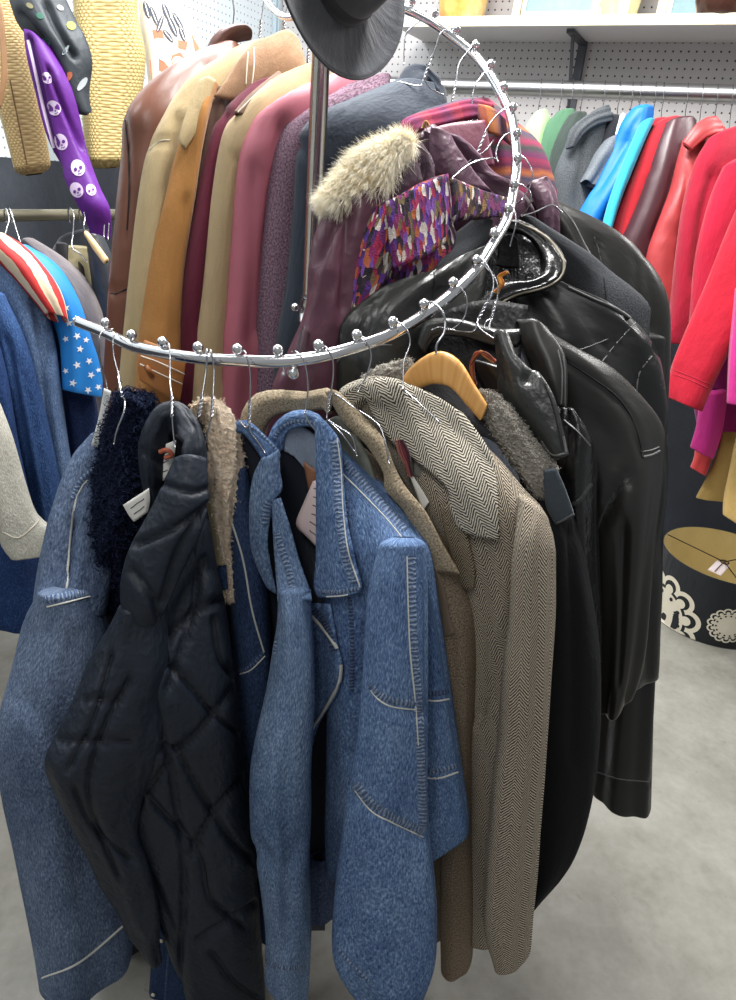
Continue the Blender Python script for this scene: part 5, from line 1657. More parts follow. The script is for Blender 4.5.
def navy_more(t):
    m = Mesh().loft([(396, 86, 1.585, 408, 98, 1.56, .012), (404, 70, 1.605, 424, 88, 1.58, .018), (422, 66, 1.615, 430, 86, 1.60, .016), (440, 78, 1.6, 438, 96, 1.58, .012)], cloth((42, 50, 62), var=.2), fold=.002, n=32, open_bottom=False)
    m.seam([(400, 90), (416, 84), (432, 90)], 1.5, GREYTHREAD)
    t.part('collar', m)


upper('navy_jacket', 'faded navy cotton jacket behind the rack post', 'jacket', [(385, 88, 1.555, 445, 96, 1.6, .03), (345, 104, 1.48, 445, 118, 1.58, .045), (311, 119, 1.42, 430, 145, 1.54, .055), (298, 145, 1.40, 390, 175, 1.5, .055), (293, 210, 1.39, 360, 215, 1.47, .055), (286, 285, 1.375, 345, 290, 1.45, .055), (275, 355, 1.365, 335, 355, 1.44, .055), (270, 480, 1.36, 330, 480, 1.43, .05)], NVD, more=navy_more, seed=98, grooves=[([(300, 146), (312, 160), (316, 240), (312, 330)], 5, .010), ([(347, 102), (348, 130)], 2, .004)])

# purple parka with fur trim
PUR = satin((84, 50, 64), .40, .35, 18)
PURD = satin((66, 46, 58), .45, .5, 34)
t = Thing('hooded_parka', 'plum nylon parka with cream fur trimmed hood inside the spiral', 'parka')
m = Mesh().loft([(352, 190, 1.21, 398, 185, 1.24, .03), (333, 205, 1.17, 395, 205, 1.22, .045), (322, 224, 1.15, 378, 230, 1.2, .05), (314, 265, 1.13, 358, 270, 1.17, .05), (308, 310, 1.12, 350, 312, 1.15, .05), (292, 350, 1.11, 348, 350, 1.14, .05), (272, 392, 1.10, 346, 395, 1.13, .05), (262, 460, 1.10, 345, 460, 1.13, .05)], PUR, n=64, fold=.007, wr=.003, wf=34, seed=100, grooves=[([(346, 205), (332, 230), (318, 262)], 4, .012), ([(348, 215), (346, 260), (343, 310)], 7, .014), ([(312, 282), (322, 280), (334, 284)], 2.5, .006)])
t.part('sleeve', m)
m = Mesh().loft([(385, 150, 1.235, 410, 142, 1.26, .03), (378, 175, 1.215, 428, 160, 1.26, .045), (372, 200, 1.205, 430, 190, 1.25, .045), (360, 222, 1.2, 420, 215, 1.24, .045), (352, 250, 1.19, 400, 250, 1.23, .045), (348, 300, 1.17, 385, 300, 1.21, .045)], PURD, n=60, fold=.006, wr=.005, wf=60, seed=101, grooves=[([(412, 150), (424, 165), (428, 182)], 3, .01), ([(384, 180), (384, 205), (382, 230)], 2.5, .006)])
t.part('hood', m)
m = Mesh()
fm = Mesh().loft([(398, 138, 1.235, 410, 148, 1.24, .012), (372, 146, 1.215, 396, 168, 1.215, .02), (352, 160, 1.20, 388, 190, 1.205, .022), (338, 178, 1.19, 366, 198, 1.195, .02), (328, 195, 1.185, 342, 204, 1.19, .012)], pile((224, 198, 146), (246, 230, 192), 200), n=40, fold=.003, seed=102, open_bottom=False)
V, N = surf(fm)
near = np.linalg.norm(proj(V) - np.array([360, 168]), axis=1) < 60
FURM = NT('fur_cream')
hn_ = FURM.noise(FURM.uv(7, 7), 1.0, 1)
FURM.p(Base_Color=FURM.ramp(hn_, [(0.25, (240, 216, 166)), (0.45, (255, 246, 220)), (0.65, (255, 254, 248))]), Roughness=.7)
fdir_ = unit(P(330, 190, 1.17) - P(385, 150, 1.22)) * 0.9 + np.array([0, -0.25, 0.1])
strands(fm, V[near], N[near], fdir_, .027, FURM.m, 15000, width=.00042, jitter=.24, seg=4, seed=103)
strands(fm, V[near], N[near], unit(P(350, 120, 1.2) - P(372, 150, 1.22)) * 0.7, .03, FURM.m, 3000, width=.0004, jitter=.4, seg=4, seed=104)
t.part('fur_trim', fm, 'cream faux fur trim')
t.done()

# striped knit coat
KN = bands(((152, 44, 84), (110, 40, 74), (196, 110, 60), (70, 66, 92), (94, 74, 86), (168, 52, 92), (64, 78, 74), (120, 50, 96)), .011, 1, 1.3)
t = Thing('striped_coat', 'coat of soft magenta orange and grey stripes behind the plum puffer', 'coat')
m = Mesh().loft([(404, 122, 1.47, 490, 100, 1.53, .02), (400, 134, 1.46, 516, 124, 1.52, .04), (410, 155, 1.45, 540, 146, 1.51, .05), (420, 180, 1.44, 553, 178, 1.50, .05), (430, 205, 1.43, 557, 204, 1.49, .05), (440, 240, 1.42, 550, 240, 1.48, .045)], KN, n=64, fold=.004, seed=105)
t.part('body', m)
m = Mesh().loft([(398, 140, 1.435, 414, 146, 1.43, .012), (402, 122, 1.44, 420, 136, 1.43, .016), (430, 112, 1.46, 440, 132, 1.45, .016), (470, 102, 1.49, 474, 124, 1.475, .016), (492, 106, 1.49, 488, 126, 1.48, .012)], bands(((150, 44, 80), (120, 50, 92), (170, 60, 80)), .02, 1, .7), n=36, fold=.003, seed=106, open_bottom=False)
t.part('collar', m)
m = Mesh().sheet([[(478, 104, 1.475), (492, 108, 1.47), (505, 120, 1.475)], [(478, 118, 1.465), (494, 124, 1.46), (508, 134, 1.465)], [(484, 132, 1.46), (498, 136, 1.455), (512, 146, 1.46)]], bands(((196, 120, 66), (70, 60, 88), (176, 88, 60)), .014, 0, .5), th=.008)
t.part('lapel', m)
t.sheet('lining', [[(425, 130, 1.425), (455, 122, 1.44), (485, 120, 1.45)], [(428, 150, 1.415), (455, 148, 1.42), (490, 145, 1.435)], [(440, 175, 1.40), (465, 172, 1.41), (495, 165, 1.425)]], satin((96, 40, 60), .5, .2), th=.004, fold=.004, label='wine lining')
t.done()

# plum puffer
PLP = satin((88, 62, 76), .42, .5, 30)
t = Thing('puffer_jacket', 'dull plum quilted puffer with open collar behind the bright woven jacket', 'jacket')
m = Mesh().loft([(420, 142, 1.345, 434, 128, 1.36, .02), (416, 160, 1.33, 470, 150, 1.37, .04), (420, 185, 1.32, 500, 180, 1.38, .05), (430, 210, 1.31, 530, 204, 1.39, .05), (440, 240, 1.31, 535, 235, 1.39, .05), (450, 290, 1.31, 535, 290, 1.38, .05)], PLP, n=80, fold=.008, wr=.006, wf=70, seed=108, grooves=[([(448, 134), (470, 160), (498, 188)], 4, .014), ([(452, 180), (480, 168), (505, 172)], 3, .012), ([(430, 150), (450, 175), (470, 195)], 3.5, .010), ([(420, 170), (450, 196), (480, 205)], 3, .008), ([(470, 185), (500, 190), (530, 186)], 3, .012)])
t.part('body', m)
m = Mesh().sheet([[(432, 126, 1.335), (440, 128, 1.325), (449, 134, 1.33)], [(430, 145, 1.325), (444, 148, 1.312), (460, 152, 1.318)], [(432, 165, 1.315), (452, 170, 1.30), (475, 172, 1.308)], [(444, 185, 1.305), (466, 188, 1.295), (492, 190, 1.30)]], PLP, th=.014, fold=.004, seed=109)
t.part('collar', m)
m = Mesh().loft([(526, 188, 1.37, 548, 178, 1.38, .012), (533, 200, 1.36, 556, 192, 1.37, .018), (538, 215, 1.355, 558, 208, 1.36, .02), (542, 240, 1.35, 558, 235, 1.355, .02)], PLP, n=48, fold=.005, wr=.004, wf=60, seed=110)
t.part('sleeve', m)
strings(t, [(424, 128, 1.325), (426, 122, 1.325), (430, 126, 1.325)], ((180, 150, 90), (150, 60, 80)), 3, .0018)
t.done()

# bright woven jacket
BO = boucle(((122, 40, 110), (98, 58, 160), (226, 214, 206), (36, 28, 40), (176, 40, 84), (136, 84, 180), (196, 104, 64), (150, 42, 108), (92, 44, 120), (230, 220, 214), (60, 40, 60), (128, 112, 76)), 190, 62, .12)
t = Thing('woven_jacket', 'chunky woven jacket in purple magenta white and orange dashes', 'jacket')
m = Mesh().loft([(385, 204, 1.195, 448, 176, 1.26, .02), (380, 222, 1.185, 450, 200, 1.255, .035), (378, 245, 1.18, 452, 225, 1.25, .045), (378, 268, 1.175, 458, 245, 1.24, .045), (376, 290, 1.17, 455, 280, 1.23, .045)], BO, n=64, fold=.004, seed=112)
t.part('body', m)
m = Mesh().loft([(372, 210, 1.18, 394, 206, 1.195, .015), (362, 226, 1.165, 398, 230, 1.18, .03), (353, 250, 1.155, 394, 258, 1.17, .035), (347, 280, 1.145, 384, 285, 1.16, .035), (343, 305, 1.14, 372, 305, 1.15, .03), (341, 330, 1.135, 362, 330, 1.145, .03)], BO, n=48, fold=.003, seed=113)
t.part('sleeve', m)
m = Mesh().sheet([[(386, 202, 1.175), (416, 188, 1.20), (447, 174, 1.235)], [(388, 224, 1.165), (418, 214, 1.187), (448, 200, 1.225)], [(390, 248, 1.158), (420, 240, 1.18), (448, 225, 1.218)], [(394, 268, 1.153), (422, 258, 1.175), (446, 242, 1.212)]], BO, th=.010, fold=.0015, seed=114)
t.part('collar', m)
BO2 = boucle(((92, 66, 50), (150, 118, 70), (60, 40, 70), (112, 70, 140), (40, 32, 40), (226, 216, 204), (120, 46, 96)), 190, 62, .9)
t.sheet('collar', [[(450, 178, 1.25), (464, 184, 1.27), (484, 192, 1.29), (512, 200, 1.31)], [(452, 198, 1.24), (466, 200, 1.26), (486, 206, 1.28), (510, 210, 1.3)], [(452, 222, 1.235), (464, 220, 1.25), (478, 220, 1.265), (500, 216, 1.29)]], BO2, label='far side of the collar with brown and white dashes', th=.01, fold=.002)
t.done()

# ------------------------------------------------------------------ coats on the pegboard rail, left to right
WIRES = []


def railcoat(name, label, cat, st, m_, hook=None, part='body', seed=None, seams=(), grooves=(), parts=(), group=None, **k):
    t = Thing(name, label, cat, group)
    kw = dict(fold=.008, kf=(2, 5), n=40, step=.02, seed=seed)
    kw.update(k)
    me = Mesh().loft(st, m_, grooves=grooves, **kw)
    for pts, w_, mm in seams:
        me.seam(pts, w_, mm)
    t.part(part, me)
    for pn, pst, pm, pk in parts:
        t.loft(pn, pst, pm, **{**dict(n=32, step=.02, fold=.004), **pk})
    t.done()
    if hook:
        WIRES.append((hook, label, name))


GRN = cloth((72, 110, 84), var=.2)
railcoat('green_jacket', 'pale green jacket shoulder at the left end of the pegboard rail', 'jacket', [(536, 113, 2.72, 546, 112, 2.75, .02), (530, 122, 2.7, 548, 124, 2.75, .04), (526, 140, 2.68, 545, 145, 2.72, .05), (524, 190, 2.66, 545, 190, 2.7, .05)], cloth((152, 190, 136), var=.15), (541, 108), seed=120)
railcoat('green_jacket', 'deep green jacket beside the pale green shoulder on the rail', 'jacket', [(557, 113, 2.7, 572, 114, 2.75, .03), (547, 124, 2.68, 574, 126, 2.73, .05), (541, 142, 2.66, 570, 146, 2.7, .05), (538, 170, 2.65, 568, 170, 2.69, .05), (536, 220, 2.64, 566, 220, 2.68, .05)], GRN, (562, 108), seed=121)
railcoat('dark_coat', 'greenish black coat between the deep green jacket and the charcoal coat', 'coat', [(568, 117, 2.68, 584, 116, 2.72, .03), (558, 130, 2.66, 586, 132, 2.7, .05), (550, 152, 2.64, 582, 156, 2.68, .05), (546, 190, 2.62, 580, 190, 2.66, .05), (544, 240, 2.6, 575, 240, 2.65, .05)], cloth((52, 62, 58), var=.25), (573, 110), seed=122)
CHG = tweed((58, 62, 66), (98, 102, 106), 300)
railcoat('wool_coat', 'charcoal wool coat with shawl collar on the pegboard rail', 'coat', [(590, 114, 2.66, 607, 108, 2.72, .03), (574, 126, 2.62, 610, 124, 2.7, .05), (566, 146, 2.6, 606, 148, 2.68, .055), (556, 172, 2.57, 602, 176, 2.66, .055), (556, 196, 2.56, 600, 200, 2.65, .055), (560, 240, 2.55, 598, 240, 2.64, .055)], CHG, (583, 112), seed=123, grooves=[([(582, 142), (582, 165), (576, 205)], 3, .012)], parts=[('collar', [(566, 148, 2.575, 575, 146, 2.58, .012), (570, 130, 2.58, 584, 134, 2.585, .018), (586, 116, 2.61, 596, 126, 2.61, .02), (606, 108, 2.66, 610, 122, 2.66, .018)], CHG, dict(open_bottom=False))])
railcoat('black_coat', 'black coat between the charcoal wool coat and the grey sleeve', 'coat', [(606, 119, 2.66, 618, 120, 2.7, .03), (600, 136, 2.64, 617, 138, 2.68, .045), (590, 165, 2.62, 608, 168, 2.66, .05), (580, 205, 2.6, 598, 206, 2.64, .05), (576, 250, 2.59, 594, 250, 2.63, .05)], cloth((34, 36, 42), var=.3), (605, 112), seed=124)
railcoat('grey_jacket', 'heather grey jacket with short turned sleeve on the pegboard rail', 'jacket', [(607, 140, 2.6, 617, 138, 2.64, .025), (597, 153, 2.575, 615, 152, 2.61, .04), (588, 170, 2.56, 603, 174, 2.59, .04), (583, 180, 2.55, 593, 187, 2.57, .035)], tweed((84, 90, 98), (130, 136, 142), 320), (620, 112), part='sleeve', seed=125, parts=[('body', [(612, 128, 2.66, 622, 126, 2.68, .02), (606, 150, 2.64, 618, 150, 2.66, .03), (592, 190, 2.61, 606, 195, 2.63, .035), (582, 220, 2.6, 598, 225, 2.62, .035)], cloth((44, 50, 62), var=.2), {}), ('lining', [(618, 124, 2.64, 624, 123, 2.65, .01), (616, 134, 2.63, 622, 134, 2.64, .01)], plain((226, 232, 234), .7, 0, 'white_cotton'), {})])
BLU = satin((22, 112, 196), .5, .15, 12)
railcoat('blue_jacket', 'bright azure blue hooded jacket on the pegboard rail', 'jacket', [(634, 109, 2.6, 650, 109, 2.66, .03), (625, 122, 2.58, 648, 122, 2.65, .045), (618, 146, 2.56, 632, 148, 2.62, .05), (606, 172, 2.53, 619, 176, 2.58, .05), (593, 194, 2.51, 609, 202, 2.56, .05), (580, 215, 2.5, 602, 228, 2.54, .05), (570, 245, 2.49, 596, 255, 2.53, .05)], BLU, (633, 110), seed=126, grooves=[([(626, 140), (614, 162), (596, 190)], 4, .014), ([(640, 118), (632, 130), (628, 146)], 3, .01)])
railcoat('turquoise_jacket', 'turquoise jacket edge just right of the azure jacket', 'jacket', [(640, 124, 2.56, 654, 121, 2.58, .02), (632, 142, 2.535, 645, 140, 2.55, .025), (618, 176, 2.51, 632, 172, 2.52, .025), (608, 205, 2.49, 621, 200, 2.5, .025), (601, 234, 2.48, 612, 230, 2.49, .025), (594, 265, 2.47, 606, 262, 2.48, .025)], cloth((50, 168, 200), var=.12), (641, 112), seed=127)
REDD = cloth((146, 26, 40), var=.18)
railcoat('red_jacket', 'dark red hooded jacket right of the turquoise edge', 'jacket', [(646, 124, 2.6, 664, 122, 2.66, .03), (640, 142, 2.57, 660, 142, 2.63, .045), (632, 165, 2.55, 648, 166, 2.6, .05), (623, 190, 2.53, 638, 192, 2.58, .05), (608, 232, 2.51, 626, 236, 2.56, .05), (602, 265, 2.5, 622, 270, 2.55, .05)], REDD, (656, 113), seed=128, grooves=[([(640, 140), (652, 132), (658, 140)], 3, .02), ([(634, 160), (640, 150), (636, 175)], 3, .016)])
RED = cloth((176, 32, 44), var=.14)
railcoat('red_jacket', 'scarlet fleece jacket left of the dark brown leather', 'jacket', [(656, 124, 2.58, 678, 120, 2.65, .03), (646, 142, 2.55, 678, 140, 2.62, .045), (638, 166, 2.53, 668, 168, 2.59, .05), (628, 196, 2.51, 652, 200, 2.57, .05), (618, 236, 2.49, 642, 240, 2.55, .05), (612, 270, 2.48, 638, 275, 2.54, .05)], RED, (664, 113), seed=129)
DBL = leather((70, 42, 48), .38, .3, wr=8)
railcoat('leather_jacket', 'dark oxblood brown leather jacket on the pegboard rail', 'jacket', [(668, 122, 2.56, 694, 122, 2.64, .03), (658, 142, 2.53, 695, 142, 2.62, .05), (650, 170, 2.5, 688, 174, 2.59, .055), (641, 198, 2.48, 676, 200, 2.56, .055), (631, 224, 2.46, 664, 230, 2.54, .055), (622, 246, 2.45, 650, 254, 2.52, .055), (618, 280, 2.44, 645, 285, 2.51, .05)], DBL, (688, 112), seed=130, grooves=[([(676, 170), (668, 200), (655, 235)], 4, .014), ([(650, 172), (656, 170)], 2, .006)])
SAL = leather((166, 60, 62), .42, .35, wr=10)
railcoat('leather_jacket', 'salmon red leather jacket on the pegboard rail', 'jacket', [(684, 140, 2.5, 716, 130, 2.58, .03), (679, 162, 2.48, 708, 160, 2.55, .045), (674, 188, 2.46, 694, 190, 2.51, .05), (662, 216, 2.44, 688, 220, 2.49, .05), (650, 246, 2.43, 684, 250, 2.48, .05), (646, 275, 2.42, 682, 280, 2.47, .05), (650, 330, 2.41, 680, 330, 2.46, .05)], SAL, (703, 112), seed=131, grooves=[([(650, 236), (665, 231), (682, 232)], 2.2, .006), ([(686, 175), (684, 220), (680, 270)], 3, .008)], parts=[('collar', [(683, 142, 2.47, 692, 150, 2.47, .012), (696, 124, 2.49, 706, 138, 2.48, .016), (712, 118, 2.53, 722, 134, 2.51, .016), (720, 130, 2.52, 724, 144, 2.5, .012)], SAL, dict(open_bottom=False))])
CRI = cloth((156, 18, 46), var=.14)
railcoat('crimson_coat', 'crimson wool coat right of the salmon leather', 'coat', [(708, 140, 2.46, 745, 128, 2.55, .03), (698, 158, 2.43, 745, 155, 2.52, .045), (690, 184, 2.41, 735, 186, 2.5, .05), (684, 212, 2.39, 722, 214, 2.47, .05), (678, 260, 2.37, 712, 262, 2.45, .05), (672, 310, 2.36, 708, 312, 2.44, .05), (664, 342, 2.36, 712, 344, 2.43, .045)], CRI, (718, 114), seed=132, grooves=[([(712, 175), (702, 215), (694, 280)], 4, .016)])
railcoat('raspberry_coat', 'raspberry red coat partly cut off by the right edge behind the scarlet sleeve', 'coat', [(724, 168, 2.4, 775, 150, 2.5, .04), (714, 192, 2.38, 775, 190, 2.48, .05), (704, 228, 2.36, 760, 228, 2.46, .05), (697, 262, 2.35, 750, 264, 2.44, .05), (692, 310, 2.34, 745, 310, 2.42, .05), (690, 345, 2.34, 745, 345, 2.42, .05)], cloth((176, 20, 52), var=.14), (733, 114), seed=133)
SCA = cloth((176, 20, 44), var=.12)
railcoat('scarlet_coat', 'scarlet red wool coat with long sleeve and seamed cuff at the right edge', 'coat', [(738, 205, 2.34, 790, 222, 2.34, .04), (724, 238, 2.31, 772, 258, 2.3, .05), (706, 284, 2.28, 752, 305, 2.27, .05), (688, 326, 2.25, 733, 346, 2.24, .05), (671, 369, 2.22, 714, 386, 2.21, .05), (667, 396, 2.2, 703, 411, 2.195, .045)], SCA, (745, 116), part='sleeve', seed=134, seams=[([(671, 369), (692, 377), (713, 386)], 1.5, CRI), ([(670, 373), (692, 381), (711, 390)], 1.5, CRI)], grooves=[([(671, 370), (692, 378), (713, 386)], 2, .004)], parts=[('body', [(742, 170, 2.4, 800, 170, 2.45, .04), (738, 240, 2.38, 800, 240, 2.42, .05), (736, 300, 2.36, 800, 300, 2.4, .05)], SCA, {})])
MAG = cloth((142, 28, 104), var=.14)
MAGL = cloth((196, 46, 132), var=.1)
railcoat('magenta_coat', 'magenta coat hanging low below the scarlet cuff', 'coat', [(700, 330, 2.42, 760, 330, 2.46, .04), (696, 370, 2.41, 758, 372, 2.45, .05), (694, 400, 2.4, 755, 402, 2.44, .05), (698, 428, 2.4, 752, 430, 2.43, .045)], MAG, seed=135, parts=[('sleeve', [(700, 395, 2.38, 728, 392, 2.4, .03), (696, 425, 2.37, 722, 430, 2.39, .035), (690, 446, 2.36, 713, 458, 2.38, .03)], MAGL, {})])
railcoat('pink_coat', 'bright fuchsia sleeve cut by the right edge beside the scarlet cuff', 'coat', [(734, 290, 2.24, 765, 295, 2.24, .04), (729, 345, 2.2, 765, 350, 2.2, .045), (726, 402, 2.17, 765, 408, 2.17, .04)], MAGL, seed=136, part='sleeve')
railcoat('coral_coat', 'coral sleeve end lowest below the magenta coat', 'coat', [(696, 430, 2.46, 716, 432, 2.47, .03), (694, 455, 2.45, 712, 458, 2.46, .03), (690, 466, 2.44, 706, 475, 2.45, .028)], cloth((206, 70, 70), var=.1), seed=137, part='sleeve', parts=[('body', [(700, 360, 2.52, 740, 360, 2.54, .03), (704, 420, 2.5, 742, 420, 2.52, .03), (708, 445, 2.5, 740, 446, 2.52, .03)], cloth((206, 70, 70), var=.1), {})])
TAN2 = cloth((200, 168, 104), var=.15)
railcoat('tan_skirt', 'tan flared cloth corner hanging above the lampshade', 'skirt', [(728, 410, 2.48, 745, 412, 2.5, .02), (722, 440, 2.47, 742, 444, 2.49, .025), (711, 470, 2.46, 736, 474, 2.48, .025), (697, 497, 2.45, 724, 500, 2.47, .02)], cloth((176, 146, 84), var=.15), seed=138)
railcoat('tan_coat', 'yellow tan sleeve at the right edge just above the lampshade', 'coat', [(744, 320, 2.40, 780, 320, 2.40, .03), (738, 420, 2.36, 765, 422, 2.36, .035), (732, 455, 2.33, 762, 460, 2.33, .04), (724, 495, 2.31, 758, 505, 2.31, .04), (723, 512, 2.3, 745, 526, 2.3, .035)], TAN2, seed=139, part='sleeve')
RAILPX = lambda x: 88.5 + (x - 523) * 0.029
rail_r = lambda x, y: float((lambda q: math.hypot(q[0], q[1]))(on_plane(x, y, Wp + nR * RAIL_OFF, nR)))
for (hx_, hy_), lab, nm in WIRES:
    y0 = RAILPX(hx_)
    r0 = rail_r(hx_, y0)
    t = Thing('wire_hanger', ('wire hanger of the ' + lab)[:200] if len(('wire hanger of the ' + lab).split()) <= 16 else 'wire hanger of the ' + ' '.join(lab.split()[:12]), 'hanger', 'wire hangers on the pegboard rail')
    m = Mesh()
    m.tube([P(hx_ + 1, y0 + 8, r0 + .033), P(hx_ + 1, y0 - 5, r0 + .03), P(hx_ + .5, y0 - 10.5, r0), P(hx_, y0 - 5, r0 - .033), P(hx_ - .5, y0 + 8, r0 - .036), P(hx_ - 2, y0 + 15, r0 - .03), P(hx_ - 3, hy_ + 6, r0 - .02), P(hx_ - 4, hy_ + 16, r0 - .02)], .0014, WIRE, n=7)
    t.part('hook', m)
    t.done()

# ------------------------------------------------------------------ left rail
LD = [denim((28, 48, 90), (80, 114, 164), .5, .5), denim((22, 38, 74), (58, 88, 140), .45, .5), denim((20, 30, 60), (46, 66, 110), .45, .4)]


def leftcoat(*a, **k):
    railcoat(*a, **{**dict(n=40), **k})


leftcoat('denim_jacket', 'pale grey blue denim jacket on the left rail next to the flag shirt', 'jacket', [(-4, 268, 1.93, 10, 262, 1.96, .02), (-2, 285, 1.9, 34, 288, 1.95, .045), (8, 310, 1.88, 46, 320, 1.93, .05), (20, 350, 1.86, 54, 355, 1.9, .05), (34, 420, 1.84, 62, 420, 1.88, .05), (48, 500, 1.82, 74, 500, 1.86, .05), (56, 560, 1.81, 80, 560, 1.85, .05)], denim((54, 76, 112), (126, 150, 184), .5, .5), seed=140, grooves=[([(36, 300), (40, 350), (50, 430), (62, 520)], 3, .014)])
leftcoat('denim_jacket', 'strong blue denim jacket with long sleeve folds on the left rail', 'jacket', [(-20, 300, 1.86, 4, 296, 1.88, .03), (-10, 330, 1.84, 22, 340, 1.87, .05), (4, 390, 1.82, 40, 395, 1.85, .055), (16, 450, 1.8, 54, 455, 1.83, .055), (26, 510, 1.79, 64, 515, 1.82, .055), (34, 570, 1.78, 66, 575, 1.81, .055)], LD[0], seed=141, grooves=[([(8, 340), (22, 420), (36, 500), (46, 560)], 3.5, .014), ([(20, 360), (36, 440), (52, 530)], 3, .01)])
leftcoat('denim_jacket', 'indigo denim jacket nearest the left edge on the left rail', 'jacket', [(-40, 310, 1.8, -10, 315, 1.82, .04), (-30, 370, 1.78, 6, 375, 1.8, .05), (-20, 440, 1.76, 18, 445, 1.78, .055), (-10, 520, 1.74, 34, 525, 1.77, .055), (-6, 600, 1.73, 44, 605, 1.76, .055), (-6, 625, 1.73, 40, 620, 1.76, .05)], LD[1], seed=142, grooves=[([(-4, 400), (8, 470), (18, 540)], 4, .014)])
leftcoat('denim_jacket', 'very dark denim jacket under the blue star shirt', 'jacket', [(46, 300, 1.95, 66, 306, 1.98, .03), (54, 340, 1.93, 80, 345, 1.96, .045), (62, 400, 1.92, 96, 400, 1.95, .05), (70, 470, 1.9, 100, 470, 1.94, .05), (74, 540, 1.89, 98, 540, 1.93, .05), (74, 590, 1.88, 96, 590, 1.92, .05)], LD[2], seed=143)
leftcoat('white_jacket', 'cream white denim jacket sleeve with buttoned cuff at the left edge', 'jacket', [(-45, 380, 1.62, 0, 405, 1.62, .04), (-30, 430, 1.6, 12, 438, 1.6, .05), (-18, 480, 1.585, 26, 488, 1.585, .05), (-8, 515, 1.575, 36, 515, 1.575, .045), (2, 545, 1.57, 54, 533, 1.568, .04), (10, 556, 1.565, 48, 551, 1.563, .035)], denim((170, 168, 156), (226, 224, 212), .55, .3), part='sleeve', seed=144, seams=[([(2, 532), (18, 538), (34, 526), (42, 516)], 2, THREAD)], parts=[])
RW = None


def flagstripes():
    t = NT('flag_stripes')
    sep = t.n('ShaderNodeSeparateXYZ', {0: t.uv(1, 1)})
    n = t.noise(t.uv(14, 14), 1, 3)
    v = t.math('ADD', sep.outputs[0], t.math('MULTIPLY', n, .02))
    s = t.math('GREATER_THAN', t.math('FRACT', t.math('DIVIDE', v, .05)), .52)
    base = t.mix(s, lin((190, 44, 44)), lin((226, 208, 178)))
    t.p(Base_Color=base, Roughness=.7)
    t.bump(n, .4, .006)
    return t.m


t = Thing('flag_shirt', 'shirt printed with red and white stripes and white stars on bright blue', 'shirt')
FB = satin((38, 132, 214), .55, .15, 12)
m = Mesh().loft([(12, 250, 1.94, 30, 252, 1.97, .02), (30, 268, 1.91, 58, 275, 1.95, .035), (52, 298, 1.88, 72, 302, 1.93, .04), (62, 330, 1.87, 84, 332, 1.91, .045), (63, 360, 1.86, 96, 360, 1.9, .045), (64, 389, 1.85, 103, 396, 1.89, .04)], FB, fold=.004, seed=146, n=56)
STAR = plain((236, 240, 244), .75, 0, 'print_white')
for sx0, sy0, sr in [(66, 308, 4), (69, 323, 4), (66, 339, 3.6), (77, 336, 4), (80, 349, 4), (89, 361, 3.8), (77, 365, 4.2), (66, 371, 3.4), (73, 383, 4.2), (88, 390, 4), (91, 375, 4), (98, 387, 3.6), (86, 340, 3.4), (60, 300, 3), (52, 288, 3), (46, 277, 2.8), (98, 370, 3)]:
    a0 = RNG.uniform(0, 1.2)
    m.decal([(sx0 + (sr if k % 2 == 0 else sr * .42) * math.sin(a0 + k * math.pi / 5), sy0 - (sr if k % 2 == 0 else sr * .42) * math.cos(a0 + k * math.pi / 5)) for k in range(10)], STAR)
t.part('blue_side', m, 'bright blue part with white stars')
m = Mesh().loft([(-12, 236, 1.93, 12, 244, 1.95, .02), (-6, 250, 1.9, 30, 258, 1.93, .035), (14, 270, 1.87, 52, 285, 1.9, .04), (32, 294, 1.855, 62, 302, 1.88, .04), (46, 312, 1.85, 66, 322, 1.87, .03)], flagstripes(), fold=.005, seed=147, n=48)
t.part('striped_side', m, 'red and cream striped part')
t.done()
leftcoat('grey_hoodie', 'plain grey hoodie behind the blue star shirt', 'hoodie', [(22, 242, 2.02, 38, 246, 2.05, .02), (38, 262, 2.0, 70, 270, 2.04, .04), (62, 285, 1.98, 92, 296, 2.02, .045), (78, 320, 1.96, 106, 325, 2.0, .045), (84, 380, 1.95, 112, 385, 1.99, .045), (86, 480, 1.93, 116, 480, 1.98, .045)], cloth((118, 112, 114), var=.15), seed=148)
leftcoat('dark_jacket', 'black hooded jacket hanging behind the grey hoodie', 'jacket', [(58, 240, 2.12, 92, 232, 2.16, .03), (48, 262, 2.1, 100, 255, 2.14, .05), (60, 300, 2.08, 108, 300, 2.12, .05), (78, 360, 2.06, 112, 360, 2.1, .05), (84, 460, 2.04, 114, 460, 2.08, .05)], cloth((42, 44, 50), var=.3), seed=149, fold=.012)
leftcoat('lined_jacket', 'dark jacket with khaki satin lining showing', 'jacket', [(62, 248, 2.08, 92, 250, 2.1, .02), (62, 275, 2.06, 92, 278, 2.09, .03), (72, 305, 2.05, 92, 308, 2.08, .03), (86, 340, 2.04, 98, 340, 2.07, .03)], satin((150, 140, 108), .45, .6, 22), seed=150, part='lining', parts=[('body', [(58, 244, 2.07, 66, 246, 2.09, .015), (60, 275, 2.055, 67, 278, 2.07, .02), (68, 305, 2.04, 76, 310, 2.06, .02), (84, 345, 2.03, 92, 350, 2.05, .02)], cloth((38, 38, 42), var=.2), {}), ('front_edge', [(78, 262, 2.05, 84, 268, 2.05, .01), (80, 280, 2.045, 86, 285, 2.045, .012), (80, 300, 2.04, 87, 303, 2.04, .012)], cloth((60, 56, 48), var=.2), {})])
leftcoat('leather_jacket', 'dark grey leather jacket right beside the brown leather coat', 'jacket', [(86, 236, 2.02, 104, 240, 2.04, .02), (90, 258, 2.0, 112, 266, 2.03, .035), (94, 290, 1.99, 116, 298, 2.02, .04), (98, 340, 1.98, 118, 345, 2.01, .04), (100, 420, 1.97, 120, 420, 2.0, .04)], leather((50, 54, 60), .34, .6, wr=16), seed=151)
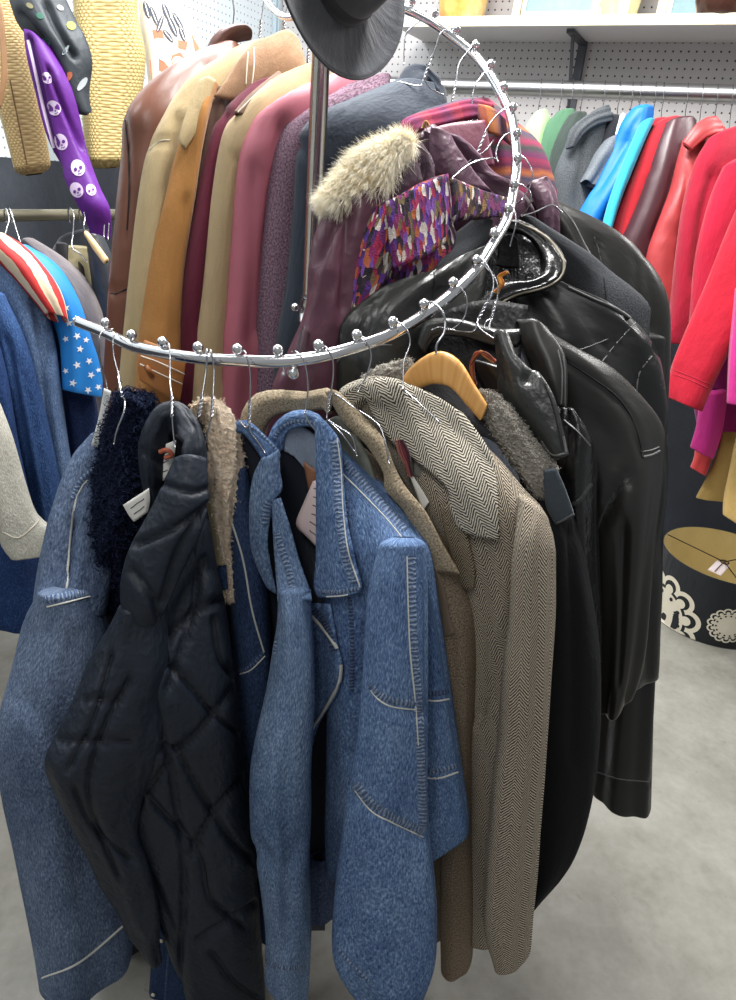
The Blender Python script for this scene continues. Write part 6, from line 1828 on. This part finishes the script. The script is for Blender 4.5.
t = Thing('wooden_hanger', 'pale wooden hanger on the left rail beside the brown leather coat', 'hanger')
m = Mesh().loft([(86, 231, 2.02, 88, 238, 2.02, .008), (95, 241, 2.0, 94, 250, 2.0, .008), (108, 258, 1.97, 104, 264, 1.97, .007)], plain((210, 178, 126), .4, 0, 'hanger_pale_wood'), n=20, fold=0, open_bottom=False)
t.part('shoulder_bar', m)
m = Mesh().tube([P(80, 222, 2.16), P(79, 211, 2.14), P(82, 208, 2.11), P(85, 216, 2.085), P(84, 226, 2.06), P(86, 232, 2.03)], .0018, WIRE, n=8)
t.part('hook', m)
t.done()
for pts, lab in (([(6, 222, 2.13), (4, 212, 2.12), (6, 209, 2.09), (9, 218, 2.07), (7, 228, 2.05), (5, 236, 2.02), (6, 242, 2.0)], 'wire hanger of the striped flag shirt'),
                 ([(12, 222, 2.14), (9, 212, 2.13), (10, 209, 2.1), (14, 222, 2.08), (19, 238, 2.06), (22, 246, 2.04)], 'wire hanger of the plain grey hoodie'),
                 ([(70, 222, 2.16), (68, 211, 2.15), (71, 208.5, 2.12), (74, 216, 2.095), (73, 234, 2.08), (72, 247, 2.06), (80, 254, 2.05), (88, 263, 2.04)], 'wire hanger over the khaki satin lining'),
                 ([(102, 222, 2.17), (100, 211, 2.16), (102, 209, 2.13), (104, 218, 2.1), (104, 238, 2.08)], 'first bare wire hook beside the brown leather coat'),
                 ([(107, 222, 2.17), (105, 211, 2.16), (107, 209, 2.13), (109, 218, 2.1), (108, 240, 2.08)], 'second bare wire hook beside the brown leather coat')):
    t = Thing('wire_hanger', lab, 'hanger', 'wire hangers on the left rail')
    t.part('hook', Mesh().tube([P(*p) for p in pts], .0018, WIRE, n=8))
    t.done()

# ------------------------------------------------------------------ bags and scarves
ST = straw((142, 118, 64), (204, 184, 126))
t = Thing('straw_bag', 'large square woven straw tote hanging behind the scarves', 'bag')
m = Mesh().loft([(72, -25, 2.5, 136, -25, 2.5, .07), (74, 20, 2.49, 139, 20, 2.49, .08), (78, 60, 2.48, 146, 62, 2.48, .085), (82, 110, 2.47, 138, 115, 2.48, .085), (86, 158, 2.46, 128, 158, 2.47, .08)], ST, exp=4.5, fold=.004, seed=160, n=64, open_bottom=False)
t.part('body', m)
m = Mesh().tube([P(80, -22, 2.42), P(84, -48, 2.41), P(104, -58, 2.41), P(124, -48, 2.41), P(128, -22, 2.42)], .008, straw((150, 120, 60), (210, 184, 120), 200, 200), n=10)
t.part('handle', m)
t.done()
t = Thing('straw_bag', 'smaller tan straw bag with leather strap at the left edge', 'bag')
ST2 = straw((150, 118, 70), (206, 182, 128), 60, 160)
m = Mesh().loft([(-30, -5, 2.3, 18, 2, 2.3, .05), (-22, 40, 2.28, 24, 38, 2.29, .06), (-8, 90, 2.26, 34, 90, 2.27, .065), (4, 130, 2.25, 44, 130, 2.26, .065), (14, 168, 2.24, 50, 164, 2.25, .055)], ST2, exp=4, fold=.003, seed=161, n=56, open_bottom=False)
m.seam([(10, 80), (18, 120), (27, 165)], 1.5, plain((110, 80, 50), .7, 0, 'thread_brown'))
t.part('body', m)
t.sheet('strap', [[(-6, 5, 2.225), (2, 3, 2.225)], [(0, 45, 2.21), (6, 42, 2.21)], [(1, 80, 2.2), (7, 78, 2.2)], [(-6, 110, 2.2), (1, 108, 2.2)]], leather((150, 112, 78), .5, .2), th=.005)
t.done()


def floral():
    t = NT('floral_canvas')
    a = t.noise(t.uv(16, 12), 1, 4, .6)
    b = t.noise(t.uv(22, 34), 1, 3)
    base = t.ramp(a, [(0.0, (226, 218, 206)), (.42, (226, 218, 206)), (.46, (214, 132, 104)), (.58, (198, 98, 72)), (.62, (236, 224, 214))], 'LINEAR')
    base = t.mix(t.math('LESS_THAN', b, .36), base, lin((52, 56, 66)))
    t.p(Base_Color=base, Roughness=.8)
    return t.m


t = Thing('floral_tote', 'floral canvas tote with dark leaves white blossom and coral edge beside the straw tote', 'bag')
m = Mesh().loft([(138, -20, 2.62, 166, -20, 2.64, .03), (140, 20, 2.6, 190, 20, 2.64, .04), (146, 55, 2.59, 204, 52, 2.64, .045), (150, 95, 2.58, 206, 95, 2.63, .04)], cloth((222, 212, 196), var=.1), exp=3.5, fold=.004, seed=163, n=48, open_bottom=False)
CORAL = plain((208, 110, 84), .8, 0, 'print_coral')
LEAF = plain((62, 66, 78), .8, 0, 'print_leaf')
BLOS = plain((240, 234, 228), .8, 0, 'print_blossom')


def ell(cx, cy, a, b, rot, k=16):
    return [(cx + a * math.cos(q) * math.cos(rot) - b * math.sin(q) * math.sin(rot), cy + a * math.cos(q) * math.sin(rot) + b * math.sin(q) * math.cos(rot)) for q in np.linspace(0, 2 * math.pi, k, endpoint=False)]


for poly in ([(140, 40), (150, 36), (156, 48), (152, 66), (146, 70)], [(150, 60), (160, 58), (168, 66), (170, 80), (152, 84)], [(170, 56), (180, 52), (188, 62), (184, 72), (174, 70)], [(191, 34), (200, 39), (203, 54), (196, 58)], [(152, 30), (162, 30), (164, 38), (154, 40)], [(178, 40), (188, 42), (186, 50), (178, 48)]):
    m.decal(poly, CORAL, .001)
m.decal(ell(162, 50, 13, 8, 1.0), BLOS, .002)
m.decal(ell(180, 64, 9, 6, .8), BLOS, .002)
m.decal(ell(147, 50, 8, 4, 1.2), BLOS, .002)
for q in (0.7, .45):
    m.decal(ell(162, 50, 13 * q, 8 * q, 1.0), plain((232, 214 + int(20 * q), 206), .8, 0, 'print_petal'), .0024 + .001 * (1 - q))
for cx, cy, a, b, r_ in ((142, 24, 9, 3, 1.0), (147, 10, 9, 3, 1.3), (154, 16, 10, 2.6, 1.2), (172, 26, 12, 3, 1.15), (178, 22, 11, 2.6, 1.05), (166, 12, 9, 3, 1.2), (160, 24, 9, 2.6, 1.9), (168, 36, 8, 2.4, .9), (182, 34, 8, 2.4, 1.2)):
    m.decal(ell(cx, cy, a, b, r_), LEAF, .0016)
    m.decal(ell(cx, cy, a * .9, b * .16, r_), BLOS, .0024)
t.part('body', m)
t.done()

BSC = satin((44, 50, 56), .55, .3, 20)
t = Thing('scarf', 'black scarf with small green orange and white prints draped over the straw bags', 'scarf')
m = Mesh().sheet([[(4, -12, 2.24), (20, -14, 2.21), (40, -14, 2.21), (60, -12, 2.23)], [(20, 22, 2.22), (36, 20, 2.18), (56, 18, 2.185), (76, 20, 2.21)], [(38, 48, 2.2), (54, 48, 2.165), (70, 46, 2.165), (86, 38, 2.19)], [(54, 74, 2.19), (66, 76, 2.155), (80, 72, 2.155), (93, 64, 2.18)], [(70, 104, 2.185), (78, 108, 2.16), (85, 108, 2.155), (91, 100, 2.17)], [(76, 110, 2.185), (82, 112, 2.165), (87, 113, 2.16), (91, 112, 2.17)]], BSC, th=.008, fold=.008, seed=165, grooves=[([(46, 4), (58, 30), (74, 56)], 3, .02), ([(22, 14), (44, 42), (62, 76)], 3, .016)])
for cx, cy, a, b, c_ in ((40, 16, 4, 3, (36, 92, 74)), (46, 42, 5, 4, (36, 104, 84)), (71, 26, 5, 4, (140, 154, 52)), (51, 57, 4, 4, (168, 160, 96)), (68, 77, 3.5, 6, (170, 92, 60)), (82, 84, 3, 8, (150, 156, 160)), (56, 68, 3, 2.4, (70, 110, 70)), (30, 6, 4, 2.4, (120, 116, 84)), (60, 8, 4, 2.5, (130, 136, 136)), (66, 50, 2, 6, (104, 112, 118))):
    m.decal(ell(cx, cy, a, b, .6, 12), plain(c_, .7, 0, 'scarf_print'), .002)
t.part('cloth', m)
t.done()
PSC = satin((92, 32, 128), .55, .25, 20)
t = Thing('scarf', 'purple scarf printed with white skulls hanging over the left rail', 'scarf')
m = Mesh().sheet([[(22, 28, 2.18), (30, 30, 2.165), (40, 36, 2.16), (52, 44, 2.17)], [(30, 70, 2.17), (42, 68, 2.15), (54, 72, 2.145), (66, 78, 2.16)], [(40, 112, 2.16), (54, 110, 2.14), (66, 112, 2.135), (80, 118, 2.15)], [(52, 150, 2.15), (66, 150, 2.13), (78, 150, 2.125), (90, 158, 2.145)], [(66, 182, 2.12), (78, 182, 2.10), (90, 182, 2.095), (100, 188, 2.11)], [(78, 206, 2.10), (90, 206, 2.075), (100, 206, 2.075), (109, 208, 2.09)], [(88, 228, 2.11), (97, 228, 2.09), (105, 228, 2.09), (112, 228, 2.10)], [(92, 242, 2.12), (100, 242, 2.10), (107, 240, 2.10), (112, 240, 2.11)]], PSC, th=.006, fold=.006, seed=167, grooves=[([(30, 40), (40, 80), (48, 120), (60, 170)], 2.5, .016), ([(48, 70), (64, 110), (82, 150)], 2.5, .012)])
SKW = plain((214, 196, 222), .8, 0, 'print_lilac_white')
m.seam([(28, 40), (36, 75), (44, 110), (54, 148)], 3.5, SKW)
for cx, cy, s, r_ in ((54, 108, 8, .5), (61, 142, 8.5, .4), (78, 168, 8.5, .35), (77, 190, 8, .5), (33, 84, 5.5, .4), (59, 163, 6, .5), (91, 190, 6, .4), (47, 78, 6, .5), (38, 105, 4.5, .4), (86, 150, 4.5, .5)):
    m.decal(ell(cx, cy, s * .78, s, -r_, 18), SKW, .0016)
    c_, s_ = math.cos(-r_), math.sin(-r_)
    for ex, ey, er in ((-.3, .1, .2), (.32, .1, .2), (0, .42, .1), (-.16, .72, .07), (.02, .75, .07), (.2, .72, .07)):
        m.decal(ell(cx + s * (ex * c_ - ey * s_), cy + s * (ex * s_ + ey * c_), s * er, s * er * 1.15, 0, 9), PSC, .0026)
t.part('cloth', m)
t.done()
# ------------------------------------------------------------------ hangers on the spiral
def wire_hanger(paths, label, rad=.00125, twist=None, group='wire hangers on the spiral rack', m_=WIRE):
    t = Thing('wire_hanger', label, 'hanger', group)
    for i, pts in enumerate(paths):
        me = Mesh()
        P3 = [P(*p) for p in pts]
        me.tube(P3, rad, m_, n=8, seg=5)
        if i == 0 and twist:
            a, b = np.array(P(*twist[0])), np.array(P(*twist[1]))
            ax = unit(b - a)
            u = unit(np.cross(ax, [1, 0.3, 0]))
            v = np.cross(ax, u)
            L = np.linalg.norm(b - a)
            for ph in (0, math.pi):
                me.tube([a + ax * L * s + (u * math.cos(s * 16 + ph) + v * math.sin(s * 16 + ph)) * rad * 1.3 for s in np.linspace(0, 1, 30)], rad, m_, n=6, smooth=False)
        t.part('hook' if i == 0 else 'shoulder_wire', me)
    t.done()


wire_hanger([[(113, 329, 1.14), (103, 331, 1.12), (99, 341, 1.11), (100, 360, 1.11), (105, 378, 1.11), (108, 392, 1.10)], [(108, 392, 1.10), (113, 402, 1.07)]], 'first wire hanger at the open lower end of the spiral')
wire_hanger([[(120, 336, 1.13), (115, 333, 1.10), (113, 342, 1.09), (114, 357, 1.08), (119, 376, 1.06), (122, 394, 1.02), (125, 400, .95)], [(125, 400, .95), (124, 412, .935), (117, 430, .93), (114, 444, .93)]], 'wire hanger over the navy curly collar', twist=((119, 376, 1.06), (123, 398, .99)))
wire_hanger([[(166, 347, 1.05), (169, 344, 1.03), (170, 361, 1.01), (170, 381, .985), (172, 398, .955), (172, 415, .93)], [(172, 415, .93), (173, 430, .925), (175, 447, .915)]], 'wire hanger of the black quilted jacket', twist=((172, 396, .955), (172, 418, .93)))
wire_hanger([[(205, 352, 1.01), (207, 350, .99), (206, 371, .98), (202, 398, .955), (199, 417, .94)], [(199, 417, .94), (196, 430, .95)]], 'first of two wire hangers over the cream sherpa collar', twist=((202, 396, .955), (199, 417, .94)))
wire_hanger([[(209, 352, 1.0), (211, 351, .985), (214, 371, .975), (213, 398, .95), (212, 416, .935)], [(212, 416, .935), (205, 444, .93), (204, 470, .925), (205, 498, .92)]], 'second wire hanger over the cream sherpa collar', twist=((213, 396, .95), (212, 417, .935)))
wire_hanger([[(241, 352, .985), (245, 352, .965), (250, 372, .955), (250, 401, .945), (249, 423, .935)], [(249, 423, .935), (251, 433, .93), (258, 442, .925), (265, 453, .918)], [(249, 426, .935), (245, 427, .945), (238, 419, .955)]], 'wire hanger of the mid blue denim jacket', twist=((250, 400, .945), (249, 424, .935)))
wire_hanger([[(292, 352, .975), (297, 352, .955), (305, 364, .945), (308, 388, .94), (305, 413, .93)], [(305, 413, .93), (308, 421, .925), (316, 431, .92)]], 'wire hanger of the bright acid wash denim jacket')
wire_hanger([[(323, 348, .97), (326, 347, .95), (333, 362, .945), (332, 386, .94), (328, 400, .935), (327, 418, .928)], [(327, 419, .928), (340, 428, .915), (352, 437, .905), (357, 456, .90)], [(327, 419, .928), (342, 434, .91), (355, 452, .90)]], 'wire hanger over the olive grey lining', twist=((330, 392, .94), (328, 412, .93)))
wire_hanger([[(360, 338, .975), (363, 337, .955), (371, 353, .95), (368, 372, .945), (362, 384, .94), (358, 392, .935)], [(334, 393, .945), (344, 400, .93), (354, 408, .92)], [(358, 410, .915), (369, 417, .905), (380, 427, .89), (386, 445, .875), (389, 463, .865)]], 'wire hanger of the brown tweed blazer')
wire_hanger([[(395, 324, .995), (398, 322, .975), (407, 330, .965), (410, 344, .96), (404, 362, .945), (403, 389, .925)], [(403, 389, .925), (420, 404, .905), (439, 422, .89)], [(403, 389, .925), (390, 391, .93), (378, 394, .93)]], 'wire hanger of the herringbone coat')
# wooden hanger
WOOD = None
t = Thing('wooden_hanger', 'honey coloured wooden hanger behind the herringbone collar', 'hanger')
nt = NT('hanger_wood')
g = nt.noise(nt.uv(8, 120), 1.0, 4)
nt.p(Base_Color=nt.ramp(g, [(0.3, (214, 150, 78)), (0.7, (238, 184, 112))]), Roughness=.32)
m = Mesh().loft([(396, 402, .99, 404, 412, .985, .006), (403, 378, .98, 416, 392, .975, .008), (414, 364, .972, 424, 387, .966, .009), (428, 354, .965, 432, 384, .96, .009), (440, 351, .96, 440, 384, .955, .009), (452, 355, .953, 448, 386, .95, .009), (463, 365, .947, 456, 392, .944, .008), (473, 382, .942, 465, 403, .94, .008), (487, 404, .937, 480, 420, .935, .006)], nt.m, n=32, fold=0, exp=3.0, seed=1, open_bottom=False)
t.part('shoulder_bar', m)
m = Mesh().tube([P(*p) for p in [(427, 303, 1.02), (432, 302, 1.0), (442, 311, .985), (445, 322, .98), (444, 333, .972), (437, 344, .965), (436, 354, .962)]], .0017, WIRE, n=10)
t.part('hook', m)
t.done()
wire_hanger([[(452, 285, 1.08), (456, 283, 1.06), (466, 296, 1.05), (466, 312, 1.045), (462, 322, 1.04)], [(462, 322, 1.04), (450, 330, 1.05), (440, 327, 1.055), (432, 330, 1.06)]], 'wire hanger at the inner edge of the pointed leather collar')
wire_hanger([[(478, 262, 1.12), (482, 259, 1.10), (492, 274, 1.085), (493, 290, 1.075), (486, 306, 1.06), (478, 318, 1.045)], [(478, 318, 1.045), (474, 331, 1.03), (458, 331, 1.04), (440, 327, 1.05)], [(478, 318, 1.045), (478, 326, 1.03), (488, 335, 1.02), (499, 341, 1.01)]], 'wire hanger of the pointed collar leather jacket', twist=((488, 300, 1.065), (478, 320, 1.043)))
wire_hanger([[(475, 264, 1.12), (479, 261, 1.10), (496, 280, 1.085), (497, 300, 1.075), (492, 318, 1.06)], [(492, 318, 1.06), (489, 328, 1.045), (497, 332, 1.04), (519, 332, 1.04)], [(492, 318, 1.06), (486, 322, 1.05), (484, 328, 1.045)]], 'wire hanger of the smooth shouldered leather jacket', twist=((495, 300, 1.073), (491, 320, 1.058)))
wire_hanger([[(509, 214, 1.235), (513, 208, 1.22), (516, 222, 1.205), (512, 238, 1.20), (510, 246, 1.20)]], 'wire hook of the biker jacket below the steep part of the spiral')
wire_hanger([[(516, 190, 1.29), (520, 184, 1.275), (530, 192, 1.27), (530, 204, 1.27), (522, 216, 1.28)], [(522, 216, 1.28), (535, 212, 1.30), (552, 205, 1.33), (562, 212, 1.34)]], 'wire hanger over the long leather coat collar')
wire_hanger([[(519, 163, 1.345), (522, 156, 1.33), (531, 168, 1.32), (531, 184, 1.315), (522, 200, 1.31)], [(522, 200, 1.31), (508, 208, 1.32), (490, 206, 1.33), (480, 216, 1.33)]], 'wire hanger of the charcoal felted coat')
wire_hanger([[(518, 137, 1.405), (521, 130, 1.39), (504, 136, 1.36), (496, 152, 1.34), (498, 162, 1.33)], [(498, 162, 1.33), (492, 158, 1.32), (470, 164, 1.30), (450, 180, 1.27)]], 'wire hanger of the chunky woven jacket')
wire_hanger([[(514, 112, 1.46), (517, 104, 1.445), (500, 112, 1.42), (486, 130, 1.40), (480, 146, 1.385), (474, 158, 1.37)], [(474, 158, 1.37), (464, 164, 1.35), (452, 168, 1.335)], [(474, 158, 1.37), (486, 150, 1.38), (494, 140, 1.39)]], 'wire hanger of the dull plum puffer', twist=((486, 132, 1.40), (476, 156, 1.372)))
wire_hanger([[(492, 70, 1.555), (494, 62, 1.54), (476, 84, 1.50), (472, 104, 1.49), (474, 118, 1.48)], [(474, 118, 1.48), (470, 121, 1.475), (448, 120, 1.465)], [(474, 118, 1.48), (480, 122, 1.475), (494, 130, 1.47), (496, 136, 1.47)]], 'wire hanger of the soft striped coat')
wire_hanger([[(475, 50, 1.59), (477, 42, 1.575), (460, 62, 1.55), (456, 82, 1.53), (452, 104, 1.51)], [(452, 104, 1.51), (446, 106, 1.50), (430, 110, 1.49), (425, 120, 1.485)]], 'wire hanger just left of the striped coat hanger', twist=((456, 82, 1.53), (452, 102, 1.512)))
wire_hanger([[(456, 35, 1.61), (458, 27, 1.60), (442, 32, 1.59), (436, 46, 1.58), (430, 62, 1.57), (424, 78, 1.56)], [(424, 78, 1.56), (420, 86, 1.555), (400, 82, 1.555), (396, 84, 1.555)], [(424, 78, 1.56), (430, 88, 1.56), (444, 95, 1.565)]], 'wire hanger of the faded navy jacket', twist=((432, 56, 1.575), (424, 78, 1.56)))
wire_hanger([[(434, 19, 1.63), (436, 11, 1.625), (416, 24, 1.61), (406, 34, 1.60), (404, 50, 1.595), (404, 64, 1.59)]], 'wire hook of the dark collar near the hat brim')
for pts, lab in (([(236, -30, 1.80), (236, -44, 1.78), (232, -10, 1.77), (234, 10, 1.77), (233, 24, 1.77), (233, 36, 1.765)], 'twisted wire hanger of the brown leather coat'),
                 ([(266, -30, 1.76), (266, -44, 1.74), (264, -5, 1.72), (261, 20, 1.71), (260, 38, 1.70)], 'twisted wire hanger of the light tan coat'),
                 ([(292, -30, 1.74), (292, -44, 1.72), (288, 0, 1.70), (284, 20, 1.69), (284, 34, 1.69)], 'twisted wire hanger of the khaki coat'),
                 ([(318, -20, 1.70), (316, -30, 1.69), (312, 10, 1.67), (310, 28, 1.66), (309, 44, 1.66), (308, 62, 1.65)], 'wire hanger of the dusty pink jacket beside the hat')):
    wire_hanger([pts], lab, rad=.0016, twist=(pts[-2], pts[-1]))
# ------------------------------------------------------------------ light
w = bpy.data.worlds.new('shop')
bpy.context.scene.world = w
w.use_nodes = True
w.node_tree.nodes['Background'].inputs[0].default_value = (0.93, 0.97, 1.0, 1)
w.node_tree.nodes['Background'].inputs[1].default_value = 0.25


def tube_or_fill_light(loc, sx, sy, power, rot=0.0, col=(1, 0.98, 0.95)):
    l = bpy.data.lights.new('ceiling_tube_or_fill', 'AREA')
    l.shape = 'RECTANGLE'
    l.size, l.size_y = sx, sy
    l.energy = power
    l.color = col
    o = bpy.data.objects.new('ceiling_tube_or_fill', l)
    o.location = loc
    o.rotation_euler = (0, 0, rot)
    COL.objects.link(o)
    return o


tube_or_fill_light((0.15, 1.7, 2.95), 0.3, 1.2, 78, 0.4)
tube_or_fill_light((-0.7, 2.3, 2.9), 0.3, 1.8, 46, 0.4, (0.95, 0.98, 1.0))
tube_or_fill_light((-0.5, -0.4, 2.95), 0.3, 1.6, 17, 0.4)  # added front fill without a real fixture, brightens the denim fronts
tube_or_fill_light((2.0, 2.0, 2.95), 0.3, 1.2, 34, 0.4)
tube_or_fill_light((-1.7, 1.5, 2.95), 0.3, 1.2, 20, 0.4)

vs = bpy.context.scene.view_settings
vs.view_transform = 'Standard'
vs.look = 'None'
vs.gamma = 1.0
vs.use_curve_mapping = False
vs.exposure = 0.3
